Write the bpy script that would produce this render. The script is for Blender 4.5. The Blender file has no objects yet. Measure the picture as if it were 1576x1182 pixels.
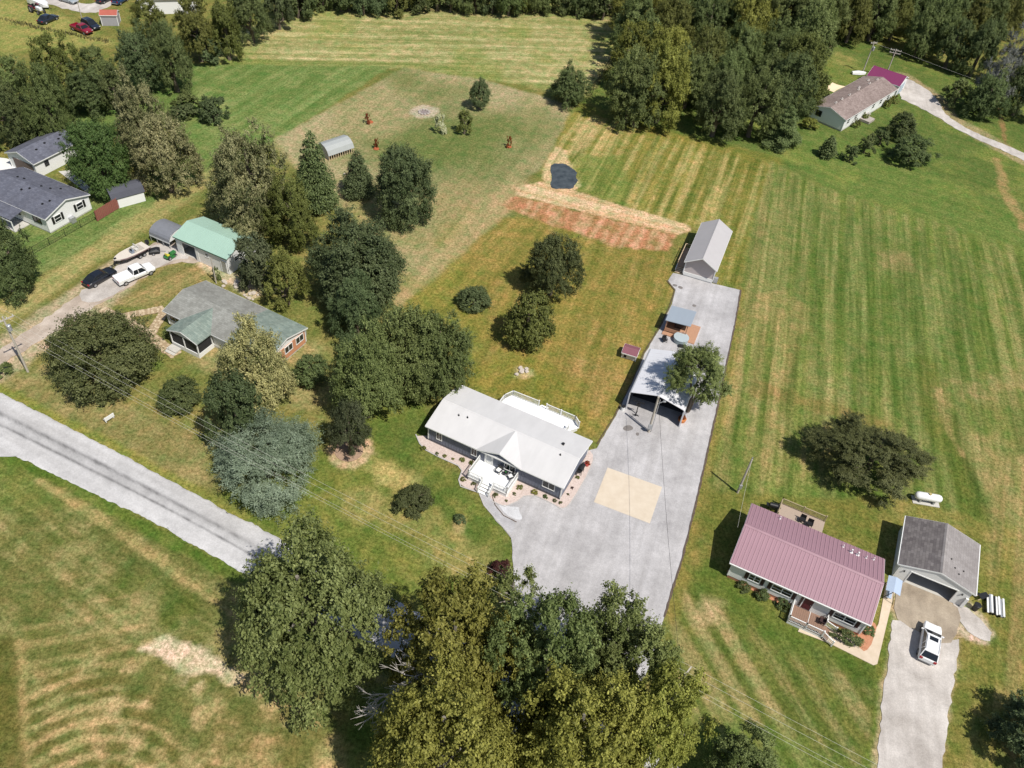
import bpy, math, random
import numpy as np
from mathutils import Vector, Matrix

random.seed(7)
rng = np.random.default_rng(7)
scene = bpy.context.scene
COL = scene.collection
PI = math.pi

# ------------------------------------------------------------------ camera, sky, sun, exposure
IMG_W, IMG_H, FOCAL = 1576.0, 1182.0, 1260.3
PITCH, ROLL, CAM_Z = 0.77605, 0.10961, 76.0
_fw = Vector((0, math.cos(PITCH), -math.sin(PITCH)))
_r0 = Vector((1, 0, 0))
_u0 = _r0.cross(_fw)
_rt = math.cos(ROLL) * _r0 + math.sin(ROLL) * _u0
_up = -math.sin(ROLL) * _r0 + math.cos(ROLL) * _u0
CAM = Vector((0, 0, CAM_Z))
cd = bpy.data.cameras.new('camera')
cd.sensor_width = 36.0
cd.lens = 36.0 * FOCAL / IMG_W
cd.clip_start, cd.clip_end = 0.5, 6000.0
cam = bpy.data.objects.new('camera', cd)
COL.objects.link(cam)
m3 = Matrix((_rt, _up, -_fw)).transposed()
cam.matrix_world = Matrix.Translation(CAM) @ m3.to_4x4()
scene.camera = cam

SUN_EL, SUN_AZ = math.radians(57.5), math.radians(134.5)      # azimuth clockwise from +Y
sun_vec = Vector((math.sin(SUN_AZ) * math.cos(SUN_EL), math.cos(SUN_AZ) * math.cos(SUN_EL), math.sin(SUN_EL)))
world = bpy.data.worlds.new('World')
scene.world = world
world.use_nodes = True
nt = world.node_tree
nt.nodes.clear()
sky = nt.nodes.new('ShaderNodeTexSky')
sky.sky_type = 'NISHITA'
sky.sun_disc = False
sky.sun_elevation = SUN_EL
sky.sun_rotation = SUN_AZ
bg = nt.nodes.new('ShaderNodeBackground')
bg.inputs['Strength'].default_value = 0.095
wo = nt.nodes.new('ShaderNodeOutputWorld')
nt.links.new(sky.outputs[0], bg.inputs[0])
nt.links.new(bg.outputs[0], wo.inputs[0])
sl = bpy.data.lights.new('sun', 'SUN')
sl.energy = 5.0
sl.angle = math.radians(0.5)
sl.color = (1.0, 0.955, 0.88)
so = bpy.data.objects.new('sun', sl)
so.rotation_euler = (-sun_vec).to_track_quat('-Z', 'Y').to_euler()
so.location = (40, -20, 120)
COL.objects.link(so)
scene.view_settings.view_transform = 'Standard'
scene.view_settings.look = 'None'
scene.view_settings.exposure = 0.04
scene.view_settings.gamma = 1.0
scene.view_settings.use_curve_mapping = False
scene.render.engine = 'CYCLES'
scene.cycles.max_bounces = 6
scene.cycles.transparent_max_bounces = 8

# ------------------------------------------------------------------ helpers
def ray(px, py):
    return (px - IMG_W / 2) / FOCAL * _rt - (py - IMG_H / 2) / FOCAL * _up + _fw

def at(px, py, z=0.0):
    """The place at height z that the survey photograph shows at a pixel."""
    d = ray(px, py)
    return CAM + d * ((z - CAM_Z) / d.z)

def lin(r, g, b, k=1.0):
    f = lambda c: (c / 255 / 12.92) if c / 255 <= 0.04045 else ((c / 255 + 0.055) / 1.055) ** 2.4
    return (f(r) * k, f(g) * k, f(b) * k)

class MB:
    """Collects boxes, bars, prisms and quads, then links them as one mesh object."""
    def __init__(s):
        s.v, s.f, s.mi = [], [], []
    def add(s, vs, fs, m=0):
        o = len(s.v)
        s.v += [tuple(p) for p in vs]
        s.f += [tuple(i + o for i in f) for f in fs]
        s.mi += [m] * len(fs)
        return s
    def box(s, c, d, rz=0.0, m=0):
        x, y, z = d[0] / 2, d[1] / 2, d[2] / 2
        ca, sa = math.cos(rz), math.sin(rz)
        vs = []
        for sx, sy, sz in ((-1,-1,-1),(1,-1,-1),(1,1,-1),(-1,1,-1),(-1,-1,1),(1,-1,1),(1,1,1),(-1,1,1)):
            px, py = sx * x, sy * y
            vs.append((c[0] + ca * px - sa * py, c[1] + sa * px + ca * py, c[2] + sz * z))
        return s.add(vs, [(0,3,2,1),(4,5,6,7),(0,1,5,4),(1,2,6,5),(2,3,7,6),(3,0,4,7)], m)
    def bar(s, a, b, w, h=None, m=0):
        """square bar from a to b"""
        a, b = Vector(a), Vector(b)
        h = h or w
        d = (b - a).normalized()
        up = Vector((0, 0, 1)) if abs(d.z) < 0.95 else Vector((1, 0, 0))
        x = d.cross(up).normalized() * (w / 2)
        y = x.cross(d).normalized() * (h / 2)
        vs = [a - x - y, a + x - y, a + x + y, a - x + y, b - x - y, b + x - y, b + x + y, b - x + y]
        return s.add(vs, [(0,1,2,3),(7,6,5,4),(0,4,5,1),(1,5,6,2),(2,6,7,3),(3,7,4,0)], m)
    def tube(s, pts, rad, n=6, m=0, cap=True):
        pts = [Vector(p) for p in pts]
        if not hasattr(rad, '__len__'):
            rad = [rad] * len(pts)
        rings, vs, fs = [], [], []
        for i, p in enumerate(pts):
            d = (pts[min(i + 1, len(pts) - 1)] - pts[max(i - 1, 0)]).normalized()
            up = Vector((0, 0, 1)) if abs(d.z) < 0.9 else Vector((1, 0, 0))
            x = d.cross(up).normalized()
            y = d.cross(x).normalized()
            for k in range(n):
                a = 2 * PI * k / n
                vs.append(p + x * (rad[i] * math.cos(a)) + y * (rad[i] * math.sin(a)))
        for i in range(len(pts) - 1):
            for k in range(n):
                a, b = i * n + k, i * n + (k + 1) % n
                fs.append((a, b, b + n, a + n))
        if cap:
            fs.append(tuple(range(n))[::-1])
            fs.append(tuple(range((len(pts) - 1) * n, len(pts) * n)))
        return s.add(vs, fs, m)
    def extrude(s, prof, axis, a, b, m=0):
        """closed profile swept along an axis: 'x' takes (y,z), 'y' takes (x,z), 'z' takes (x,y)"""
        n = len(prof)
        mk = {'x': lambda p, t: (t, p[0], p[1]), 'y': lambda p, t: (p[0], t, p[1]), 'z': lambda p, t: (p[0], p[1], t)}[axis]
        vs = [mk(p, a) for p in prof] + [mk(p, b) for p in prof]
        fs = [tuple(range(n))[::-1], tuple(range(n, 2 * n))]
        fs += [(i, (i + 1) % n, (i + 1) % n + n, i + n) for i in range(n)]
        return s.add(vs, fs, m)
    def loft(s, rings, m=0, cap=True):
        n = len(rings[0])
        vs = [p for r in rings for p in r]
        fs = []
        for i in range(len(rings) - 1):
            for k in range(n):
                a, b = i * n + k, i * n + (k + 1) % n
                fs.append((a, b, b + n, a + n))
        if cap:
            fs.append(tuple(range(n))[::-1])
            fs.append(tuple(range((len(rings) - 1) * n, len(rings) * n)))
        return s.add(vs, fs, m)
    def quad(s, a, b, c, d, m=0):
        return s.add([a, b, c, d], [(0, 1, 2, 3)], m)
    def mesh(s, name, mats):
        me = bpy.data.meshes.new(name)
        me.from_pydata(s.v, [], s.f)
        mats = mats if isinstance(mats, (list, tuple)) else [mats]
        for k in mats:
            me.materials.append(k)
        if len(mats) > 1:
            me.polygons.foreach_set('material_index', s.mi)
        import bmesh
        bm = bmesh.new(); bm.from_mesh(me)
        bmesh.ops.recalc_face_normals(bm, faces=bm.faces[:])
        bm.to_mesh(me); bm.free()
        return me
    def build(s, name, mats, parent=None, smooth=False, bevel=0.0):
        me = s.mesh(name, mats)
        if smooth:
            me.polygons.foreach_set('use_smooth', [True] * len(me.polygons))
        return link(name, me, parent, bevel)

def link(name, me, parent=None, bevel=0.0):
    o = bpy.data.objects.new(name, me)
    COL.objects.link(o)
    if parent is not None:
        o.parent = parent
    if bevel:
        b = o.modifiers.new('edge', 'BEVEL'); b.width = bevel; b.segments = 2; b.limit_method = 'ANGLE'
    return o

def tag(o, label, cat, group=None, kind=None):
    if label: o['label'] = label
    if cat: o['category'] = cat
    if group: o['group'] = group
    if kind: o['kind'] = kind
    return o

def empty(name, loc, rz=0.0):
    e = bpy.data.objects.new(name, None)
    e.empty_display_size = 0.5
    COL.objects.link(e)
    e.location = loc
    e.rotation_euler = (0, 0, rz)
    return e

def structure(name, mb, mats):
    o = mb.build(name, mats)
    o['kind'] = 'structure'
    return o

# ------------------------------------------------------------------ materials
_mats = {}
def mat(name, col, rough=0.8, var=0.0, scale=4.0, col2=None, bump=0.0, metal=0.0, spec=0.5, stretch=None, detail=6.0, contrast=1.0):
    """Principled with a noise-driven mix between two tones of the real colour."""
    if name in _mats: return _mats[name]
    m = bpy.data.materials.new(name); m.use_nodes = True
    n, l = m.node_tree.nodes, m.node_tree.links
    p = n['Principled BSDF']
    p.inputs['Roughness'].default_value = rough
    p.inputs['Metallic'].default_value = metal
    p.inputs['Specular IOR Level'].default_value = spec
    c2 = col2 or tuple(min(1, c * (1 + var)) for c in col)
    c1 = col if col2 else tuple(c * (1 - var) for c in col)
    if var or col2 or bump:
        tc = n.new('ShaderNodeTexCoord'); mp = n.new('ShaderNodeMapping')
        l.new(tc.outputs['Object'], mp.inputs[0])
        if stretch: mp.inputs['Scale'].default_value = stretch
        nz = n.new('ShaderNodeTexNoise'); nz.inputs['Scale'].default_value = scale
        nz.inputs['Detail'].default_value = detail; nz.inputs['Roughness'].default_value = 0.65
        l.new(mp.outputs[0], nz.inputs['Vector'])
        r = n.new('ShaderNodeValToRGB')
        w = 0.22 / contrast
        r.color_ramp.elements[0].position = 0.5 - w; r.color_ramp.elements[1].position = 0.5 + w
        r.color_ramp.elements[0].color = (*c1, 1); r.color_ramp.elements[1].color = (*c2, 1)
        l.new(nz.outputs['Fac'], r.inputs[0]); l.new(r.outputs[0], p.inputs['Base Color'])
        if bump:
            b = n.new('ShaderNodeBump'); b.inputs['Strength'].default_value = 0.6; b.inputs['Distance'].default_value = bump
            l.new(nz.outputs['Fac'], b.inputs['Height']); l.new(b.outputs[0], p.inputs['Normal'])
    else:
        p.inputs['Base Color'].default_value = (*col, 1)
    _mats[name] = m
    return m

WHITE = mat('white_vinyl', (0.74, 0.74, 0.72), 0.55, 0.05, 3)
SIDING_W = mat('white_siding', (0.72, 0.72, 0.70), 0.6, 0.06, 1.5, stretch=(1, 1, 8))
GLASS = mat('window_glass', (0.015, 0.018, 0.022), 0.08, spec=0.6)
DARK = mat('dark_interior', (0.012, 0.013, 0.016), 0.9, 0.3, 2)
BLACK = mat('black_plastic', (0.012, 0.012, 0.013), 0.5, 0.2, 6)
RUBBER = mat('tyre_rubber', (0.02, 0.02, 0.02), 0.85, 0.2, 9)
STEEL = mat('galvanised_steel', (0.42, 0.43, 0.44), 0.45, 0.12, 5, metal=0.5)
WOOD_POLE = mat('weathered_pole_wood', (0.42, 0.38, 0.32), 0.85, 0.2, 3, stretch=(6, 6, 0.6))
CONCRETE = mat('concrete', (0.48, 0.46, 0.42), 0.85, 0.10, 2.0, bump=0.004)
WOOD_DECK = mat('deck_wood', (0.42, 0.30, 0.20), 0.8, 0.18, 4)
# ------------------------------------------------------------------ ground sheet: one mesh, grass tones stored per vertex
def value_noise(x, y, size, seed, octaves=3):
    """smooth noise in 0..1 with features of about `size` metres"""
    out = np.zeros_like(x); amp, tot = 1.0, 0.0
    for o in range(octaves):
        r = np.random.default_rng(seed * 31 + o)
        tab = r.random((257, 257))
        fx, fy = x / size + 91.7 * (o + 1), y / size + 37.3 * (o + 1)
        ix, iy = np.floor(fx).astype(int), np.floor(fy).astype(int)
        tx, ty = fx - ix, fy - iy
        tx, ty = tx * tx * (3 - 2 * tx), ty * ty * (3 - 2 * ty)
        a = tab[ix % 257, iy % 257]; b = tab[(ix + 1) % 257, iy % 257]
        c = tab[ix % 257, (iy + 1) % 257]; d = tab[(ix + 1) % 257, (iy + 1) % 257]
        out += amp * ((a * (1 - tx) + b * tx) * (1 - ty) + (c * (1 - tx) + d * tx) * ty)
        tot += amp; amp *= 0.55; size /= 2.1
    return out / tot

def sdf(poly, X, Y):
    """signed distance (positive inside) in metres to a ground polygon"""
    inside = np.zeros(X.shape, bool)
    dmin = np.full(X.shape, 1e9)
    n = len(poly)
    for i in range(n):
        (x1, y1), (x2, y2) = poly[i], poly[(i + 1) % n]
        dx, dy = x2 - x1, y2 - y1
        t = np.clip(((X - x1) * dx + (Y - y1) * dy) / (dx * dx + dy * dy + 1e-12), 0, 1)
        dmin = np.minimum(dmin, (X - x1 - t * dx) ** 2 + (Y - y1 - t * dy) ** 2)
        if y1 != y2:
            c = ((y1 > Y) != (y2 > Y)) & (X < (x2 - x1) * (Y - y1) / (y2 - y1) + x1)
            inside ^= c
    d = np.sqrt(dmin)
    return np.where(inside, d, -d)

def gp(px):
    return [tuple(at(x, y)[:2]) for x, y in px]

def spaced(lo, hi, f):
    out = [lo]
    while out[-1] < hi: out.append(out[-1] + f(out[-1]))
    return out

xs = spaced(-135, 150, lambda v: 0.36)
ys = spaced(17, 265, lambda v: 0.26 + 0.0017 * max(0, v - 30))
far = [30, 80, 200, 500, 1200, 3000]
xs = [xs[0] - d for d in far[::-1]] + xs + [xs[-1] + d for d in far]
ys = [ys[0] - d for d in far[::-1]] + ys + [ys[-1] + d for d in far]
GX, GY = np.meshgrid(np.array(xs), np.array(ys))
nx, ny = len(xs), len(ys)
X, Y = GX.ravel(), GY.ravel()
K_ALB = 0.84
def C(r, g, b): return np.array(lin(r, g, b, K_ALB))
col = np.tile(C(122, 118, 58), (X.size, 1))
nA = value_noise(X, Y, 11, 1, 4); nB = value_noise(X, Y, 3.2, 2, 4); nC = value_noise(X, Y, 1.1, 3, 3)
wob = (nB - 0.5) * 2.0 + (nC - 0.5) * 1.2

def sm(t): 
    t = np.clip(t, 0, 1); return t * t * (3 - 2 * t)

def lay(px, c, soft=0.8, wobble=0.6, op=1.0, brk=None, mask=None):
    """blend colour c into the ground inside a polygon; brk = noise array that breaks it up"""
    m = sm((sdf(gp(px), X, Y) + wob * wobble) / soft + 0.5) * op
    if brk is not None: m = m * brk
    if mask is not None: m = m * mask
    global col
    col = col * (1 - m[:, None]) + np.asarray(c) * m[:, None]

def blob(px, py, r, c, soft=1.0, op=1.0, sq=1.0):
    p = at(px, py)
    d = r - np.sqrt((X - p.x) ** 2 + ((Y - p.y) / sq) ** 2)
    m = sm((d + wob * 0.9) / soft + 0.5) * op
    global col
    col = col * (1 - m[:, None]) + np.asarray(c) * m[:, None]

def lane(pts, w, c, soft=0.6, wobble=0.4, op=1.0, brk=None):
    """soft strip of width w metres along a polyline of pixels"""
    q = gp(pts); dmin = np.full(X.shape, 1e9)
    for (x1, y1), (x2, y2) in zip(q, q[1:]):
        dx, dy = x2 - x1, y2 - y1
        t = np.clip(((X - x1) * dx + (Y - y1) * dy) / (dx * dx + dy * dy), 0, 1)
        dmin = np.minimum(dmin, np.hypot(X - x1 - t * dx, Y - y1 - t * dy))
    m = sm((w / 2 - dmin + wob * wobble) / soft + 0.5) * op
    if brk is not None: m = m * brk
    global col
    col = col * (1 - m[:, None]) + np.asarray(c) * m[:, None]

def stripes(a, b, width, seed, hard=1.0):
    """mower passes: noise across lines that run from pixel a to pixel b, value 0..1"""
    p, q = at(*a), at(*b)
    d = (q - p); d = Vector((d.x, d.y)).normalized()
    u = X * d.y - Y * d.x; v = X * d.x + Y * d.y
    s = 0.5 + 0.5 * np.sin(2 * PI * u / (2 * width) + 1.3 * (value_noise(u, v, 30, seed + 9, 2) - .5))
    n = value_noise(u * 1.0, v * 0.04, width * 1.1, seed, 3)
    return np.clip(0.5 + hard * (0.45 * (s - 0.5) + 1.5 * (n - 0.5)), 0, 1)

GREEN, LUSH, OLIVE = C(104, 116, 50), C(86, 110, 38), C(124, 120, 56)
TAN, STRAW, GOLD = C(166, 146, 92), C(184, 160, 108), C(150, 132, 54)

# upper left farm field and hay field
lay([(-60,-20),(60,10),(140,45),(180,68),(120,75),(0,80),(-60,80)], C(146,140,74), 3, 1.5)
hay = stripes((345,98),(620,103), 2.2, 11, 0.8)
lay([(330,100),(345,60),(420,30),(560,6),(830,-14),(985,10),(965,60),(935,110),(905,150),(855,140),(760,124),(622,104)], C(150,144,88), 1.5, 0.8)
lay([(330,100),(345,60),(420,30),(560,6),(830,-14),(985,10),(965,60),(935,110),(905,150),(855,140),(760,124),(622,104)], C(178,166,114), 1.5, 0.8, 0.85, brk=sm((hay * 0.6 + nC * 0.8 - 0.55) * 2.2))
lay([(330,100),(345,60),(420,30),(560,6),(830,-14),(985,10),(965,60),(935,110),(905,150),(855,140),(760,124),(622,104)], C(132,138,64), 1.5, 0.8, 0.55, brk=sm((nA - 0.5) * 4))
lay([(330,100),(622,104),(760,124),(855,140),(850,132),(760,114),(640,96),(345,90)], C(120,132,60), 1.2, 0.6, 0.5)
# green field on the left
gr = stripes((590,103),(430,213), 1.5, 12)
lay([(300,98),(600,103),(425,216),(350,270),(310,250),(240,180),(60,230),(60,160),(240,100)], C(104,122,60), 1.0, 0.4)
lay([(300,98),(600,103),(425,216),(350,270),(310,250),(240,180),(240,130)], C(122,138,76), 1.0, 0.4, 0.7, brk=sm((gr - 0.35) * 1.6) * sm(nA * 2 - 0.3))
lay([(300,98),(600,103),(425,216),(350,270),(310,250)], C(140,146,84), 1.0, 0.4, 0.35, brk=sm((nB - 0.5) * 5))
# dormant yard in the middle
yard = [(622,104),(760,126),(888,165),(872,205),(835,255),(800,285),(770,310),(640,450),(560,420),(520,330),(420,225),(425,214)]
lay(yard, C(154,142,98), 1.2, 0.5)
lay(yard, C(166,150,112), 1.2, 0.5, 0.8, brk=sm((nA - 0.42) * 4))
for px, py, r, op in ((690,215,9,.75),(640,235,8,.7),(760,215,9,.6),(820,190,7,.55),(700,150,6,.45),(620,120,4,.7),(650,140,5,.4),(560,232,6,.5),(720,190,8,.55),(690,260,9,.5),(760,275,8,.35)):
    blob(px, py, r, C(104,114,58), 6.0, op, 1.0)
lay([(500,330),(560,300),(680,300),(770,330),(640,470),(560,440)], C(136,128,62), 3, 1.0, 0.75, brk=sm((nA - 0.3) * 3))
blob(653, 172, 2.6, C(186,168,146), 0.8, 0.9)
blob(718, 310, 7, C(160,140,96), 5.0, 0.6)
lane([(800,285),(700,385),(610,470),(570,520)], 4.5, C(170,148,104), 3.0, 0.8, 0.85)
lane([(640,440),(560,400),(520,345),(420,228)], 3.5, C(136,130,70), 2.0, 0.8, 0.5)
# lawns round the left neighbours
lay([(-40,540),(60,495),(150,440),(245,375),(330,270),(420,225),(520,330),(560,420),(610,470),(560,620),(500,700),(420,830),(300,770),(-40,590)], C(132,124,66), 1.5, 0.8)
lay([(-40,540),(60,495),(150,440),(245,375),(330,270),(420,225),(520,330),(560,420),(610,470),(560,620),(500,700),(420,830),(300,770),(-40,590)], C(108,114,52), 1.5, 0.8, 0.65, brk=sm((nA - 0.45) * 5))
ll = stripes((0,480),(330,270), 1.7, 13)
lay([(-60,490),(40,440),(140,380),(240,318),(335,255),(300,235),(190,280),(60,330),(-60,380)], C(106,122,60), 1.5, 0.6)
lay([(-60,490),(40,440),(140,380),(240,318),(335,255),(300,235),(190,280),(60,330),(-60,380)], C(126,138,78), 1.5, 0.6, 0.55, brk=ll)
lane([(-20,500),(100,420),(215,345),(320,275),(345,258)], 4.2, C(158,146,90), 2.0, 0.8, 0.9)
lane([(-20,540),(60,490),(110,455),(200,400),(250,350),(345,280)], 3.2, C(106,112,52), 1.6, 0.8, 0.7)
hl = stripes((165,465),(300,400), 0.9, 14)
lay([(160,468),(200,440),(258,405),(310,403),(330,430),(270,455),(240,475)], C(150,132,80), 0.8, 0.5, 0.9)
lay([(160,468),(200,440),(258,405),(310,403),(330,430),(270,455),(240,475)], C(110,108,54), 0.8, 0.5, 0.8, brk=hl)
lay([(200,480),(255,478),(232,510)], C(146,128,76), 0.8, 0.4, 0.8)
lay([(40,570),(75,560),(240,640),(320,690),(330,740),(420,826),(-10,592)], C(146,134,84), 2.0, 1.0, 0.9)
lay([(40,570),(75,560),(240,640),(320,690),(330,740),(420,826),(-10,592)], C(120,112,58), 2.0, 1.0, 0.6, brk=sm((nB - 0.42) * 4))
lane([(-10,596),(200,703),(420,826)], 1.6, C(134,132,54), 0.8, 0.4, 0.8)
for px, py in ((470,600),(585,620),(330,550),(460,540)): blob(px, py, 3.0, C(164,146,98), 2.5, 0.7)
lane([(225,560),(300,585),(300,560)], 1.0, C(104,112,50), 1.0, 0.4, 0.6)
# front lawn of the white-roofed house
lay([(545,640),(600,600),(660,630),(650,690),(740,775),(790,835),(788,900),(600,930),(425,832),(330,760),(480,710)], C(108,116,48), 1.5, 0.8)
fl = stripes((650,690),(780,850), 1.1, 15)
lay([(560,650),(655,640),(650,690),(720,750),(770,805),(790,880),(700,850),(590,700)], C(88,104,42), 2.5, 0.8, 0.8)
lay([(560,690),(650,690),(770,820),(740,880),(600,900),(460,800)], C(132,128,58), 1.5, 0.8, 0.7, brk=sm((nB * 0.7 + fl * 0.5 - 0.5) * 3))
lay([(556,716),(580,702),(640,740),(612,752)], C(186,162,100), 2.0, 1.2, 0.85)
for px, py, r in ((690,850,3),(640,800,2.5),(735,865,2.2),(560,780,2.5),(600,790,2)): blob(px, py, r, C(158,142,84), 2.2, 0.55)
blob(540, 693, 2.6, C(196,164,128), 0.8, 0.9); blob(710, 808, 1.0, C(170,146,96), 0.5, 0.8)
# golden lawn behind the white-roofed house
gold = [(612,478),(776,335),(860,338),(1030,385),(1036,440),(1000,520),(950,640),(915,676),(705,590),(735,540),(700,480)]
lay(gold, C(132,120,54), 1.2, 0.6)
gs = stripes((1000,400),(925,640), 1.2, 16)
lay(gold, C(164,134,72), 1.2, 0.6, 0.45, brk=sm((nA * 0.6 + nB * 0.6 - 0.52) * 5))
lay(gold, C(104,108,36), 1.2, 0.6, 0.6, brk=sm((gs * 0.5 + nB - 0.75) * 3))
lay([(612,478),(700,400),(740,420),(745,530),(720,590),(690,500)], C(126,124,50), 3, 1.2, 0.6)
lay([(880,545),(960,570),(920,640),(850,600)], C(164,130,78), 3, 1.5, 0.4)
lay([(730,560),(800,540),(900,590),(915,676),(700,590)], C(124,120,44), 2.5, 1.0, 0.65)
blob(806, 572, 1.1, C(190,168,120), 0.8, 0.8)
# striped plot with the tilled garden and the pond
plot = [(880,168),(1000,190),(1188,246),(1160,340),(1140,445),(1108,430),(1128,350),(1062,350),(960,318),(890,290),(870,245),(835,262)]
ps = stripes((1040,210),(985,325), 1.15, 17, 1.15)
lay(plot, C(134,126,56), 0.9, 0.4)
lay(plot, C(178,158,98), 0.9, 0.4, 0.85, brk=sm((ps * .7 + nC * .45 - 0.42) * 2.2))
ps2 = stripes((1040,210),(985,325), 0.5, 73, 1.1)
lay(plot, C(110,112,46), 0.9, 0.4, 0.45, brk=ps2)
lay([(1110,225),(1188,246),(1140,445),(1108,430),(1120,350)], C(110,110,44), 1.5, 0.5, 0.6, brk=sm((1 - ps) * 1.4))
lay([(885,190),(925,178),(905,225),(880,240)], C(192,164,112), 1.5, 0.8, 0.75)
lay([(885,240),(960,240),(975,290),(960,318),(890,290)], C(112,124,54), 2.0, 0.8, 0.8)
lay([(840,250),(855,225),(870,232),(880,262),(893,285),(880,296),(845,294),(836,275)], C(198,168,124), 0.7, 0.5, 0.95)
soil = [(796,288),(832,280),(880,292),(955,316),(1062,347),(1064,356),(1045,362),(900,326),(792,300)]
lay(soil, C(212,178,140), 0.5, 0.4)
ss_ = stripes((830,290),(1060,352), 0.8, 18)
lay(soil, C(190,146,100), 0.5, 0.4, 0.6, brk=sm((ss_ - 0.45) * 4))
red = [(772,316),(792,300),(900,327),(1040,361),(1028,388),(955,380),(860,350)]
rs = stripes((900,335),(890,352), 0.9, 19)
lay(red, C(178,122,86), 0.9, 0.6, 0.95)
lay(red, C(200,156,120), 0.9, 0.6, 0.7, brk=sm((rs * 0.6 + nC * 0.6 - 0.5) * 3))
lay(red, C(136,112,50), 0.9, 0.6, 0.45, brk=sm((nB - 0.55) * 6))
# bright grass along the wood and round the mobile home
br = [(905,150),(935,110),(965,60),(1250,40),(1420,90),(1500,120),(1640,190),(1640,420),(1400,330),(1260,285),(1188,250),(1000,195),(880,170)]
lay(br, C(96,110,50), 2.0, 1.0)
lay([(1180,225),(1260,200),(1420,260),(1576,330),(1640,420),(1400,330),(1260,285)], C(104,120,54), 2.5, 1.0, 0.8)
lay(br, C(132,136,62), 2.0, 1.0, 0.5, brk=sm((nA - 0.52) * 5))
lane([(880,160),(1000,200),(1120,230),(1190,248)], 4, C(128,120,48), 2.5, 0.8, 0.6)
blob(1300, 92, 3.5, C(150,140,76), 2.5, 0.6); blob(1268, 66, 2.6, C(196,174,136), 1.0, 0.9)
lane([(1538,165),(1544,200),(1548,225)], 1.0, C(140,112,70), 0.6, 0.5, 0.9)
lane([(1535,245),(1545,290),(1576,350)], 1.6, C(160,132,84), 1.0, 0.8, 0.8)
# long mown field on the right
rf = [(1188,248),(1260,284),(1400,330),(1640,400),(1640,830),(1500,800),(1380,770),(1240,770),(1110,770),(1085,740),(1140,445),(1160,340)]
r1 = stripes((1187,300),(1150,560), 1.25, 20, 1.0)
lay(rf, C(104,118,50), 1.0, 0.4)
lay(rf, C(146,138,84), 1.0, 0.4, 0.55, brk=sm((r1 * .55 + nB * .35 + value_noise(X, Y, 25, 71, 2) * .5 - 0.52) * 2.6))
r1b = stripes((1187,300),(1150,560), 0.55, 72, 1.0)
lay(rf, C(88,100,40), 1.0, 0.4, 0.35, brk=r1b)
lay([(1188,248),(1165,420),(1120,640),(1085,740),(1140,445)], C(158,138,86), 2.0, 0.8, 0.75, brk=sm(r1 * 1.6 - 0.2))
lay([(1145,440),(1240,470),(1230,640),(1330,660),(1240,740),(1085,760)], C(162,138,84), 4, 1.5, 0.6, brk=sm(r1 * 0.8 + nB * 0.8 - 0.35))
lay([(1250,320),(1420,350),(1520,420),(1500,640),(1420,640),(1300,560)], C(94,112,50), 8, 3.0, 0.55, brk=sm(r1 * .8 + .25))
lay([(1430,600),(1640,560),(1640,820),(1530,790),(1490,740)], C(152,134,82), 4, 1.5, 0.7, brk=sm(nB * 1.4 - 0.2))
blob(1380, 400, 3.2, C(140,126,76), 2.5, 0.8); blob(1120, 470, 2, C(196,160,120), 1.5, .6)
for i in range(9):      # turning loops of the mower at the end of the rows
    blob(1172 + 24 * i, 600 + 7 * i, 1.5, C(128,112,58), 1.2, 0.55)
lane([(1425,560),(1440,660),(1470,700),(1500,790),(1515,820)], 3.0, C(106,112,46), 1.4, 0.6, 0.85)
lane([(1470,640),(1478,690),(1520,790)], 1.0, C(80,90,36), 0.7, 0.4, 0.7)
lane([(1445,600),(1460,665),(1482,700)], 0.9, C(170,142,92), 0.9, 0.4, 0.7)
# lawn round the pink-roofed house
pk = [(1085,752),(1240,765),(1400,765),(1510,800),(1700,840),(1700,1260),(980,1260),(1030,950)]
lay(pk, C(112,112,48), 1.5, 0.7)
lay(pk, C(140,128,66), 1.5, 0.7, 0.7, brk=sm((nA * 0.5 + nB * 0.6 - 0.5) * 4))
p1 = stripes((1116,935),(1200,1080), 1.3, 21, 1.2)
lay([(1060,900),(1180,960),(1340,1030),(1365,1100),(1350,1200),(1040,1200),(1030,960)], C(98,106,44), 2.0, 0.8, 0.9)
lay([(1060,900),(1180,960),(1290,1010),(1345,1060),(1350,1200),(1200,1200),(1040,1100),(1030,960)], C(160,142,92), 2.0, 0.8, 0.8, brk=sm((p1 - 0.36) * 2.0))
lay([(1090,860),(1220,960),(1350,1025),(1340,1060),(1180,985),(1060,905)], C(88,104,38), 1.5, 0.6, 0.8)
lay([(1085,920),(1110,925),(1100,960),(1070,960)], C(176,150,106), 1.8, 0.9, 0.8)
lay([(1060,1100),(1200,1120),(1350,1190),(1100,1260)], C(100,118,46), 3, 1.5, 0.7)
lay([(1370,930),(1386,950),(1365,1080),(1340,1182),(1330,1182),(1358,1020)], C(92,112,36), 1.0, 0.4, 0.9)
r2 = stripes((1545,840),(1530,1000), 1.4, 22, 1.0)
lay([(1515,700),(1700,700),(1700,1200),(1500,1200),(1480,980),(1520,880)], C(148,130,78), 2.0, 1.0, 0.7, brk=sm((r2 - 0.42) * 2.2))
lane([(1140,447),(1120,600),(1075,770),(1030,950)], 1.6, C(134,120,56), 1.0, 0.5, 0.6)
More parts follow.
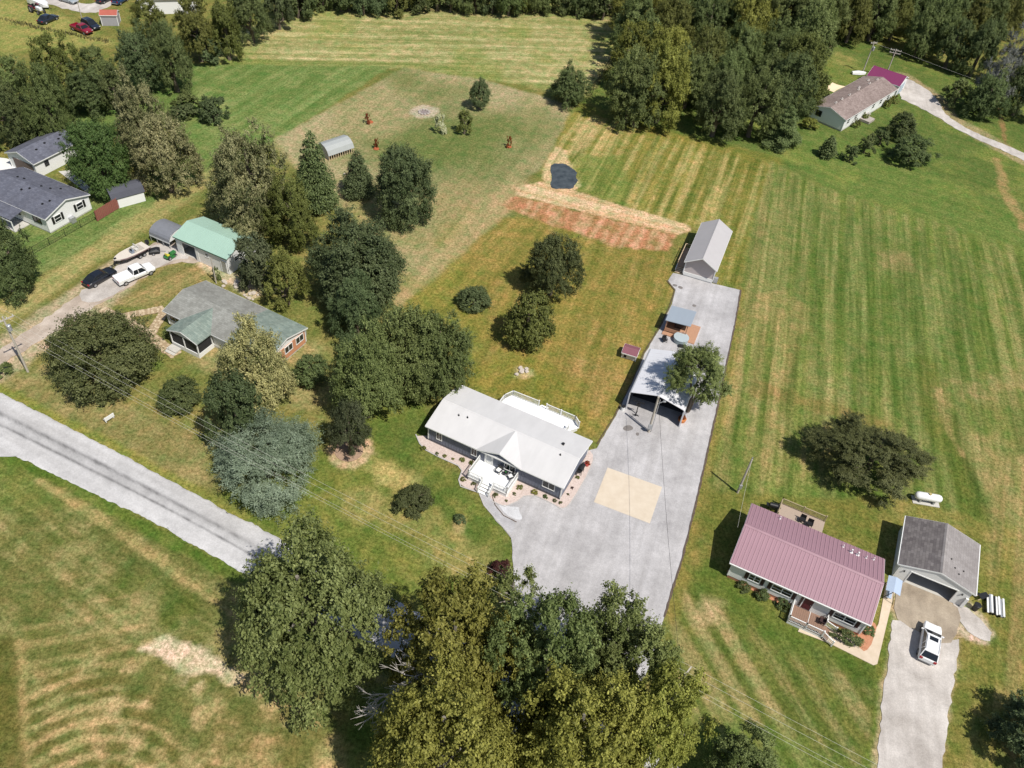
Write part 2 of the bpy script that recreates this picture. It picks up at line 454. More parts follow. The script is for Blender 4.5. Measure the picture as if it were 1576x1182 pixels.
# field in front of the road
fr = [(-120,640),(-10,690),(100,735),(370,880),(640,985),(760,1260),(-200,1260)]
lay(fr, C(108,108,54), 1.0, 0.5)
f1 = stripes((90,730),(420,960), 0.8, 23, 1.1)
lay(fr, C(150,138,86), 1.0, 0.5, 0.70, brk=sm((nB * 0.7 + nC * .35 + f1 * 0.25 - 0.58) * 4.5))
lay(fr, C(90,102,38), 1.0, 0.5, 0.7, brk=sm((nA * 0.5 + value_noise(X, Y, 4, 44, 4) * 0.8 - 0.68) * 5))
lay([(-60,690),(60,720),(120,780),(-60,800)], C(102,116,46), 3.0, 1.0, 0.6)
lane([(-10,694),(100,742),(240,820),(372,890)], 1.6, C(88,108,36), 0.7, 0.5, 0.9)
lane([(60,740),(200,830),(330,920)], 0.9, C(176,150,96), 0.8, 0.6, 0.7)
lay([(330,920),(420,870),(420,1010),(340,1000)], C(160,138,84), 2.5, 1.5, 0.6)
lay([(214,998),(250,984),(285,983),(312,990),(336,1015),(368,1042),(360,1052),(330,1042),(290,1038),(255,1020)], C(208,184,152), 0.7, 0.9, 0.95)
lay([(280,1000),(350,1030),(330,1060),(280,1056)], C(192,170,130), 1.0, 1.2, 0.5, brk=sm((nC - 0.45) * 6))
pc = at(120, 1290)
rad = np.hypot(X - pc.x, (Y - pc.y))
arc = np.clip(0.5 + 0.5 * np.sin(rad * 2 * PI / 1.55) + 1.1 * (nC - 0.5), 0, 1)
hz = stripes((40,960),(200,935), 0.9, 74, 1.1)
lay([(26,890),(200,900),(240,1020),(130,1050),(30,1060)], C(168,144,92), 2.0, 0.8, 0.55, brk=sm((hz - .5) * 3))
lay([(32,1060),(130,1040),(230,1080),(300,1182),(330,1260),(34,1260)], C(178,150,100), 1.6, 0.6, 0.75, brk=sm((arc * .8 + nB * .4 - 0.55) * 2.6))
lay([(30,1040),(130,1020),(230,1060),(300,1182),(330,1260),(34,1260)], C(104,94,42), 1.6, 0.5, 0.5, brk=sm((0.5 - arc) * 3))
lane([(28,990),(34,1090),(42,1200)], 0.7, C(182,150,98), 0.7, 0.4, 0.8)
lay([(-40,980),(26,985),(40,1200),(-60,1200)], C(96,92,38), 1.0, 0.6, 0.8)
lay([(20,1040),(300,1030),(420,1080),(560,1182),(560,1260),(0,1260)], C(128,108,62), 5, 2, .55, brk=sm((nA - .35) * 3))
lay([(150,1030),(420,1060),(520,1182),(400,1250),(200,1250)], C(182,154,108), 4, 2, .7, brk=sm((nB * .6 + nC * .5 - .55) * 6))
lay([(330,1090),(480,1090),(560,1182),(400,1200),(320,1182)], C(176,148,98), 3, 2.0, 0.75, brk=sm((nB - 0.35) * 4))
lay([(520,1080),(620,1060),(620,1182),(540,1182)], C(100,116,40), 2.5, 1.5, 0.8)
# bare soil beside drives
lane([(-10,560),(80,500),(150,452),(190,415)], 7.0, C(186,164,134), 1.5, 0.8, 0.8)
lane([(310,400),(360,430),(390,452)], 2.2, C(200,176,146), 1.0, 0.6, 0.9)
lay([(1375,900),(1400,890),(1480,930),(1482,975),(1455,1015),(1372,1000)], C(168,146,112), 0.8, 0.4, 0.9)
lay([(1440,930),(1490,925),(1532,975),(1520,992),(1490,985),(1460,965)], C(196,172,146), 0.6, 0.4, 0.9)
lay([(1340,1200),(1356,1060),(1374,940),(1390,900),(1398,960),(1450,1010),(1478,985),(1462,1080),(1448,1200)], C(184,158,122), 0.7, 0.4, 0.9)
lane([(1390,118),(1440,150),(1462,182),(1576,246)], 5.0, C(170,146,110), 1.2, 0.5, 0.7)
lum = col @ np.array([0.30, 0.60, 0.10])
col = col * 0.92 + lum[:, None] * np.array([0.96, 1.05, 0.62]) * 0.08
sk1 = value_noise((X * .95 - Y * .31) * 1.0, (X * .31 + Y * .95) * .05, 0.9, 55, 2)      # faint mower streaks everywhere
nD = value_noise(X, Y, 0.8, 66, 3)
col *= (0.80 + 0.16 * nC + 0.14 * sk1 + 0.12 * nD)[:, None]
dry = sm((nB * .5 + nD * .6 - .55) * 4)[:, None]
col = col * (1 - .11 * dry) + lum[:, None] * np.array([1.38, 1.18, .62]) * .11 * dry
col *= np.array([0.95, 1.01, 1.0])
col = np.clip(col, 0.004, 0.9)

# mowing direction: across / along distances and strength, kept per vertex for the grass material
def mow_uv(a, b):
    p_, q_ = at(*a), at(*b); d_ = Vector((q_.x - p_.x, q_.y - p_.y)).normalized()
    return X * d_.y - Y * d_.x, X * d_.x + Y * d_.y
MU, MV = mow_uv((1140,447), (1050,860)); MA = np.full(X.shape, .30)
def mow(px, a, b, amp):
    global MU, MV, MA
    s_ = sdf(gp(px), X, Y); u_, v_ = mow_uv(a, b); ins = s_ > 0
    MU = np.where(ins, u_, MU); MV = np.where(ins, v_, MV)
    MA = np.where(ins, amp * sm(s_ / .8 + .05), MA * np.clip(.15 - s_ / .8, 0, 1) if False else np.where(s_ > -.8, MA * sm(-s_ / .8), MA))
mow([(330,100),(345,60),(420,30),(560,6),(830,-14),(985,10),(965,60),(935,110),(905,150),(855,140),(760,124),(622,104)], (345,98), (620,103), .7)
mow([(300,98),(600,103),(425,216),(350,270),(310,250),(240,180),(240,130)], (590,103), (430,213), .45)
mow(gold, (1000,400), (925,640), .55)
mow([(612,478),(776,335),(860,338),(800,420),(700,520)], (770,345), (640,470), .6)
mow(plot, (1040,210), (985,325), 1.0)
mow(rf, (1187,300), (1150,560), 1.0)
mow(br, (1250,270), (1560,370), .35)
mow([(1060,900),(1180,960),(1340,1030),(1365,1100),(1350,1200),(1040,1200),(1030,960)], (1116,935), (1200,1080), .7)
mow([(1515,700),(1700,700),(1700,1200),(1500,1200),(1480,980),(1520,880)], (1545,840), (1530,1000), .8)
mow([(-120,640),(-10,690),(100,735),(370,880),(420,960),(200,980),(-100,960)], (90,730), (420,960), .6)
mow([(-60,490),(40,440),(140,380),(240,318),(335,255),(300,235),(190,280),(60,330),(-60,380)], (0,480), (330,270), .6)
mow([(160,468),(200,440),(258,405),(310,403),(330,430),(270,455),(240,475)], (165,465), (300,400), .8)
me = bpy.data.meshes.new('lawn_ground')
me.vertices.add(nx * ny)
z = (value_noise(X, Y, 2.0, 77, 2) - 0.5) * 0.03 - 0.02
me.vertices.foreach_set('co', np.stack([X, Y, z], 1).ravel().astype(np.float32))
i0 = (np.arange(ny - 1)[:, None] * nx + np.arange(nx - 1)[None]).ravel()
quads = np.stack([i0, i0 + 1, i0 + 1 + nx, i0 + nx], 1).astype(np.int32)
me.loops.add(quads.size); me.loops.foreach_set('vertex_index', quads.ravel())
me.polygons.add(len(quads)); me.polygons.foreach_set('loop_start', np.arange(0, quads.size, 4, dtype=np.int32))
ca = me.color_attributes.new('tone', 'FLOAT_COLOR', 'POINT')
ca.data.foreach_set('color', np.concatenate([col, np.ones((X.size, 1))], 1).ravel().astype(np.float32))
mw_ = me.attributes.new('mow', 'FLOAT_VECTOR', 'POINT')
mw_.data.foreach_set('vector', np.stack([MU, MV, MA], 1).astype(np.float32).ravel())
me.polygons.foreach_set('use_smooth', np.ones(len(quads), bool))
me.update(); me.validate()

gm = bpy.data.materials.new('mown_grass'); gm.use_nodes = True
n, l = gm.node_tree.nodes, gm.node_tree.links
p = n['Principled BSDF']; p.inputs['Roughness'].default_value = 0.95; p.inputs['Specular IOR Level'].default_value = 0.08
at_ = n.new('ShaderNodeAttribute'); at_.attribute_name = 'tone'
tc = n.new('ShaderNodeTexCoord')
def gnoise(scale, detail, rough):
    k = n.new('ShaderNodeTexNoise'); k.inputs['Scale'].default_value = scale; k.inputs['Detail'].default_value = detail
    k.inputs['Roughness'].default_value = rough; l.new(tc.outputs['Object'], k.inputs['Vector']); return k
def gramp(src, a, ca_, b, cb_):
    r = n.new('ShaderNodeValToRGB'); e = r.color_ramp.elements
    e[0].position, e[1].position = a, b; e[0].color, e[1].color = (*ca_, 1), (*cb_, 1)
    l.new(src, r.inputs[0]); return r
def gmul(a, b):
    k = n.new('ShaderNodeMix'); k.data_type = 'RGBA'; k.blend_type = 'MULTIPLY'; k.inputs[0].default_value = 1.0
    l.new(a, k.inputs[6]); l.new(b, k.inputs[7]); return k.outputs[2]
n1 = gnoise(2.6, 8, 0.75); n2 = gnoise(0.55, 5, 0.6); n3 = gnoise(7.0, 3, 0.7)
r1_ = gramp(n1.outputs['Fac'], 0.36, (0.50, 0.54, 0.44), 0.64, (1.50, 1.44, 1.54))
r2_ = gramp(n2.outputs['Fac'], 0.32, (0.70, 0.90, 0.76), 0.68, (1.30, 1.08, 1.20))
r3_ = gramp(n3.outputs['Fac'], 0.28, (0.66, 0.68, 0.64), 0.72, (1.34, 1.32, 1.36))
c_ = gmul(gmul(gmul(at_.outputs['Color'], r1_.outputs[0]), r2_.outputs[0]), r3_.outputs[0])
am = n.new('ShaderNodeAttribute'); am.attribute_name = 'mow'
sx_ = n.new('ShaderNodeSeparateXYZ'); l.new(am.outputs['Vector'], sx_.inputs[0])
def streak(fu, fv, detail, a, ca_, b, cb_):
    m1 = n.new('ShaderNodeMath'); m1.operation = 'MULTIPLY'; m1.inputs[1].default_value = fu; l.new(sx_.outputs[0], m1.inputs[0])
    m2 = n.new('ShaderNodeMath'); m2.operation = 'MULTIPLY'; m2.inputs[1].default_value = fv; l.new(sx_.outputs[1], m2.inputs[0])
    cx = n.new('ShaderNodeCombineXYZ'); l.new(m1.outputs[0], cx.inputs[0]); l.new(m2.outputs[0], cx.inputs[1])
    k = n.new('ShaderNodeTexNoise'); k.inputs['Scale'].default_value = 1.0; k.inputs['Detail'].default_value = detail; k.inputs['Roughness'].default_value = .6
    l.new(cx.outputs[0], k.inputs['Vector'])
    r = gramp(k.outputs['Fac'], a, ca_, b, cb_)
    mx = n.new('ShaderNodeMix'); mx.data_type = 'RGBA'; l.new(sx_.outputs[2], mx.inputs[0]); mx.inputs[6].default_value = (1, 1, 1, 1); l.new(r.outputs[0], mx.inputs[7])
    return mx.outputs[2]
c_ = gmul(c_, streak(1.7, .05, 3, .36, (.76, .83, .72), .64, (1.24, 1.16, 1.26)))
c_ = gmul(c_, streak(.55, .03, 2, .38, (.74, .82, .74), .62, (1.22, 1.14, 1.26)))
l.new(c_, p.inputs['Base Color'])
bp_ = n.new('ShaderNodeBump'); bp_.inputs['Strength'].default_value = 0.5; bp_.inputs['Distance'].default_value = 0.06
l.new(n1.outputs['Fac'], bp_.inputs['Height']); l.new(bp_.outputs[0], p.inputs['Normal'])
me.materials.append(gm)
ground = link('ground', me); ground['kind'] = 'structure'

# ------------------------------------------------------------------ roads, drives, pads, beds, pond (thin sheets with a ragged edge)
def smooth_closed(pts, n=3):
    pts = [Vector((p[0], p[1])) for p in pts]
    for _ in range(n):
        q = []
        for i, a in enumerate(pts):
            b = pts[(i + 1) % len(pts)]
            q += [a * 0.75 + b * 0.25, a * 0.25 + b * 0.75]
        pts = q
    return pts

def ragged(pts, step, amp, seed):
    r = random.Random(seed); out = []
    for i, a in enumerate(pts):
        b = pts[(i + 1) % len(pts)]
        a, b = Vector(a), Vector(b); L = (b - a).length; k = max(1, int(L / step))
        nrm = Vector((-(b - a).y, (b - a).x)).normalized() if L > 1e-6 else Vector((0, 0))
        for j in range(k):
            out.append(a.lerp(b, j / k) + nrm * r.uniform(-amp, amp))
    return out

def sheet(name, px, z, m, smooth=0, rag=0.0, step=0.7, thick=0.06, world=None, label=None):
    pts = world if world is not None else [at(x, y)[:2] for x, y in px]
    pts = [Vector((p[0], p[1])) for p in pts]
    if smooth: pts = smooth_closed(pts, smooth)
    if rag: pts = ragged(pts, step, rag, len(pts) + int(z * 1000))
    mb = MB().extrude([(p.x, p.y) for p in pts], 'z', z - thick, z)
    o = mb.build(name, m); o['kind'] = 'structure'
    return o

def gravel(name, base, dark, light, ang=79.0):
    """gravel: speckle, large soft blotches and optional wheel wear"""
    m = bpy.data.materials.new(name); m.use_nodes = True
    n, l = m.node_tree.nodes, m.node_tree.links
    p = n['Principled BSDF']; p.inputs['Roughness'].default_value = 0.9; p.inputs['Specular IOR Level'].default_value = 0.15
    tc = n.new('ShaderNodeTexCoord')
    def nz(s, d, r=0.6):
        k = n.new('ShaderNodeTexNoise'); k.inputs['Scale'].default_value = s; k.inputs['Detail'].default_value = d
        k.inputs['Roughness'].default_value = r; l.new(tc.outputs['Object'], k.inputs['Vector']); return k.outputs['Fac']
    def rp(src, a, c1, b, c2):
        r = n.new('ShaderNodeValToRGB'); e = r.color_ramp.elements; e[0].position, e[1].position = a, b
        e[0].color, e[1].color = (*c1, 1), (*c2, 1); l.new(src, r.inputs[0]); return r.outputs[0]
    def mx(a, b, mode='MULTIPLY', f=1.0):
        k = n.new('ShaderNodeMix'); k.data_type = 'RGBA'; k.blend_type = mode; k.inputs[0].default_value = f
        l.new(a, k.inputs[6]); l.new(b, k.inputs[7]); return k.outputs[2]
    c = rp(nz(0.20, 8, 0.62), 0.34, tuple(v * .93 for v in dark), 0.68, tuple(v * 1.03 for v in light))
    mpr = n.new('ShaderNodeMapping'); mpr.inputs['Rotation'].default_value = (0, 0, -math.radians(ang)); l.new(tc.outputs['Object'], mpr.inputs[0])
    mpk = n.new('ShaderNodeMapping'); mpk.inputs['Scale'].default_value = (.05, .9, 1)
    l.new(mpr.outputs[0], mpk.inputs[0]); kn = n.new('ShaderNodeTexNoise'); kn.inputs['Scale'].default_value = 1.0; kn.inputs['Detail'].default_value = 4
    l.new(mpk.outputs[0], kn.inputs['Vector'])
    c = mx(c, rp(kn.outputs['Fac'], .36, (.90, .895, .89), .62, (1.05, 1.05, 1.05)))
    c = mx(c, rp(nz(7, 5, 0.8), 0.3, (0.80, 0.80, 0.80), 0.7, (1.16, 1.16, 1.16)))
    c = mx(c, rp(nz(0.9, 8, 0.72), 0.35, (0.90, 0.90, 0.90), 0.62, (1.06, 1.06, 1.06)))
    l.new(c, p.inputs['Base Color'])
    b = n.new('ShaderNodeBump'); b.inputs['Strength'].default_value = 0.4; b.inputs['Distance'].default_value = 0.03
    l.new(nz(9, 4, 0.7), b.inputs['Height']); l.new(b.outputs[0], p.inputs['Normal'])
    return m

_a1, _a2 = at(1050,860), at(1140,447); DRV = math.degrees(math.atan2(_a2.y - _a1.y, _a2.x - _a1.x))
_a1, _a2 = at(0,645), at(395,857); RDA = math.degrees(math.atan2(_a2.y - _a1.y, _a2.x - _a1.x))
GRAVEL = gravel('grey_gravel', None, lin(180,177,177,K_ALB), lin(198,195,195,K_ALB), DRV)
ROADM = gravel('road_chip', None, lin(196,194,193,K_ALB), lin(206,204,203,K_ALB), RDA)
DRIVE2 = gravel('pale_gravel', None, lin(186,178,170,K_ALB), lin(214,207,200,K_ALB))
DIRTY = gravel('earthy_gravel', None, lin(170,152,134,K_ALB), lin(206,192,178,K_ALB))
APRON = gravel('earthy_concrete', None, lin(158,144,126,K_ALB), lin(190,176,156,K_ALB))
PINKST = mat('pink_gravel', lin(184,164,154,K_ALB), 0.95, col2=lin(226,210,202,K_ALB), scale=7, bump=0.02, detail=8)
SLABM = mat('cream_slab', lin(208,192,170,K_ALB), 0.85, col2=lin(222,208,188,K_ALB), scale=0.8, detail=8)
WALK = mat('pale_walk', lin(205,186,160,K_ALB), 0.85, col2=lin(222,204,182,K_ALB), scale=1.2, detail=8)
WATER = mat('pond_water', lin(44,50,54), 0.30, col2=lin(84,90,92), scale=0.8, detail=9, spec=0.5, bump=.01)
EDGE = mat('timber_edging', (0.10, 0.07, 0.05), 0.9, 0.3, 3)

top_w = [at(-60,572), at(0,603), at(200,706), at(420,824), at(620,930), at(830,1050), at(1060,1190)]
bot_w = [at(-60,655), at(0,690), at(100,738), at(240,806), at(372,880), at(560,985), at(760,1110), at(960,1240)]
def polyline_at(pts, t):
    L = [0]
    for p, q in zip(pts, pts[1:]): L.append(L[-1] + (q - p).length)
    d = t * L[-1]
    for i in range(len(pts) - 1):
        if d <= L[i + 1] or i == len(pts) - 2:
            return pts[i].lerp(pts[i + 1], (d - L[i]) / max(1e-6, L[i + 1] - L[i]))
tw, bw = [Vector(p[:2]) for p in top_w], [Vector(p[:2]) for p in bot_w]
NT, NS = 700, 44
T = np.linspace(0, 1, NT)
A0 = np.array([tuple(polyline_at(tw, t)) for t in T]); A1 = np.array([tuple(polyline_at(bw, t)) for t in T])
S_ = np.linspace(0, 1, NS)
RX = A0[:, None, 0] * (1 - S_) + A1[:, None, 0] * S_; RY = A0[:, None, 1] * (1 - S_) + A1[:, None, 1] * S_
j0 = (value_noise(RX, RY, .9, 81, 3) - .5) * .5
edge = np.minimum(S_, 1 - S_)[None] * np.ones((NT, 1))
sx = A1 - A0; sl2 = np.hypot(sx[:, 0], sx[:, 1])[:, None]
push = np.where(edge < .03, j0, 0)
RX += push * sx[:, :1] / sl2; RY += push * sx[:, 1:] / sl2
along = T[:, None] * 95 * np.ones((1, NS)); across = S_[None] * np.ones((NT, 1))
nlong = value_noise(along * 1.0, across * 9, 1.3, 82, 4); nlow = value_noise(along, across * 0 + 3, 9, 83, 2)
fade = np.clip(1.25 - T[:, None] * 1.15, .25, 1)
w1 = np.exp(-((across - .40 - .03 * (nlow - .5)) / .045) ** 2); w2 = np.exp(-((across - .60 - .03 * (nlow - .5)) / .028) ** 2)
w3 = np.exp(-((across - .50) / .14) ** 2)
fine = value_noise(along * 3, across * 30, .8, 84, 4)
wear = .8 * np.clip((w1 * .95 * fade + w2 * (.8 + .5 * nlow) + w3 * .45 * fade) * np.clip((nlong + .15) * 1.0, 0, 1.1) * (.75 + .5 * fine), 0, 1)
rme = bpy.data.meshes.new('road')
rme.vertices.add(NT * NS)
crownz = .05 + .05 * (1 - (2 * across - 1) ** 2) - np.where(edge < .02, .06, 0)
rme.vertices.foreach_set('co', np.stack([RX, RY, crownz], 2).astype(np.float32).ravel())
i0 = (np.arange(NT - 1)[:, None] * NS + np.arange(NS - 1)[None]).ravel()
qd = np.stack([i0, i0 + NS, i0 + NS + 1, i0 + 1], 1).astype(np.int32)
rme.loops.add(qd.size); rme.loops.foreach_set('vertex_index', qd.ravel())
rme.polygons.add(len(qd)); rme.polygons.foreach_set('loop_start', np.arange(0, qd.size, 4, dtype=np.int32))
wa = rme.attributes.new('wear', 'FLOAT', 'POINT'); wa.data.foreach_set('value', wear.astype(np.float32).ravel())
rme.polygons.foreach_set('use_smooth', np.ones(len(qd), bool)); rme.update(); rme.validate()
_n, _l = ROADM.node_tree.nodes, ROADM.node_tree.links
_p = _n['Principled BSDF']; _src = _p.inputs['Base Color'].links[0].from_socket
_a = _n.new('ShaderNodeAttribute'); _a.attribute_name = 'wear'
_m = _n.new('ShaderNodeMix'); _m.data_type = 'RGBA'
_l.new(_a.outputs['Fac'], _m.inputs[0]); _l.new(_src, _m.inputs[6]); _m.inputs[7].default_value = (.085, .082, .082, 1)
_l.new(_m.outputs[2], _p.inputs['Base Color'])
rme.materials.append(ROADM)
road = link('road', rme); road['kind'] = 'structure'
def strip(name, pts, w, z, m, rag=0.12):
    q = [Vector(at(x, y)[:2]) for x, y in pts]
    L, R = [], []
    for i, p_ in enumerate(q):
        d = (q[min(i + 1, len(q) - 1)] - q[max(i - 1, 0)]).normalized(); nn = Vector((-d.y, d.x))
        ww = w[i] if hasattr(w, '__len__') else w
        L.append(p_ + nn * ww / 2); R.append(p_ - nn * ww / 2)
    pts2 = ragged(L + R[::-1], 0.5, rag, 5)
    mb = MB().extrude([(v.x, v.y) for v in pts2], 'z', z - 0.02, z)
    o = mb.build(name, m); o['kind'] = 'structure'; return o

drive_px = [(1028,432),(1036,420),(1096,436),(1140,447),(1131,500),(1118,560),(1105,625),(1088,700),(1070,780),(1050,860),(1022,950),(1006,1010),
            (960,1110),(850,1090),(792,960),(790,880),(787,828),(764,802),(744,778),(737,760),(760,752),(820,740),(870,705),(918,690),(948,640),(975,585),(992,545),(1010,515),(1020,498),(1034,468),(1040,446)]
sheet('driveway', drive_px, 0.040, GRAVEL, 0, 0.05, 0.8)
strip('driveway_edging', [(1140,447),(1131,500),(1118,560),(1105,625),(1088,700),(1070,780),(1050,860),(1022,950)], 0.20, 0.10, EDGE, 0.05)
strip('path_edging', [(757,763),(762,778),(775,794),(795,804)], 0.10, 0.085, EDGE, 0.0)
strip('path_edging', [(737,758),(745,778),(765,801),(788,827)], 0.14, 0.08, mat('concrete_kerb', (.42,.40,.38), .8, .1, 3), 0.0)
strip('bed_edging', [(640,669),(646,683),(655,693),(678,705),(705,717),(711,725),(706,739),(709,749),(735,758)], 0.14, 0.09, mat('concrete_kerb', (.42,.40,.38)), 0.0)
strip('bed_edging', [(757,772),(777,780),(797,772),(806,764),(823,763),(849,775),(864,784),(874,780),(887,761),(903,733),(915,705)], 0.12, 0.09, mat('concrete_kerb', (.42,.40,.38)), 0.0)
strip('driveway_edging', [(1026,432),(1038,447),(1032,468),(1018,498),(1008,515),(990,545),(974,585),(946,640),(919,684)], 0.12, 0.09, EDGE, 0.03)
sheet('concrete_slab', [(914,773),(1000,806),(1019,750),(935,720)], 0.062, SLABM)
WALKG = gravel('walk_concrete', None, lin(180,178,180,K_ALB), lin(200,198,200,K_ALB))
walk_px = [(737,758),(757,764),(762,778),(775,794),(794,803),(788,826),(765,800),(745,778)]
sheet('footpath', walk_px, 0.055, WALKG, 2)
PALE = gravel('limestone_fines', None, lin(208,208,210,K_ALB), lin(224,224,226,K_ALB))
sheet('gravel_patch', [(760,764),(778,780),(800,780),(798,786),(806,800),(792,800),(774,789)], 0.050, PALE, 2)
OIL = mat('oil_stain', lin(126,120,116,K_ALB), 0.7, 0.2, 3)
for q in ([(960,656),(970,654),(976,660),(968,664),(958,662)], [(978,666),(984,666),(983,671),(979,671)], [(1066,468),(1072,470),(1071,473),(1065,472)], [(1036,437),(1043,439),(1041,442),(1034,440)], [(1046,440),(1052,443),(1048,446),(1042,442)]):
    sheet('oil_stain', q, 0.044, OIL, 2)
bed_px = [(640,668),(646,682),(655,692),(678,704),(705,716),(711,724),(706,738),(709,748),(735,757),(752,757),(757,771),(777,780),(797,771),(806,763),(823,762),(849,774),(864,783),(874,779),(887,760),(903,732),(915,704),(905,690),(860,740),(700,680)]
sheet('gravel_bed', bed_px, 0.075, PINKST, 1)
# pond with bank
sheet('pond', [(847,256),(853,251),(862,252),(870,252),(880,259),(889,265),(886,273),(890,278),(884,285),(881,291),(866,290),(850,291),(847,283),(849,275)], 0.03, WATER, 2, 0.08, 0.5)
# neighbours' drives and paths
sheet('gravel_drive', [(-60,572),(-20,548),(0,540),(60,497),(102,466),(150,438),(180,412),(218,384),(244,372),(272,374),(300,396),(312,405),(256,404),(200,440),(150,470),(76,518),(0,561),(-40,585)], 0.030, DIRTY, 1, 0.3, 0.8)
sheet('gravel_turnaround', [(118,450),(150,436),(182,408),(222,382),(246,374),(275,380),(300,396),(256,402),(200,438),(160,462),(128,468)], 0.036, DRIVE2, 1, 0.25, 0.7)
sheet('gravel_verge', [(-40,660),(-20,672),(0,684),(22,690),(34,700),(10,704),(-40,702)], 0.038, ROADM, 1, 0.1)
sheet('gravel_drive', [(1374,955),(1398,950),(1450,985),(1478,985),(1463,1080),(1446,1200),(1348,1200),(1358,1080)], 0.034, DRIVE2, 0, 0.15, 0.6)
sheet('concrete_apron', [(1378,898),(1398,890),(1470,928),(1480,958),(1458,1000),(1395,962),(1376,950)], 0.040, APRON, 1, 0.08, 0.6)
sheet('gravel_spur', [(1462,930),(1484,932),(1502,948),(1524,970),(1526,984),(1512,987),(1494,976),(1476,958)], 0.036, DRIVE2, 1, 0.15, 0.6)
sheet('concrete_walk', [(1228,972),(1276,990),(1344,1024),(1350,1022),(1372,930),(1380,900),(1364,896),(1352,960),(1335,992),(1285,970),(1236,955)], 0.045, WALK)
BRICKBED = mat('brick_chip_bed', lin(176,118,88,K_ALB), 0.95, col2=lin(206,150,116,K_ALB), scale=6, bump=0.02)
sheet('mulch_bed', [(1112,880),(1150,906),(1212,936),(1230,920),(1140,872)], 0.043, BRICKBED, 1, 0.05)
sheet('mulch_bed', [(1280,955),(1300,968),(1326,1003),(1338,1000),(1350,968),(1346,958),(1320,945)], 0.052, BRICKBED, 1, 0.05)
sheet('gravel_drive', [(1385,118),(1400,122),(1425,136),(1446,156),(1454,176),(1490,200),(1576,235),(1700,290),(1700,310),(1576,246),(1480,204),(1440,178),(1404,160),(1382,150)], 0.030, DRIVE2, 1, 0.2, 0.8)
sheet('gravel_drive', [(20,-8),(60,2),(100,14),(140,22),(165,12),(180,0),(196,-12),(180,-14),(165,-8),(140,8),(110,2),(70,-8)], 0.030, DRIVE2, 1, 0.3, 0.9)
FLAG = mat('flagstone', lin(176,156,126,K_ALB), 0.9, col2=lin(216,196,164,K_ALB), scale=3.2, detail=5, bump=0.02, contrast=1.6)
PATHB = mat('path_soil', lin(168,146,116,K_ALB), .95, .1, 3)
_paths = (([(157,476),(180,488),(211,483),(252,475)], 1.3), ([(184,489),(206,502),(228,516),(250,532),(272,547)], 1.7), ([(232,514),(243,497),(254,479)], 1.3))
_r = random.Random(8); fs = MB()
for pts, w in _paths:
    strip('stone_path', pts, w, 0.040 + .004 * len(pts), PATHB, 0.10)
    q = [Vector(at(x, y)[:2]) for x, y in pts]
    for a_, b_ in zip(q, q[1:]):
        d_ = b_ - a_; nn = Vector((-d_.y, d_.x)).normalized(); k = int(d_.length / .52)
        for i in range(k):
            for lane_ in range(3):
                c_ = a_ + d_ * ((i + _r.uniform(.2, .8)) / k) + nn * ((lane_ - 1) * w / 3.1 + _r.uniform(-.06, .06))
                m_ = 6; r0 = _r.uniform(.17, .29); ph_ = _r.random() * 6
                fs.extrude([(c_.x + r0 * _r.uniform(.75, 1.1) * math.cos(ph_ + 2 * PI * t / m_), c_.y + r0 * _r.uniform(.75, 1.1) * math.sin(ph_ + 2 * PI * t / m_)) for t in range(m_)], 'z', .03, .075 + _r.uniform(0, .02))
o = fs.build('flagstone', FLAG); o['kind'] = 'stuff'
sheet('driveway', [(-20,240),(10,244),(52,256),(30,262),(-20,262)], 0.03, mat('white_concrete', lin(232,230,226,K_ALB), 0.85, 0.04, 1), 0)
sheet('patio', [(90,264),(110,262),(142,292),(138,300)], 0.04, CONCRETE, 0)
# ------------------------------------------------------------------ building kit
def shingle(name, c1, c2, course=0.28):
    """asphalt shingles: fine courses, tab-to-tab tone, weather blotches"""
    m = bpy.data.materials.new(name); m.use_nodes = True
    n, l = m.node_tree.nodes, m.node_tree.links
    p = n['Principled BSDF']; p.inputs['Roughness'].default_value = 0.9; p.inputs['Specular IOR Level'].default_value = 0.2
    tc = n.new('ShaderNodeTexCoord')
    br = n.new('ShaderNodeTexBrick'); br.inputs['Scale'].default_value = 1.0
    br.inputs['Brick Width'].default_value = 0.5; br.inputs['Row Height'].default_value = course
    br.inputs['Mortar Size'].default_value = 0.012; br.inputs['Mortar Smooth'].default_value = 0.5
    br.inputs['Color1'].default_value = (*c1, 1); br.inputs['Color2'].default_value = (*c2, 1)
    br.inputs['Mortar'].default_value = (*[c * 0.75 for c in c1], 1)
    l.new(tc.outputs['Object'], br.inputs['Vector'])
    nz = n.new('ShaderNodeTexNoise'); nz.inputs['Scale'].default_value = 0.5; nz.inputs['Detail'].default_value = 8; nz.inputs['Roughness'].default_value = 0.7
    mp = n.new('ShaderNodeMapping'); mp.inputs['Scale'].default_value = (1, 0.35, 1)
    l.new(tc.outputs['Object'], mp.inputs[0]); l.new(mp.outputs[0], nz.inputs['Vector'])
    r = n.new('ShaderNodeValToRGB'); e = r.color_ramp.elements; e[0].position, e[1].position = 0.34, 0.66
    e[0].color, e[1].color = (0.80, 0.79, 0.78, 1), (1.14, 1.15, 1.15, 1); l.new(nz.outputs['Fac'], r.inputs[0])
    mx = n.new('ShaderNodeMix'); mx.data_type = 'RGBA'; mx.blend_type = 'MULTIPLY'; mx.inputs[0].default_value = 1
    l.new(br.outputs['Color'], mx.inputs[6]); l.new(r.outputs[0], mx.inputs[7]); l.new(mx.outputs[2], p.inputs['Base Color'])
    return m

def sheet_metal(name, c, var=0.05, rough=0.45):
    return mat(name, c, rough, var, 0.7, spec=0.4, stretch=(1, 0.3, 1), detail=8)

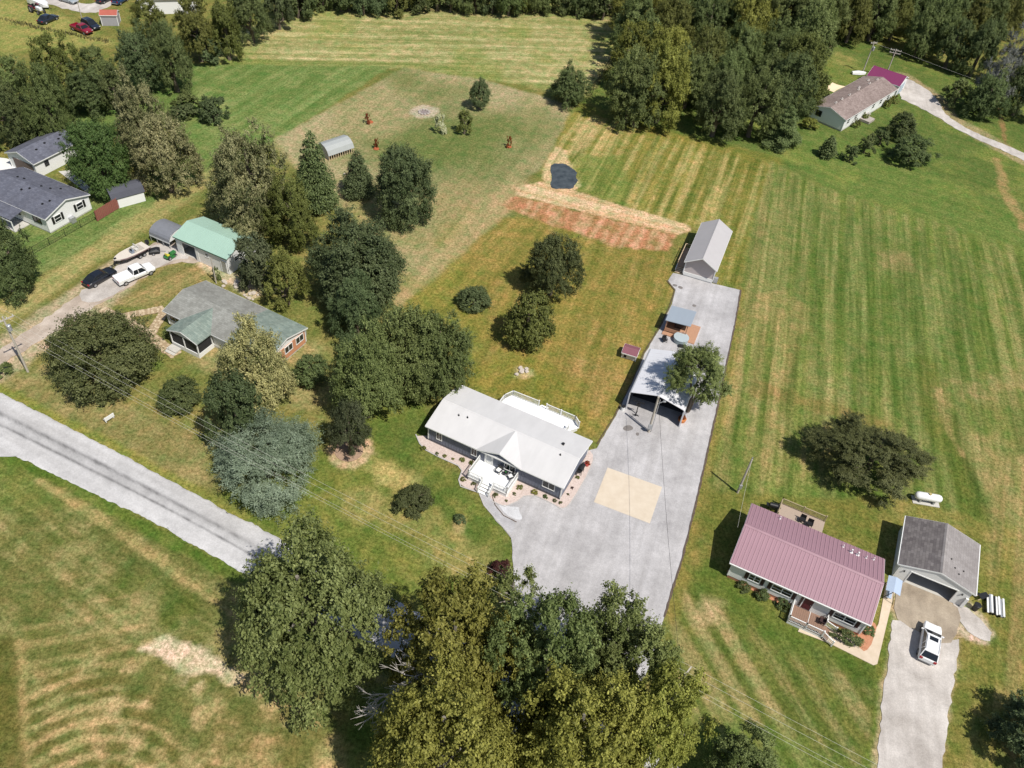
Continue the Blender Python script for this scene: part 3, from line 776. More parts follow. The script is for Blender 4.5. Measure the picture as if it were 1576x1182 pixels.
def house(name, label, cat, c, rot, L, W, eave, ridge, wallm, roofm, trimm, ov=(0.3, 0.35), base=0.0, t=0.14, found=None, walls=True, roof=True):
    """gable-roofed block; ridge along local x, front is local -y"""
    root = empty(name, (c[0], c[1], 0), math.radians(rot))
    tag(root, label, cat)
    k = (ridge - eave) / (W / 2)
    w, l2 = W / 2 - ov[1], L / 2 - ov[0]
    if walls:
        e2 = ridge - t - k * w - 0.01
        MB().extrude([(-w, base), (w, base), (w, e2), (0, ridge - t - 0.01), (-w, e2)], 'x', -l2, l2).build('wall', wallm, root)
        if found:
            MB().box((0, 0, base / 2), (2 * l2 - 0.06, 2 * w - 0.06, base), m=0).build('foundation', found, root)
        for sx in (-1, 1):
            for sy in (-1, 1):
                MB().box((sx * l2, sy * w, (base + e2) / 2), (0.14, 0.14, e2 - base - 0.01)).build('corner_trim', trimm, root)
    r = None
    if roof:
        r = MB().extrude([(-W / 2, eave - t), (-W / 2, eave), (0, ridge), (W / 2, eave), (W / 2, eave - t), (0, ridge - t)], 'x', -L / 2, L / 2).build('roof', roofm, root)
        f = MB()
        for sx in (-1, 1):
            x = sx * (L / 2 + 0.012)
            f.extrude([(-W / 2 - .01, eave - t - 0.06), (-W / 2 - .01, eave - 0.02), (0, ridge - 0.02), (W / 2 + .01, eave - 0.02), (W / 2 + .01, eave - t - 0.06), (0, ridge - t - 0.06)], 'x', x - 0.02, x + 0.02)
        for sy in (-1, 1):
            f.box((0, sy * (W / 2 + 0.022), eave - 0.10), (L, 0.04, 0.15))
        f.build('fascia', trimm, root)
        cap = MB().extrude([(-0.16, ridge - 0.16 * k + 0.012), (0, ridge + 0.022), (0.16, ridge - 0.16 * k + 0.012), (0, ridge + 0.004)], 'x', -L / 2, L / 2).build('ridge_cap', roofm, r)
    return root, r

def window(root, p, rz, w, h, split='v', frame=None, shutter=None):
    frame = frame or WHITE
    f = MB(); b = 0.09
    f.box((0, 0, h / 2 - b / 2), (w, 0.10, b)).box((0, 0, -h / 2 + b / 2), (w, 0.12, b))
    f.box((-w / 2 + b / 2, 0, 0), (b, 0.10, h - 2 * b)).box((w / 2 - b / 2, 0, 0), (b, 0.10, h - 2 * b))
    if split == 'v': f.box((0, 0, 0), (0.08, 0.09, h - 2 * b))
    if split == 'h': f.box((0, 0, 0), (w - 2 * b, 0.09, 0.06))
    if split == 'x':
        f.box((0, 0, 0), (0.10, 0.09, h - 2 * b)).box((-w / 4, 0, 0), (w / 2 - .14, 0.085, 0.05)).box((w / 4, 0, 0), (w / 2 - .14, 0.085, 0.05))
    o = f.build('window', frame, root); o.location = p; o.rotation_euler.z = rz
    MB().box((0, 0.01, 0), (w - 2 * b + .01, 0.05, h - 2 * b + .01)).build('pane', GLASS, o)
    if shutter:
        for s in (-1, 1):
            q = MB().box((0, 0, 0), (0.36, 0.06, h + 0.05)).box((0, -0.035, h / 4), (0.26, 0.02, h / 2 - .15)).box((0, -0.035, -h / 4), (0.26, 0.02, h / 2 - .15)).build('shutter', shutter, root)
            q.location = Vector(p) + Matrix.Rotation(rz, 3, 'Z') @ Vector((s * (w / 2 + 0.22), -0.01, 0)); q.rotation_euler.z = rz
    return o

def door(root, p, rz, w, h, m, glass=False):
    f = MB().box((-w / 2 - .05, 0, 0), (0.10, 0.12, h)).box((w / 2 + .05, 0, 0), (0.10, 0.12, h)).box((0, 0, h / 2 + .05), (w + .2, 0.12, 0.10)).build('door_frame', WHITE, root)
    f.location = p; f.rotation_euler.z = rz
    d = MB().box((0, 0.0, 0), (w, 0.06, h)).box((0, -.035, -h * .25), (w * .6, .02, h * .3))
    o = d.build('door', m, root); o.location = p; o.rotation_euler.z = rz
    if glass: MB().box((0, -0.04, h * .12), (w * .62, 0.03, h * .55)).build('pane', mat('pale_glass', (.35, .37, .40), .15), o)
    MB().box((w * .38, -0.06, -0.05), (0.05, 0.07, 0.14)).build('handle', STEEL, o)
    return o

def railing(parent, pts, z, h, m, gap=0.16, posts=True, name='railing'):
    mb = MB()
    for a, b in zip(pts, pts[1:]):
        a, b = Vector((*a, z) if len(a) == 2 else a), Vector((*b, z) if len(b) == 2 else b)
        L = (b - a).length; up = Vector((0, 0, 1))
        mb.bar(a + up * h, b + up * h, 0.09, 0.05).bar(a + up * 0.12, b + up * 0.12, 0.06, 0.05)
        k = max(2, int(L / gap))
        for i in range(1, k):
            q = a.lerp(b, i / k); mb.bar(q + up * 0.14, q + up * (h - .03), 0.045)
        np_ = max(1, int(L / 1.9))
        for i in range(np_ + 1):
            q = a.lerp(b, i / np_); mb.bar(q, q + up * (h + 0.09), 0.115)
            mb.box((q.x, q.y, q.z + h + 0.105), (0.14, 0.14, 0.04))
    return mb.build(name, m, parent)

def vents(roof, W, eave, ridge, spots, m, r=0.06, h=0.35):
    k = (ridge - eave) / (W / 2)
    for x, y in spots:
        z = ridge - k * abs(y)
        MB().tube([(x, y, z - 0.05), (x, y, z + h)], r, 8).tube([(x, y, z - .01), (x, y, z + .06)], r * 2.2, 8).build('vent', m, roof)

# ------------------------------------------------------------------ white-roofed house with front and back deck
R_WHITE = sheet_metal('white_roof', lin(222,220,219,K_ALB * .90), 0.07, 0.6)
BLUEGREY = mat('blue_grey_siding', lin(122,128,144,K_ALB), 0.7, 0.07, 1.2, stretch=(1, 1, 5))
SKIRT = mat('grey_skirting', lin(100,102,110,K_ALB), 0.8, 0.08, 2)
DECKW = mat('white_deck', (0.78, 0.78, 0.77), 0.6, 0.03, 2)
mh, mhr = house('ranch_house', 'blue-grey ranch house with off-white roof, small cross gable and white front deck', 'house',
                (0.3, 66.1), -22.9, 18.41, 8.35, 2.80, 3.80, BLUEGREY, R_WHITE, WHITE, (0.3, 0.30), 0.45, 0.13, SKIRT)
yw = -8.35 / 2 + 0.30
bt = MB()
for i in range(46):
    x = -8.75 + i * 0.39
    bt.box((x, yw - 0.015, 1.50), (0.05, 0.03, 1.98)).box((x, -yw + 0.015, 1.50), (0.05, 0.03, 1.98))
bt.build('siding_batten', BLUEGREY, mh)['kind'] = 'stuff'
dz = 3.83
MB().extrude([(-2.15, 2.80), (0.85, dz), (3.85, 2.80), (3.85, 2.68), (0.85, dz - 0.13), (-2.15, 2.68)], 'y', -8.35 / 2 - 0.06, -0.12).build('gable_roof', R_WHITE, mh)
MB().extrude([(-2.05, 2.5), (3.75, 2.5), (3.75, 2.67), (0.85, 3.66), (-2.05, 2.67)], 'y', yw - 0.02, yw + 0.6).build('gable_wall', BLUEGREY, mh)
MB().extrude([(-2.15, 2.76), (0.85, dz - 0.04), (3.85, 2.76), (3.85, 2.62), (0.85, dz - 0.18), (-2.15, 2.62)], 'y', -8.35 / 2 - 0.10, -8.35 / 2 - 0.062).build('gable_fascia', WHITE, mh)
window(mh, (-7.40, yw - .02, 1.68), 0, 0.80, 1.32)
window(mh, (-2.58, yw - .02, 1.68), 0, 0.82, 1.34)
window(mh, (2.22, yw - .03, 1.74), 0, 1.52, 1.12)
window(mh, (7.28, yw - .02, 1.76), 0, 1.62, 1.20)
door(mh, (-0.56, yw - .03, 1.68), 0, 0.92, 1.98, WHITE, True)
for x in (-6.2, -1.6, 5.0):
    window(mh, (x, -yw + .02, 1.75), PI, 1.1, 1.1)
MB().box((0.85, yw - .06, 2.75), (0.22, 0.14, 0.20)).build('porch_light', STEEL, mh)
vents(mhr, 8.35, 2.8, 3.8, [(-6.3, -1.2), (-5.2, -1.0), (6.6, 1.1), (7.0, -0.6)], BLACK, 0.05, 0.28)
MB().box((6.55, 1.2, 3.62), (0.30, 0.30, 0.20)).build('vent', BLACK, mhr)
fd = MB().box((0.79, -5.32, 0.72), (5.20, 2.96, 0.12)).box((0.79, -5.32, 0.34), (5.06, 2.82, 0.64)).build('front_deck', DECKW, mh)
railing(fd, [(-1.75, -3.95), (-1.75, -6.72), (0.14, -6.72)], 0.78, 0.92, WHITE)
railing(fd, [(1.56, -6.72), (3.33, -6.72), (3.33, -3.95)], 0.78, 0.92, WHITE)
for i in range(3):
    MB().box((0.85, -6.98 - 0.32 * i, 0.56 - 0.21 * i), (1.36, 0.34, 0.07)).build('step', DECKW, fd)
    MB().box((0.85, -6.82 - 0.32 * i, 0.46 - 0.21 * i), (1.36, 0.03, 0.20)).build('riser', mat('deck_shade_board', (.5, .5, .5), .7), fd)
railing(fd, [(0.14, -6.80, 0.68), (0.14, -7.80, 0.03)], 0, 0.9, WHITE)
railing(fd, [(1.56, -6.80, 0.68), (1.56, -7.80, 0.03)], 0, 0.9, WHITE)
bd = MB().extrude([(-4.0, 3.81), (-4.0, 6.6), (-3.35, 7.85), (0.35, 7.95), (1.4, 7.95), (5.55, 7.95), (6.4, 7.2), (5.3, 5.7), (5.3, 3.81)], 'z', 0.60, 0.72).build('back_deck', DECKW, mh)
MB().extrude([(-3.9, 3.81), (-3.9, 6.5), (-3.3, 7.75), (5.5, 7.85), (6.2, 7.2), (5.2, 5.6), (5.2, 3.81)], 'z', 0.02, 0.60).build('deck_skirt', WHITE, bd)
railing(bd, [(-3.95, 4.4), (-3.95, 6.55), (-3.32, 7.78), (0.35, 7.9)], 0.72, 0.92, WHITE)
railing(bd, [(1.45, 7.9), (5.5, 7.9), (6.3, 7.2)], 0.72, 0.92, WHITE)
railing(bd, [(5.3, 5.0), (5.3, 6.2)], 0.72, 0.92, WHITE)
for i in range(3):
    MB().box((0.9, 8.12 + 0.3 * i, 0.50 - 0.2 * i), (1.0, 0.3, 0.07)).build('step', DECKW, bd)

# ------------------------------------------------------------------ pink-roofed house
R_PINK = sheet_metal('pink_metal_roof', lin(168,132,142,K_ALB), 0.08, 0.5)
BRICK = mat('brick_face', lin(164,110,86,K_ALB), 0.9, col2=lin(196,142,112,K_ALB), scale=5)
MAROON = mat('maroon_paint', lin(88,28,40,K_ALB), 0.5, 0.1, 3)
SHUT = mat('brown_shutter', lin(62,40,40,K_ALB), 0.6, 0.1, 3)
ph, phr = house('ranch_house', 'white ranch house with ribbed pink metal roof and railed front porch', 'house',
                (33.9, 52.3), -22.5, 15.0, 9.05, 2.96, 4.42, SIDING_W, R_PINK, WHITE, (0.35, 0.26), 0.45, 0.13, BRICK)
k = (4.42 - 2.96) / (9.05 / 2); sl_ = math.hypot(9.05 / 2, 4.42 - 2.96)
pw = 15.0 / 34
def roof_panel_mesh(w, length, m):
    pr = [(-w / 2 + .004, 0), (-w / 2 + .004, .018), (-.045, .018), (-.022, .060), (.022, .060), (.045, .018), (w / 2 - .004, .018), (w / 2 - .004, 0)]
    return MB().extrude(pr, 'y', 0, length).mesh('roof_panel', m)
pm_ = roof_panel_mesh(pw, sl_ - 0.10, R_PINK)
for s in (-1, 1):
    for i in range(34):
        o = link('roof_panel', pm_, phr)
        o.location = (-7.5 + pw * (i + 0.5), s * 9.07 / 2, 2.96 + 0.006)
        o.rotation_euler = (math.atan(k), 0, 0) if s < 0 else (math.atan(k), 0, PI)
MB().extrude([(-0.22, 4.42 - 0.22 * k + 0.07), (0, 4.52), (0.22, 4.42 - 0.22 * k + 0.07), (0, 4.43)], 'x', -7.52, 7.52).build('ridge_cap', R_PINK, phr)
yw = -9.05 / 2 + 0.26
window(ph, (-4.50, yw - .02, 1.82), 0, 1.30, 1.12, 'x', shutter=SHUT)
window(ph, (-1.52, yw - .02, 1.82), 0, 2.20, 1.12, 'x', shutter=SHUT)
window(ph, (5.12, yw - .02, 1.82), 0, 2.30, 1.12, 'x', shutter=SHUT)
door(ph, (1.32, yw - .03, 1.62), 0, 0.95, 2.0, MAROON)
MB().box((0.62, yw - .03, 1.66), (0.26, 0.08, 1.9)).build('sidelight', GLASS, ph)
window(ph, (7.14, 1.5, 1.85), PI / 2, 1.0, 1.1, 'h')
for x in (-5, 1.5, 4.5): window(ph, (x, -yw + .02, 1.85), PI, 1.1, 1.0, 'h')
vents(phr, 9.05, 2.98, 4.44, [(3.9, 3.1), (4.6, 3.1)], WHITE, 0.09, 0.55)
vents(phr, 9.05, 2.98, 4.44, [(3.0, 3.5), (5.5, 3.2), (6.3, 3.5), (-4.1, 3.8)], WHITE, 0.05, 0.40)
for x in (-3.76, 3.76): MB().box((x, -9.05 / 2 - .09, 2.88), (7.46, 0.08, 0.09)).build('gutter', WHITE, phr)
BOARD = mat('porch_board', lin(146,116,98,K_ALB), 0.8, 0.15, 3, stretch=(0.6, 8, 1))
po = MB().box((1.86, -5.34, 0.22), (3.62, 2.38, 0.42)).build('porch', WHITE, ph)
for i in range(17):
    MB().box((0.15 + 0.214 * i, -5.34, 0.455), (0.20, 2.40, 0.04)).build('plank', BOARD, po)
MB().box((2.02, -5.34, 0.485), (0.05, 2.40, 0.02)).build('deck_strip', WHITE, po)
railing(po, [(0.06, -4.25), (0.06, -6.52), (1.86, -6.52), (3.66, -6.52)], 0.47, 0.92, WHITE, 0.15)
railing(po, [(3.66, -6.56, 0.45), (4.85, -6.90, 0.05)], 0, 0.9, WHITE, 0.15)
railing(po, [(3.66, -4.25), (3.66, -5.0)], 0.47, 0.92, WHITE, 0.15)
railing(po, [(3.66, -5.1, 0.45), (4.85, -5.1, 0.05)], 0, 0.9, WHITE, 0.15)
for i in range(2):
    MB().box((3.86 + .32 * i, -5.85, 0.34 - .17 * i), (0.33, 1.5, 0.06)).build('step', BOARD, po)
pdk = MB().box((-1.7, 7.25, 0.36), (5.4, 2.9, 0.12)).box((-1.7, 7.25, 0.16), (5.2, 2.7, 0.28)).build('back_deck', mat('grey_deck', lin(176,158,142,K_ALB), .85, .08, 3, stretch=(8, .5, 1)), ph)
LATT = mat('lattice_wood', lin(176,160,128,K_ALB), 0.8, 0.1, 4)
railing(pdk, [(-4.3, 6.3), (-4.3, 8.6), (0.9, 8.6)], 0.42, 0.95, LATT, 0.12)
for x, y in ((-0.1, 5.3), (1.0, 5.9), (4.6, 5.35)):
    pass
MB().box((3.6, 4.85, 0.05), (7.2, 1.0, 0.08)).build('back_walk', CONCRETE, ph)

# ------------------------------------------------------------------ white garage with grey roof (ridge runs away from the drive)
R_GREY = shingle('grey_shingle', lin(146,140,138,K_ALB), lin(158,152,150,K_ALB))
R_WORN = shingle('worn_grey_shingle', lin(104,98,98,K_ALB), lin(132,126,124,K_ALB))
ga = empty('garage', (49.2, 55.3, 0), math.radians(-21.4 + 90)); tag(ga, 'white garage with weathered grey roof and open door facing the drive', 'garage')
GL, GW, GE, GR, gt = 7.33, 8.13, 2.75, 4.0, 0.13
hl, hw = GL / 2 - .10, GW / 2 - .3
kk = (GR - GE) / (GW / 2)
e2 = GR - gt - kk * hw - .01
MB().box((0, hw - .06, e2 / 2), (2 * hl, 0.12, e2)).build('side_wall', SIDING_W, ga)
MB().box((0, -hw + .06, e2 / 2), (2 * hl, 0.12, e2)).build('side_wall', SIDING_W, ga)
MB().extrude([(-hw + .13, 0), (hw - .13, 0), (hw - .13, e2), (0, GR - gt - .02), (-hw + .13, e2)], 'x', hl - .12, hl).build('back_wall', SIDING_W, ga)
for s in (1, -1):
    MB().box((-hl + .06, s * (2.4 + (hw - .13 - 2.4) / 2), 1.1), (0.12, hw - .13 - 2.4, 2.2)).build('front_wall', SIDING_W, ga)
MB().extrude([(-hw + .13, 2.205), (hw - .13, 2.205), (hw - .13, e2), (0, GR - gt - .02), (-hw + .13, e2)], 'x', -hl, -hl + .12).build('front_gable', SIDING_W, ga)
MB().box((-hl - .02, 2.46, 1.1), (.05, .12, 2.2)).box((-hl - .02, -2.46, 1.1), (.05, .12, 2.2)).box((-hl - .02, 0, 2.26), (.05, 5.04, .12)).build('door_frame', WHITE, ga)
MB().box((0.2, 0, 2.18), (4.6, 4.7, 0.05)).build('garage_door', WHITE, ga)
MB().box((0, 0, 0.03), (2 * hl - .3, 2 * hw - .3, 0.06)).build('floor', CONCRETE, ga)
SHAD = mat('lamp_black', (0.03, 0.03, 0.03), .5)
for y in (3.1, -3.0):
    MB().box((-hl - .07, y, 1.95), (.12, .12, .22)).build('wall_lamp', SHAD, ga)
prf = [(0, GR), (-GW / 2, GE), (-GW / 2, GE - gt), (0, GR - gt)]
gr1 = MB().extrude([(-y, z) for y, z in prf], 'x', -GL / 2, GL / 2).build('roof', R_WORN, ga)      # slope on the house side
gr2 = MB().extrude(prf, 'x', -GL / 2, GL / 2).build('roof', R_GREY, ga)
MB().extrude([(-.2, GR - .2 * kk + .012), (0, GR + .05), (.2, GR - .2 * kk + .012), (0, GR + .004)], 'x', -GL / 2, GL / 2).build('ridge_cap', R_GREY, gr1)
f = MB()
for x in (-GL / 2 - .02, GL / 2 + .02):
    f.extrude([(-GW / 2, GE - .2), (-GW / 2, GE - .02), (0, GR - .02), (GW / 2, GE - .02), (GW / 2, GE - .2), (0, GR - .2)], 'x', x - .015, x + .015)
for s in (-1, 1): f.box((0, s * (GW / 2 + .05), GE - .08), (GL, .10, .10))
f.build('fascia', WHITE, ga)
vents(gr2, GW, GE, GR, [(-1.9, -1.4), (-1.0, -0.9), (-1.6, -2.4), (-2.4, -1.9)], BLACK, .04, .12)
MB().box((-hl - .12, -hw + .1, 0.9), (.2, .3, 1.6)).build('downspout', WHITE, ga)

# ------------------------------------------------------------------ white metal carport
cpt = empty('carport', (20.0, 78.4, 0), math.radians(-18.5)); tag(cpt, 'large white metal carport with open front on the gravel drive', 'carport')
CL, CW = 7.35, 9.3
CARW = sheet_metal('carport_white', lin(222,222,226,K_ALB), 0.04, 0.45)
cpf = []
for s, rng_ in ((-1, 1), (1, -1)):
    pass
top = [(-CL / 2, 2.85), (-CL / 2 + .06, 3.06), (-CL / 2 + .22, 3.20), (0, 4.12), (CL / 2 - .22, 3.20), (CL / 2 - .06, 3.06), (CL / 2, 2.85)]
und = [(x * 0.985, z - 0.06) for x, z in top[::-1]]
cr = MB().extrude(top + und, 'y', -CW / 2, CW / 2).build('roof', CARW, cpt)
rb = MB()
for i in range(1, 11):
    y = -CW / 2 + i * CW / 11
    for a, b in zip(top, top[1:]):
        rb.bar((a[0], y, a[1] + .01), (b[0], y, b[1] + .01), .05, .03)
rb.build('roof_rib', CARW, cr)
for s in (-1, 1):
    MB().box((s * (CL / 2 - .04), 0, 1.43), (0.05, CW, 2.84)).build('side_wall', CARW, cpt)
    MB().box((s * (CL / 2 - .12), -CW / 2 + .06, 1.42), (0.10, 0.10, 2.84)).build('post', CARW, cpt)
MB().extrude([(-CL / 2 + .09, 0), (CL / 2 - .09, 0), (CL / 2 - .09, 2.83), (CL / 2 - .3, 3.06), (0, 4.02), (-CL / 2 + .3, 3.06), (-CL / 2 + .09, 2.83)], 'y', CW / 2 - .07, CW / 2 - .02).build('back_wall', CARW, cpt)
SHADE_LINER = mat('shade_dark_liner', (.10, .105, .115), .6, .15, 2)  # dark grey panels added inside the carport to deepen its shade
for s in (-1, 1): MB().box((s * (CL / 2 - .085), .1, 1.43), (0.02, CW - .5, 2.8)).build('wall_shade_liner', SHADE_LINER, cpt)
MB().box((0, CW / 2 - .10, 1.5), (CL - .3, .02, 2.9)).build('back_shade_liner', SHADE_LINER, cpt)
MB().extrude([(x * .975, z - .10) for x, z in top[1:-1]] + [(x * .975, z - .12) for x, z in top[1:-1][::-1]], 'y', -CW / 2 + .12, CW / 2 - .12).build('ceiling_shade_liner', SHADE_LINER, cpt)
MB().box((0, 1.2, .055), (CL - .4, CW - 3.0, .03)).build('floor_shade_sheet', mat('carport_floor_shade', (.05, .05, .055), .8, .2, 2), cpt)  # near-black sheet added on the floor, standing in for deep shade
MB().box((0, CW / 2 + .6, 0.03), (6.9, 1.1, 0.12)).build('timber_pad', mat('grey_timber', lin(176,166,156,K_ALB), .85, .1, 3), cpt)

# ------------------------------------------------------------------ grey gabled shed at the head of the drive
R_SHED1 = sheet_metal('shed_roof', lin(186,182,182,K_ALB), 0.04, 0.5)
SHEDW = mat('shed_siding', lin(196,186,184,K_ALB), 0.7, 0.05, 1.5, stretch=(8, 8, 1))
sh, shr = house('shed', 'long light-grey gabled shed standing at the head of the gravel drive', 'shed',
                (28.7, 110.4), -17.8 + 90, 12.2, 5.15, 2.95, 4.45, SHEDW, R_SHED1, WHITE, (0.65, 0.22), 0.45, 0.12, WHITE)
MB().box((-12.2 / 2 + .62, 0, 0.50), (0.06, 4.72, 0.55)).build('white_skirt', WHITE, sh)
st = MB().box((-1.4, 3.1, 0.50), (5.4, 1.25, 0.10)).build('ramp_deck', WOOD_DECK, sh)
railing(st, [(-3.9, 3.68), (1.2, 3.68), (1.2, 2.6)], 0.55, 0.9, mat('pale_wood', lin(214,190,160,K_ALB), .8, .1, 4), .3)
for i in range(4):
    MB().box((-4.3 - .3 * i, 3.1, 0.42 - .11 * i), (0.26, 1.2, 0.06)).build('step', mat('pale_wood', (.5, .4, .3)), st)
MB().bar((-4.1, 3.7, .9), (-5.3, 3.7, .55), .08).bar((-4.1, 2.5, .9), (-5.3, 2.5, .55), .08).build('handrail', WHITE, st)
door(sh, (0.2, 2.36, 1.5), PI, 0.95, 2.0, WHITE)
MB().box((-4.9, -2.75, 0.5), (0.5, 0.6, 0.9)).build('meter_box', STEEL, sh)

# ------------------------------------------------------------------ spa shelter, small coop
gz = empty('shelter', (23.0, 92.6, 0), math.radians(-18.3)); tag(gz, 'small timber shelter with flat blue-grey roof and orange wood floor beside the drive', 'shelter')
SPAROOF = sheet_metal('blue_grey_roof', lin(158,168,178,K_ALB), 0.04, 0.4)
CEDAR = mat('cedar', lin(186,142,112,K_ALB), 0.75, 0.15, 4, stretch=(1, 1, 6))
MB().extrude([(-1.75, 2.28), (-1.75, 2.36), (1.9, 2.62), (1.9, 2.54)], 'y', -1.85, 1.85).build('roof', SPAROOF, gz)
for x in (-1.5, 1.5):
    for y in (-1.6, 1.6):
        MB().box((x, y, 1.13), (.12, .12, 2.26)).build('post', CEDAR, gz)
MB().box((0.7, -0.2, 0.09), (4.8, 4.2, 0.16)).build('floor', CEDAR, gz)
for i in range(6):
    MB().box((-1.5, -1.3 + .5 * i, 1.2), (.05, .42, 2.0)).build('plank', CEDAR, gz)
MB().box((0, 1.6, 1.2), (2.9, .05, 2.0)).build('back_wall', CEDAR, gz)
MB().box((0, -1.6, 0.65), (2.9, .06, 0.5)).build('front_rail', CEDAR, gz)
MB().box((0.4, 0.4, 0.6), (1.6, 1.0, 0.85)).build('counter', mat('dark_wood', (.06, .04, .03), .7, .2, 4), gz)

co, cor = house('chicken_coop', 'tiny white coop with maroon ribbed roof on the lawn beside the carport', 'coop',
                (15.9, 85.5), -16.6, 2.2, 2.05, 1.15, 1.5, SIDING_W, mat('maroon_metal', lin(140,88,98,K_ALB), .5, .08, 2), WHITE, (.12, .25), 0.1, .05, CONCRETE)
for i in range(9):
    MB().box((-1.0 + .25 * i, -.51, 1.345), (.03, 1.05, .03)).build('roof_rib', mat('maroon_metal', (.3, .1, .1)), cor).rotation_euler.x = 0
for o in list(cor.children):
    if o.name.startswith('roof_rib'):
        o.data.transform(Matrix.Translation((0, -.51, 1.345)) @ Matrix.Rotation(math.atan(.35 / 1.025), 4, 'X') @ Matrix.Translation((0, .51, -1.345)))
MB().box((-.55, -.80, .55), (.35, .05, .6)).build('hatch', DARK, co)

# ------------------------------------------------------------------ green-grey roofed house on the left
R_SAGE = shingle('sage_shingle', lin(124,138,130,K_ALB), lin(146,158,148,K_ALB))
R_DULL = shingle('dull_grey_shingle', lin(140,140,134,K_ALB), lin(158,158,152,K_ALB))
SALMON = mat('salmon_siding', lin(206,146,112,K_ALB), 0.75, 0.06, 2, stretch=(1, 1, 8))
lhc, lhr = house('ranch_house', 'ranch house with mottled grey-green shingle roof, screened corner porch and salmon end wall', 'house',
                 (-37.7, 81.2), -24.6, 17.9, 7.95, 2.7, 3.75, SIDING_W, R_DULL, WHITE, (.3, .35), .35, .13, CONCRETE)
kk = (3.75 - 2.7) / (7.95 / 2)
for s in (-1, 1):
    q = [(s * 0.02, 3.75 + .008 - .02 * kk), (s * 7.95 / 2, 2.708), (s * 7.95 / 2, 2.722), (s * 0.02, 3.772 - .02 * kk)]
    MB().extrude(q, 'x', 2.2, 8.96).build('newer_roofing', R_SAGE, lhr)
MB().box((8.96 - .30 + .03, 0, 1.35), (0.06, 7.0, 2.0)).build('end_wall', SALMON, lhc)
for y in (-2.0, 0.2, 2.4): window(lhc, (8.75, y, 1.75), PI / 2, 1.55, 1.15, 'v')
window(lhc, (-7.2, -3.64, 1.7), 0, 2.2, .9, 'v')
window(lhc, (3.2, -3.64, 1.7), 0, 1.6, 1.1, 'v')
pr_ = MB().extrude([(-5.75, 2.70), (-3.1, 3.60), (-0.45, 2.70), (-0.45, 2.58), (-3.1, 3.47), (-5.75, 2.58)], 'y', -6.45, -0.3).build('porch_roof', R_SAGE, lhc)
MB().extrude([(-5.75, 2.66), (-3.1, 3.56), (-0.45, 2.66), (-0.45, 2.50), (-3.1, 3.40), (-5.75, 2.50)], 'y', -6.50, -6.452).build('porch_fascia', WHITE, lhc)
pf = MB().box((-3.1, -4.98, 0.35), (4.7, 2.7, 0.7)).build('screened_porch', SIDING_W, lhc)
for x in (-5.4, -3.1, -0.8): MB().box((x, -6.26, 1.62), (.14, .14, 1.86)).build('post', WHITE, pf)
MB().box((-0.8, -3.8, 1.62), (.14, .14, 1.86)).box((-5.4, -3.8, 1.62), (.14, .14, 1.86)).build('post', WHITE, pf)
MB().box((-4.25, -6.22, 1.6), (2.1, .03, 1.7)).box((-1.95, -6.22, 1.6), (2.1, .03, 1.7)).box((-.82, -5.0, 1.6), (.03, 2.2, 1.7)).box((-5.38, -5.0, 1.6), (.03, 2.2, 1.7)).build('screen', mat('insect_screen', (.02, .02, .022), .8, .2, 5), pf)
MB().extrude([(-5.35, 2.45), (-3.1, 3.38), (-.85, 2.45)], 'y', -6.24, -6.18).build('gable', WHITE, lhc)
MB().box((-4.6, -6.95, .25), (1.6, 1.0, .25)).box((-4.6, -7.6, .12), (1.6, .5, .12)).build('stoop', CONCRETE, lhc)
MB().box((7.2, 4.6, .45), (.9, .8, .9)).build('air_conditioner', STEEL, lhc)

# ------------------------------------------------------------------ mint-roofed workshop and grey arched shelter beside it
R_MINT = sheet_metal('mint_metal_roof', lin(166,196,180,K_ALB), 0.04, 0.5)
mw = empty('workshop', (-46.2, 98.4, 0), math.radians(-23.5)); tag(mw, 'white workshop with mint green metal roof and open door beside the dirt drive', 'workshop')
ML, MW_, ME, MR = 10.2, 6.4, 2.95, 3.95
mkk = (MR - ME) / (MW_ / 2); hw = MW_ / 2 - .2; hl = ML / 2 - .2; e2 = MR - .12 - mkk * hw
mr = MB().extrude([(-MW_ / 2, ME - .1), (-MW_ / 2, ME), (0, MR), (MW_ / 2, ME), (MW_ / 2, ME - .1), (0, MR - .1)], 'x', -ML / 2, ML / 2).build('roof', R_MINT, mw)
rp = MB()
for i in range(1, 23):
    x = -ML / 2 + i * ML / 23
    for s in (-1, 1): rp.bar((x, s * MW_ / 2, ME + .012), (x, 0, MR + .012), .05, .03)
rp.build('roof_rib', R_MINT, mr)['kind'] = 'stuff'
MB().box((0, -MW_ / 2 - .02, ME - .08), (ML, .05, .16)).build('fascia', mat('dark_green_trim', lin(60, 96, 80), .6), mw)
MB().extrude([(-hw, 0), (hw, 0), (hw, e2), (0, MR - .13), (-hw, e2)], 'x', hl - .12, hl).build('end_wall', SIDING_W, mw)
MB().extrude([(-hw, 0), (hw, 0), (hw, e2), (0, MR - .13), (-hw, e2)], 'x', -hl, -hl + .12).build('end_wall', SIDING_W, mw)
MB().box((0, hw - .06, e2 / 2), (2 * hl - .26, .12, e2)).build('back_wall', SIDING_W, mw)
MB().box((-4.25, -hw + .06, e2 / 2), (1.0, .12, e2)).box((1.75, -hw + .06, e2 / 2), (6.1, .12, e2)).box((-2.55, -hw + .06, 2.55), (2.4, .12, .5)).build('front_wall', SIDING_W, mw)
MB().box((0, 0, .03), (2 * hl - .3, 2 * hw - .3, .05)).build('floor', CONCRETE, mw)
MB().box((-.9, -hw - .03, 1.15), (.5, .05, 2.2)).build('sliding_door', WHITE, mw)
window(mw, (1.0, -hw - .0, 1.9), 0, .7, .7, 'h')
door(mw, (4.1, -hw - .01, 1.1), 0, .9, 2.0, STEEL)
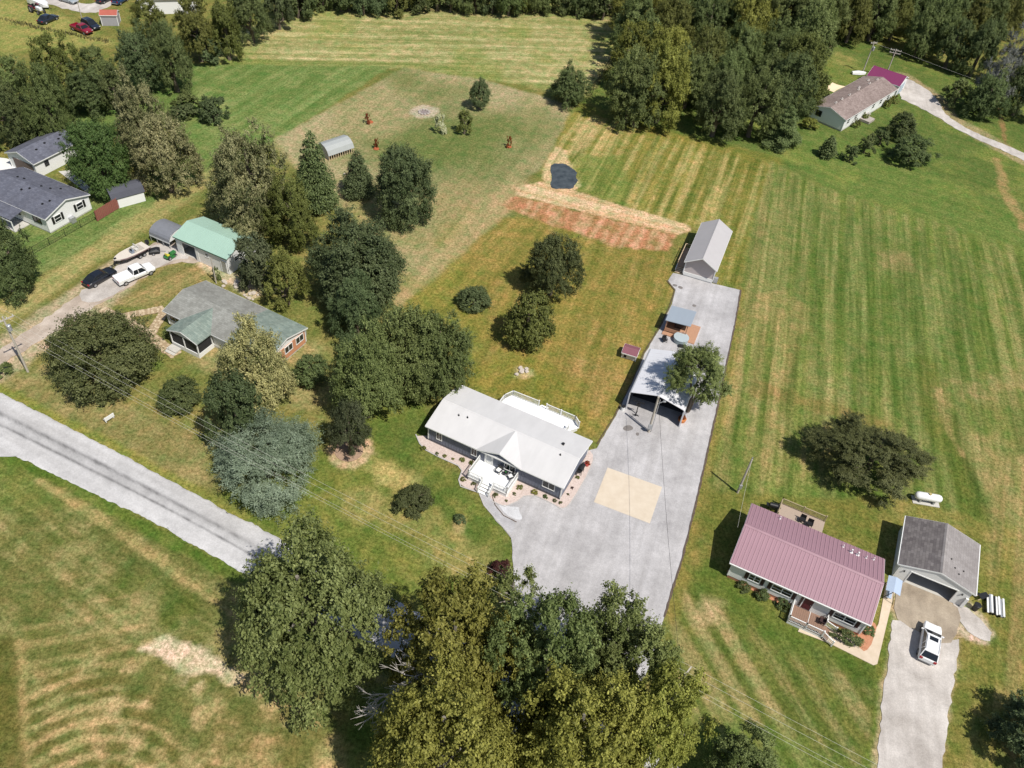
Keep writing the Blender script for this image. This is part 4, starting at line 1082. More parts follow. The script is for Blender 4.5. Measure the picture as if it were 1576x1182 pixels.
for y in (-1.2,): window(mw, (hl + .01, y, 1.9), PI / 2, .8, .8, 'h')

BARREL = mat('grey_sheet', lin(138,140,146,K_ALB), .55, .10, 1.5, metal=.2)
ba = empty('shelter', (-54.3, 100.8, 0), math.radians(-23.5)); tag(ba, 'small arched grey metal shelter against the end of the mint-roofed workshop', 'shelter')
arc_ = [(2.0 * math.cos(a), 1.2 + 1.25 * math.sin(a)) for a in [PI * i / 10 for i in range(11)]]
MB().extrude(arc_ + [(x * .97, z - .05) for x, z in arc_[::-1]], 'x', -2.0, 2.0).build('roof', BARREL, ba)
MB().extrude(arc_ + [], 'x', 1.9, 1.97).build('end_panel', SIDING_W, ba)
MB().box((0, 1.97, .6), (4.0, .05, 1.2)).build('side_wall', BARREL, ba)
MB().box((0, -1.97, 1.05), (4.0, .05, .3)).build('valance', SIDING_W, ba)
for x in (-1.9, -.6, .6, 1.9): MB().box((x, -1.95, .5), (.08, .08, 1.0)).build('post', STEEL, ba)

# ------------------------------------------------------------------ slate-roofed house, its garage, gambrel shed
R_SLATE = shingle('slate_shingle', lin(96,98,110,K_ALB), lin(112,114,126,K_ALB))
FARW = mat('bright_white_siding', (0.76, 0.76, 0.75), .6, .04, 1, stretch=(1, 1, 8))
sl_h, slr = house('ranch_house', 'white ranch house with dark slate-grey shingle roof and two windows in its gable end', 'house',
                  (-76.6, 105.1), -22.9, 14.4, 8.4, 2.75, 4.05, FARW, R_SLATE, WHITE, (.3, .3), .2, .14, CONCRETE)
window(sl_h, (6.92, -2.0, 1.7), PI / 2, 1.25, 1.15, 'h', shutter=BLACK)
window(sl_h, (6.92, 2.1, 1.7), PI / 2, 1.25, 1.15, 'h', shutter=BLACK)
MB().box((7.2, 0.0, .45), (.7, .8, .9)).build('air_conditioner', STEEL, sl_h)
skk = (4.05 - 2.75) / 4.2
MB().extrude([(-4.25, 2.735), (-6.6, 2.735 - 2.35 * skk * .55), (-6.6, 2.61 - 2.35 * skk * .55), (-4.25, 2.61)], 'x', -7.2, 2.6).build('porch_roof', R_SLATE, sl_h)
MB().box((-2.2, -6.62, 1.98), (9.8, .05, .16)).build('porch_fascia', WHITE, sl_h)
for x in (2.4, -1.5, -6): MB().box((x, -6.45, .95), (.13, .13, 1.85)).build('post', WHITE, sl_h)
MB().box((-2.2, -5.25, .08), (9.6, 2.5, .14)).build('porch_floor', CONCRETE, sl_h)
window(sl_h, (4.8, -3.92, 1.7), 0, 1.7, 1.1, 'v', frame=BLACK)
window(sl_h, (0.5, -3.92, 1.7), 0, 1.4, 1.1, 'v', frame=BLACK)
vents(slr, 8.4, 2.75, 4.05, [(5.2, -1.2), (4.6, -2.1), (1.2, 0.8), (2.6, 1.2), (0.4, -.6), (-.6, -1.3), (-2.6, .9), (-3.6, .6), (3.4, 2.3)], BLACK, .09, .16)
sg, sgr = house('garage', 'white garage with dark slate-grey roof behind the slate-roofed house', 'garage',
                (-81.7, 118.4), -23.2 + 90, 9.3, 6.6, 2.7, 3.9, FARW, R_SLATE, WHITE, (.3, .3), 0, .14)
MB().box((-4.38, -.2, 1.1), (.06, 4.4, 2.1)).build('garage_door', mat('dull_brown_door', lin(120,104,100,K_ALB), .7), sg)
window(sg, (-2.2, -3.02, 1.7), 0, .8, .9, 'h', frame=BLACK)
for x in (1.2, 1.9): MB().box((x, -3.06, 2.1), (.3, .12, .3)).build('wall_lamp', BLACK, sg)
vents(sgr, 6.6, 2.7, 3.9, [(-2, -1.2), (0, -.8), (2.4, -1.2), (3.2, -.7)], BLACK, .1, .12)
gs_ = empty('shed', (-64.6, 109.6, 0), math.radians(42)); tag(gs_, 'small white barn-style shed with dark curved roof beside the red board fence', 'shed')
gp_ = [(-1.7, 1.7), (-1.25, 2.5), (-.5, 2.95), (0, 3.05), (.5, 2.95), (1.25, 2.5), (1.7, 1.7)]
MB().extrude(gp_ + [(x * .96, z - .1) for x, z in gp_[::-1]], 'x', -2.6, 2.6).build('roof', mat('charcoal_roof', lin(78,80,90,K_ALB), .8, .1, 2), gs_)
MB().extrude([(-1.55, 0), (1.55, 0), (1.55, 1.7), (1.15, 2.38), (.4, 2.82), (0, 2.9), (-.4, 2.82), (-1.15, 2.38), (-1.55, 1.7)], 'x', -2.4, 2.4).build('wall', FARW, gs_)
MB().box((-2.43, 0, .9), (.06, 1.3, 1.7)).build('door', WHITE, gs_)

# ------------------------------------------------------------------ mobile home, purple garage, far greenhouse, red-roofed house
R_BROWN = shingle('brown_grey_shingle', lin(138,122,116,K_ALB), lin(158,142,136,K_ALB))
PALEBLUE = mat('pale_blue_siding', lin(176,192,202,K_ALB), .7, .04, 2, stretch=(1, 1, 8))
mo, mor = house('mobile_home', 'long white double-wide home with brownish shingle roof beside the far gravel drive', 'house',
                (66.3, 173.2), 50.0, 24.0, 8.1, 2.7, 3.9, FARW, R_BROWN, WHITE, (.25, .3), .3, .14, CONCRETE)
MB().extrude([(-3.72, .3), (3.72, .3), (3.72, 2.5), (0, 3.6), (-3.72, 2.5)], 'x', -11.80, -11.755).build('end_wall', FARW, mo)
window(mo, (-11.83, 2.0, 1.75), -PI / 2, 1.3, 1.2, 'v', frame=BLACK)
for x in (-9.8, -6.5, 1.5, 5.0, 8.5): window(mo, (x, -3.78, 1.7), 0, 1.1, 1.2, 'h')
door(mo, (-2.5, -3.78, 1.35), 0, .95, 2.0, WHITE)
MB().box((-2.5, -4.9, .3), (2.6, 2.2, .5)).build('front_deck', mat('grey_timber', (.4, .38, .35)), mo)
PALEV = mat('pale_vent', (.55, .50, .46), .6)
vents(mor, 8.1, 2.7, 3.9, [(-9, .3), (-6.2, .4), (-3, .3), (1.2, .4), (2.8, 1.0), (6.2, .3), (8.4, 1.6), (9.6, .2)], PALEV, .16, .3)
pu, pur = house('garage', 'small garage with plum-purple metal roof behind the mobile home', 'garage',
                (76.6, 186.3), -33.0, 7.6, 6.6, 2.6, 3.9, FARW, sheet_metal('plum_metal_roof', lin(126,52,92,K_ALB), .06, .5), WHITE, (.2, .25), 0, .1)
MB().box((3.65, 0, 1.1), (.06, 3.4, 2.1)).build('garage_door', PALEBLUE, pu)

gh = empty('greenhouse', (-36.0, 131.6, 0), math.radians(47)); tag(gh, 'pale barrel-topped poultry shed with open slatted side among the lawn trees', 'shed')
gp_ = [(-1.9, .9), (-1.5, 1.7), (-.8, 2.2), (0, 2.4), (.8, 2.2), (1.5, 1.7), (1.9, .9)]
MB().extrude(gp_ + [(x * .96, z - .06) for x, z in gp_[::-1]], 'x', -2.7, 2.7).build('roof', mat('pale_panel', lin(168,172,170,K_ALB), .5, .05, 1), gh)
MB().box((0, 1.1, 2.1), (5.4, .14, .05)).build('roof_seam', STEEL, gh)
for i in range(12): MB().box((-2.6 + .47 * i, -1.82, .45), (.10, .05, .9)).build('slat', mat('pale_wood', (.5, .4, .3)), gh)
MB().box((0, 1.8, .45), (5.3, .05, .9)).build('back_wall', mat('pale_panel', (.5, .5, .5)), gh)
MB().extrude([(-1.8, 0), (1.8, 0)] + [(x * .94, z - .06) for x, z in gp_[::-1]], 'x', -2.6, -2.55).build('end_panel', mat('pale_panel', (.5, .5, .5)), gh)

p_ = at(246, 14)
rh, rhr = house('farmhouse', 'house with coral red roof showing between the trees at the top', 'house', (p_.x + 2, p_.y + 2), 20, 13, 9, 3.4, 5.6,
                FARW, mat('coral_roof', lin(232,110,88,K_ALB), .6, .06, 1), WHITE)
p_ = at(172, 36)
th, thr = house('shed', 'little grey shed with rusty red roof below the vehicles at the top left', 'shed', (p_.x, p_.y), 15, 3.6, 3.0, 2.3, 2.9,
                mat('grey_shed', lin(170,168,172,K_ALB), .7, .05, 1), mat('rust_roof', lin(178,96,80,K_ALB), .7, .1, 1), WHITE, (.15, .15))
# ------------------------------------------------------------------ vehicles (x forward)
RIM = mat('wheel_rim', (0.45, 0.45, 0.46), 0.35, metal=0.6)
LAMP = mat('lamp_lens', (0.6, 0.6, 0.58), 0.15)
TAIL = mat('tail_lens', (0.32, 0.01, 0.015), 0.2)
def paint(name, c, rough=0.28):
    m = mat(name, c, rough, spec=0.5)
    m.node_tree.nodes['Principled BSDF'].inputs['Coat Weight'].default_value = 0.4
    return m
def ring(x, w, zb, zt):
    return [(x, -w * .96, zb + .12), (x, -w * .86, zb), (x, w * .86, zb), (x, w * .96, zb + .12), (x, w, (zb + zt) / 2), (x, w * .97, zt - .12), (x, w * .86, zt - .015), (x, w * .4, zt), (x, -w * .4, zt), (x, -w * .86, zt - .015), (x, -w * .97, zt - .12), (x, -w, (zb + zt) / 2)]
_tyre = _rim = None
def wheel(root, x, y, r, w=0.22):
    t = MB()
    pr = [(r * .62, -w / 2), (r * .95, -w / 2), (r, -w * .3), (r, w * .3), (r * .95, w / 2), (r * .62, w / 2)]
    rings = []
    for k in range(20):
        a = 2 * PI * k / 20
        rings.append([(q[0] * math.cos(a), q[1], q[0] * math.sin(a)) for q in pr])
    t.loft(rings + [rings[0]], cap=False)
    o = t.build('wheel', RUBBER, root, smooth=True); o.location = (x, y, r)
    rm = MB(); rm.tube([(0, -w * .38, 0), (0, w * .38, 0)], r * .63, 16)
    for k in range(5):
        a = 2 * PI * k / 5
        for s in (-1, 1): rm.bar((.06 * math.cos(a), s * w * .40, .06 * math.sin(a)), (r * .58 * math.cos(a), s * w * .40, r * .58 * math.sin(a)), .07, .03)
    rm.build('rim', RIM, o)

def vehicle(kind, name, label, cat, loc, rz, pm, L=4.6, W=1.82, H=1.45, group=None, cover=False):
    root = empty(name, loc, rz); tag(root, label, cat, group)
    h = L / 2; w = W / 2; r = 0.33 if kind == 'sedan' else 0.37
    lift = 0.0 if kind == 'sedan' else 0.08
    belt = {'sedan': .92, 'suv': 1.02, 'pickup': 1.10}[kind]
    b = MB()
    if kind == 'sedan':
        S = [(h, .72 * w, .34, .60), (h - .12, .90 * w, .27, .72), (h - .55, .97 * w, .22, .84), (.9, w, .22, belt), (-1.2, w, .22, belt + .03), (-h + .55, .97 * w, .24, belt + .02), (-h + .10, .90 * w, .30, belt - .06), (-h, .78 * w, .38, belt - .16)]
    elif kind == 'suv':
        S = [(h, .76 * w, .42, .78), (h - .10, .92 * w, .34, .92), (h - .5, .98 * w, .30, 1.0), (h - 1.15, w, .30, belt + .03), (-1.3, w, .30, belt + .03), (-h + .35, .98 * w, .32, belt + .03), (-h + .06, .93 * w, .36, belt), (-h, .86 * w, .44, belt - .08)]
    else:
        S = [(h, .80 * w, .46, .88), (h - .10, .94 * w, .40, 1.00), (h - .6, .99 * w, .36, 1.06), (h - 1.3, w, .36, belt), (-.4, w, .36, belt), (-.5, w, .36, belt)]
    b.loft([ring(*s) for s in S])
    body = b.build('body', pm, root, smooth=False, bevel=0.03)
    if kind == 'sedan':
        cb = [(1.05, .86 * w, .86 * w, belt - .02, belt), (.25, .86 * w, .66 * w, belt, H - .05), (-.4, .86 * w, .67 * w, belt, H), (-1.05, .86 * w, .66 * w, belt, H - .04), (-h + .55, .82 * w, .74 * w, belt, belt + .04)]
        rf = (.32, -1.08)
    elif kind == 'suv':
        cb = [(h - 1.15, .90 * w, .90 * w, belt, belt + .06), (h - 2.10, .90 * w, .72 * w, belt, H - .05), (0, .90 * w, .74 * w, belt, H), (-h + .55, .88 * w, .72 * w, belt, H - .03), (-h + .12, .86 * w, .80 * w, belt, belt + .1)]
        rf = (h - 2.06, -h + .50)
    else:
        cb = [(h - 1.25, .92 * w, .90 * w, belt, belt + .02), (h - 1.85, .92 * w, .74 * w, belt, H - .05), (h - 2.6, .92 * w, .75 * w, belt, H), (-.35, .92 * w, .74 * w, belt, H - .02), (-.52, .92 * w, .84 * w, belt, belt + .1)]
        rf = (h - 1.80, -.38)
    g = MB(); g.loft([[(x, -wb, zb), (x, wb, zb), (x, wt, zt), (x, -wt, zt)] for x, wb, wt, zb, zt in cb])
    g.build('glasshouse', GLASS, root)
    wt = cb[2][2]; zt = H
    t = MB(); t.loft([[(x, -wt * k - .015, z - .05), (x, wt * k + .015, z - .05), (x, wt * k + .01, z + .005), (x, wt * k * .85, z + .03), (x, -wt * k * .85, z + .03), (x, -wt * k - .01, z + .005)] for x, k, z in
                      ((rf[0] + .05, .96, cb[1][4] + .005), (rf[0] - .25, .99, zt - .005), ((rf[0] + rf[1]) / 2, 1.0, zt + .01), (rf[1] + .2, .99, zt - .005), (rf[1], .96, cb[3][4] + .005))])
    for s in (-1, 1):
        for a, c in ((cb[0], cb[1]), (cb[4], cb[3])):
            t.bar((a[0], s * (a[1] + .01), a[3]), (c[0], s * (c[2] + .01), c[4]), .09, .07)
        xm = (cb[1][0] + cb[3][0]) / 2
        t.bar((xm, s * (.9 * w * .965), belt), (xm, s * (wt + .01), H - .03), .09, .06)
        if kind == 'suv': t.bar((cb[3][0] + .5, s * (.9 * w * .965), belt), (cb[3][0] + .35, s * (wt + .01), H - .05), .10, .06)
    t.build('roof', pm, root)
    if kind == 'suv':
        MB().box((h - 2.55, 0, H + .035), (.5, wt * 1.2, .03)).build('sunroof', GLASS, root)
        for s in (-1, 1): MB().bar((h - 2.3, s * wt * .9, H + .06), (-h + .7, s * wt * .9, H + .05), .04).build('roof_rail', STEEL, root)
    if kind == 'pickup':
        bx0, bx1 = -h, -.53
        q = MB()
        q.box(((bx0 + bx1) / 2, 0, .62), (bx1 - bx0, W * .97, .30))
        for s in (-1, 1): q.box(((bx0 + bx1) / 2, s * (w - .06), .93), (bx1 - bx0, .12, .34))
        q.box((bx0 + .04, 0, .93), (.08, W - .26, .34)).box((bx1 - .04, 0, .93), (.08, W - .26, .34))
        q.build('cargo_bed', pm, root, bevel=.02)
        if cover: MB().box(((bx0 + bx1) / 2, 0, 1.125), (bx1 - bx0 - .03, W * .95, .05)).build('bed_cover', pm, root, bevel=.02)
    for x in (h - .88, -h + .92):
        for s in (-1, 1): wheel(root, x, s * (w - .10), r)
    zl = S[1][3] - .14
    for s in (-1, 1):
        MB().box((h - .10, s * w * .66, zl), (.20, .34, .14)).build('headlight', LAMP, root)
        MB().box((-h + .06, s * w * .72, belt - .14 if kind != 'pickup' else .95), (.16, .30, .15 if kind == 'sedan' else .26)).build('tail_light', TAIL, root)
        MB().box((cb[0][0] - .18, s * (w + .09), belt + .03), (.12, .20, .13)).build('wing_mirror', pm, root)
    MB().box((h - .02, 0, .42 + lift), (.10, W * .62, .16)).build('grille', BLACK, root)
    MB().box((-h + .02, 0, .42 + lift), (.10, W * .7, .12)).build('rear_bumper', BLACK if kind == 'sedan' else STEEL, root)
    return root

def head(a, b):
    a, b = at(*a), at(*b); return math.atan2(b.y - a.y, b.x - a.x)

PW, PB, PR = paint('white_car_paint', (0.78, 0.78, 0.78)), paint('black_car_paint', (0.012, 0.014, 0.02)), paint('red_car_paint', (0.22, 0.012, 0.03))
PN, PS = paint('navy_car_paint', (0.015, 0.02, 0.035)), paint('silver_car_paint', (0.30, 0.33, 0.35))
vehicle('suv', 'parked_car', 'white suv with black sunroof parked on the gravel drive below the white garage', 'car', at(1427, 994), head((1422, 1018), (1431, 962)), PW, 4.75, 1.90, 1.68)
vehicle('pickup', 'pickup_truck', 'white pickup truck with covered bed parked beside the boat on the dirt drive', 'truck', at(209, 427), head((184, 436), (236, 414)), PW, 5.6, 1.95, 1.78, None, True)
vehicle('sedan', 'parked_car', 'black sedan with red tail lights parked ahead of the boat trailer on the dirt drive', 'car', at(155, 431), head((139, 440), (172, 421)), PB, 4.8, 1.86, 1.43)
vehicle('sedan', 'parked_car', 'dark navy car parked on the grass near the white-hooded tractor', 'car', at(75, 33), head((62, 38), (88, 27)), PN, 4.7, 1.85, 1.5)
vehicle('pickup', 'pickup_truck', 'dark red pickup truck in the grass beside the navy off-roader', 'truck', at(127, 49), head((115, 43), (140, 53)), PR, 5.2, 1.9, 1.7)
vehicle('suv', 'parked_car', 'dark navy off-road car parked against the red pickup', 'car', at(141, 43), head((130, 37), (152, 47)), PN, 4.5, 1.85, 1.75)
vehicle('sedan', 'parked_car', 'silver car at the top edge beside the far gravel lane', 'car', at(106, 3), head((94, -1), (117, 6)), PS, 4.6, 1.85, 1.45)
vehicle('sedan', 'parked_car', 'dark car at the top edge where the far lane bends', 'car', at(163, 2), head((158, 6), (172, 0)), PB, 4.6, 1.85, 1.5)
vehicle('suv', 'parked_car', 'blue car at the top edge beside the trees and far lane', 'car', at(186, 4), head((180, 8), (193, 0)), paint('blue_car_paint', (.02, .05, .13)), 4.5, 1.85, 1.7)

# boat on its trailer
bo = empty('bass_boat', at(203, 397), head((228, 385), (180, 410))); tag(bo, 'cream and maroon fishing boat with black outboard on a trailer on the dirt drive', 'boat')
HULL = mat('cream_hull', (.62, .56, .48), .4, .05, 2); HULLM = mat('hull_stripe', (.16, .10, .10), .4)
sec = [(-2.7, 1.02, .55, 1.02), (-1.5, 1.08, .52, 1.04), (0, 1.08, .52, 1.08), (1.2, .95, .58, 1.12), (2.1, .62, .72, 1.16), (2.75, .12, .95, 1.20)]
MB().loft([[(x, -w, zt), (x, -w * .94, (zb + zt) / 2), (x, -w * .35, zb), (x, w * .35, zb), (x, w * .94, (zb + zt) / 2), (x, w, zt)] for x, w, zb, zt in sec]).build('hull', HULL, bo)
for s in (-1, 1):
    MB().tube([(x, s * (w + .01), zt - .10) for x, w, zb, zt in sec[:-1]], .07, 6).build('hull_stripe', HULLM, bo)
MB().box((-1.0, 0, 1.08), (1.9, 1.5, .04)).build('cockpit_floor', mat('boat_carpet', (.40, .36, .31), .9, .1, 3), bo)
MB().box((-.1, .35, 1.28), (.5, .6, .42)).build('console', mat('console_blue', (.20, .24, .30), .4), bo)
MB().quad((.10, .05, 1.45), (.10, .68, 1.45), (-.05, .62, 1.78), (-.05, .10, 1.78)).box((.03, .36, 1.50), (.10, .6, .06)).build('windshield', GLASS, bo)
for y in (-.4, .4): MB().box((-.85, y, 1.25), (.5, .5, .28)).box((-1.1, y, 1.5), (.12, .5, .4)).build('seat', mat('boat_seat', (.55, .53, .48), .6), bo)
ob = MB().box((-2.95, 0, 1.28), (.5, .42, .62)).box((-2.95, 0, .75), (.25, .2, .8)).build('outboard_motor', BLACK, bo, bevel=.05)
MB().tube([(-3.0, 0, .35), (-3.2, 0, .35)], .14, 8).build('propeller', STEEL, ob)
MB().box((2.5, 0, 1.28), (.35, .22, .14)).build('trolling_motor', BLACK, bo)
bt_ = empty('boat_trailer', bo.location, bo.rotation_euler.z); tag(bt_, 'black boat trailer under the cream and maroon fishing boat', 'trailer')
MB().bar((-2.4, -.7, .42), (1.2, -.7, .42), .1).bar((-2.4, .7, .42), (1.2, .7, .42), .1).bar((1.2, -.7, .42), (2.9, 0, .42), .1).bar((1.2, .7, .42), (2.9, 0, .42), .1).bar((2.8, 0, .42), (3.7, 0, .42), .1).bar((-2.3, -.7, .42), (-2.3, .7, .42), .1).bar((-1, -1, .36), (-1, 1, .36), .09).build('frame', BLACK, bt_)
MB().bar((2.75, 0, .45), (2.75, 0, .98), .09).bar((3.3, 0, 0), (3.3, 0, .5), .07).build('winch_post', BLACK, bt_)
for s in (-1, 1):
    for x in (-.75, -1.45): wheel(bt_, x, s * 1.08, .30, .18)
    MB().box((-1.1, s * 1.08, .68), (1.5, .24, .05)).build('fender', BLACK, bt_)

# green utility vehicle, black grill, by the workshop
uv = empty('ride_on_mower', at(263, 396), head((256, 400), (272, 390))); tag(uv, 'green ride-on mower with yellow seat standing before the mint-roofed workshop', 'mower')
GRN = paint('tractor_green', (.03, .16, .04)); YEL = paint('tractor_yellow', (.62, .55, .05))
MB().box((.45, 0, .55), (.95, .55, .42)).box((-.45, 0, .42), (1.0, .8, .25)).build('body', GRN, uv, bevel=.05)
MB().box((-.45, 0, .66), (.45, .5, .12)).box((-.68, 0, .88), (.10, .5, .40)).build('seat', YEL, uv, bevel=.03)
MB().box((0, 0, .22), (.9, 1.25, .14)).build('mower_deck', GRN, uv, bevel=.03)
MB().tube([(.05, 0, .7), (-.1, 0, .95)], .025, 6).tube([(-.10 + .0, .18 * math.cos(a), .95 + .12 * math.sin(a)) for a in [2 * PI * i / 10 for i in range(11)]], .02, 5).build('steering_wheel', BLACK, uv)
for s in (-1, 1):
    wheel(uv, .65, s * .42, .20, .16); wheel(uv, -.55, s * .48, .30, .24)
gl = empty('garden_cart', at(239, 390), .4); tag(gl, 'black tarpaulin-covered cart between the boat and the green mower', 'cart')
MB().loft([[(-.75, -.5, .35), (.75, -.5, .35), (.75, .5, .35), (-.75, .5, .35)], [(-.8, -.52, .6), (.78, -.55, .62), (.75, .52, .66), (-.78, .5, .6)], [(-.4, -.3, .92), (.3, -.25, .86), (.35, .3, .96), (-.35, .25, .88)]]).build('tarpaulin', BLACK, gl)
for s in (-1, 1): wheel(gl, -.2, s * .55, .22, .12)
MB().bar((.75, 0, .35), (1.5, 0, .2), .06).build('drawbar', STEEL, gl)

# tractor and white covered boat at the top left
tr = empty('tractor', at(58, 19), head((50, 15), (67, 22))); tag(tr, 'red farm tractor with white hood on the grass at the top left', 'tractor')
MB().box((.9, 0, 1.05), (1.5, .7, .6)).build('hood', PW, tr, bevel=.05)
MB().box((.1, 0, .8), (2.6, .55, .4)).build('chassis', PR, tr, bevel=.04)
for s in (-1, 1):
    MB().box((-.75, s * .85, 1.42), (1.0, .40, .10)).build('fender', PR, tr)
    wheel(tr, -.8, s * .85, .75, .42); wheel(tr, 1.35, s * .75, .42, .26)
MB().box((-.75, 0, 1.15), (.5, .5, .15)).box((-1.0, 0, 1.4), (.1, .5, .45)).build('seat', BLACK, tr)
MB().tube([(.95, .2, 1.35), (.95, .2, 1.95)], .04, 6).build('exhaust', STEEL, tr)
wb = empty('covered_trailer', at(61, 10), head((50, 5), (74, 13))); tag(wb, 'white covered trailer parked behind the tractor at the top left', 'trailer')
MB().loft([[(x, -w, .5), (x, w, .5), (x, w, z), (x, 0, z + .35), (x, -w, z)] for x, w, z in ((-2.6, .8, 1.3), (-1.5, 1.0, 1.6), (1.0, 1.0, 1.5), (2.2, .7, 1.2), (2.9, .1, .9))]).build('cover', PW, wb)
MB().bar((-2.4, 0, .42), (3.8, 0, .42), .12).build('frame', BLACK, wb)
for s in (-1, 1): wheel(wb, -.6, s * .95, .32, .2)
# ------------------------------------------------------------------ foliage
def leaf_mat(name, dark, light, trans=0.36, mid=0.55):
    """leaf tone follows a per-leaf random value; light passes through thin leaves"""
    m = bpy.data.materials.new(name); m.use_nodes = True
    n, l = m.node_tree.nodes, m.node_tree.links
    p = n['Principled BSDF']; p.inputs['Roughness'].default_value = 0.55; p.inputs['Specular IOR Level'].default_value = 0.25
    a = n.new('ShaderNodeAttribute'); a.attribute_name = 'leaf'
    oi = n.new('ShaderNodeObjectInfo')
    r = n.new('ShaderNodeValToRGB'); e = r.color_ramp.elements
    e[0].position, e[1].position = 0.0, 1.0
    e[0].color, e[1].color = (*dark, 1), (*light, 1)
    k = e.new(mid); k.color = (*[(x * .55 + y * .45) for x, y in zip(dark, light)], 1)
    l.new(a.outputs['Fac'], r.inputs[0])
    hs = n.new('ShaderNodeHueSaturation')
    mr = n.new('ShaderNodeMapRange'); mr.inputs[3].default_value = 0.82; mr.inputs[4].default_value = 1.18
    l.new(oi.outputs['Random'], mr.inputs[0]); l.new(mr.outputs[0], hs.inputs['Value'])
    mr2 = n.new('ShaderNodeMapRange'); mr2.inputs[3].default_value = 0.488; mr2.inputs[4].default_value = 0.512
    mt = n.new('ShaderNodeMath'); mt.operation = 'FRACT'; mm = n.new('ShaderNodeMath'); mm.operation = 'MULTIPLY'; mm.inputs[1].default_value = 7.31
    l.new(oi.outputs['Random'], mm.inputs[0]); l.new(mm.outputs[0], mt.inputs[0]); l.new(mt.outputs[0], mr2.inputs[0]); l.new(mr2.outputs[0], hs.inputs['Hue'])
    l.new(r.outputs[0], hs.inputs['Color']); l.new(hs.outputs[0], p.inputs['Base Color'])
    tb = n.new('ShaderNodeBsdfTranslucent'); l.new(hs.outputs[0], tb.inputs[0])
    ms = n.new('ShaderNodeMixShader'); ms.inputs[0].default_value = trans
    l.new(p.outputs[0], ms.inputs[1]); l.new(tb.outputs[0], ms.inputs[2])
    l.new(ms.outputs[0], n['Material Output'].inputs[0])
    return m

LEAF = {
    'dark': leaf_mat('dark_green_leaves', (.058, .086, .026), (.290, .340, .130)),
    'deep': leaf_mat('deep_green_leaves', (.056, .084, .030), (.260, .315, .140)),
    'mid': leaf_mat('mid_green_leaves', (.080, .110, .028), (.370, .430, .160)),
    'bright': leaf_mat('bright_green_leaves', (.056, .110, .024), (.230, .340, .110)),
    'mottled': leaf_mat('cream_flecked_leaves', (.060, .078, .020), (.62, .58, .30), mid=.48),
    'cream': leaf_mat('pale_gold_leaves', (.070, .088, .018), (.80, .74, .34), mid=.40),
    'olive': leaf_mat('olive_leaves', (.080, .092, .018), (.36, .38, .11)),
    'yellow': leaf_mat('yellow_green_leaves', (.120, .128, .020), (.58, .57, .140)),
    'brown': leaf_mat('brown_green_leaves', (.060, .072, .022), (.270, .285, .115)),
    'blue': leaf_mat('blue_green_needles', (.120, .160, .095), (.50, .58, .42)),
    'pine': leaf_mat('pine_needles', (.054, .070, .028), (.240, .262, .140)),
    'maroon': leaf_mat('maroon_leaves', (.040, .012, .012), (.14, .05, .04)),
    'orange': leaf_mat('orange_leaves', (.20, .05, .015), (.42, .15, .06)),
    'pale': leaf_mat('pale_plume', (.50, .52, .30), (.85, .84, .62)),
    'grey': leaf_mat('grey_leaves', (.16, .17, .15), (.40, .40, .37)),
}
BARK = mat('bark', (.12, .095, .07), .9, .25, 4, stretch=(3, 3, .6))
PALEBARK = mat('pale_bark', (.20, .18, .15), .85, .2, 4)
DEADWOOD = mat('dead_wood', (.46, .42, .38), .85, .15, 4)

def leaves_to_mesh(name, P, N, size, tone, seed, aspect=0.62, along=None):
    """leaf-clump faces (a bent pair of triangles each) from centres and normals"""
    r = np.random.default_rng(seed)
    n = len(P)
    N = N / (np.linalg.norm(N, axis=1, keepdims=True) + 1e-9)
    if along is None:
        along = r.normal(size=(n, 3))
    U = along - N * (along * N).sum(1, keepdims=True)
    U /= np.linalg.norm(U, axis=1, keepdims=True) + 1e-9
    V = np.cross(N, U)
    s = (size * r.uniform(.65, 1.35, n))[:, None]
    bend = N * s * r.uniform(-.35, .15, n)[:, None]
    v = np.stack([P + U * s * .5, P + V * s * .5 * aspect + bend, P - U * s * .5, P - V * s * .5 * aspect + bend], 1).reshape(-1, 3)
    me = bpy.data.meshes.new(name)
    me.vertices.add(4 * n); me.vertices.foreach_set('co', v.astype(np.float32).ravel())
    i = (np.arange(n) * 4)[:, None]
    tri = np.concatenate([i + np.array([[0, 1, 2]]), i + np.array([[0, 2, 3]])], 1).reshape(-1, 3).astype(np.int32)
    me.loops.add(tri.size); me.loops.foreach_set('vertex_index', tri.ravel())
    me.polygons.add(len(tri)); me.polygons.foreach_set('loop_start', np.arange(0, tri.size, 3, dtype=np.int32))
    at2 = me.attributes.new('leaf', 'FLOAT', 'POINT')
    at2.data.foreach_set('value', np.repeat(np.clip(tone, 0, 1), 4).astype(np.float32))
    me.update()
    return me

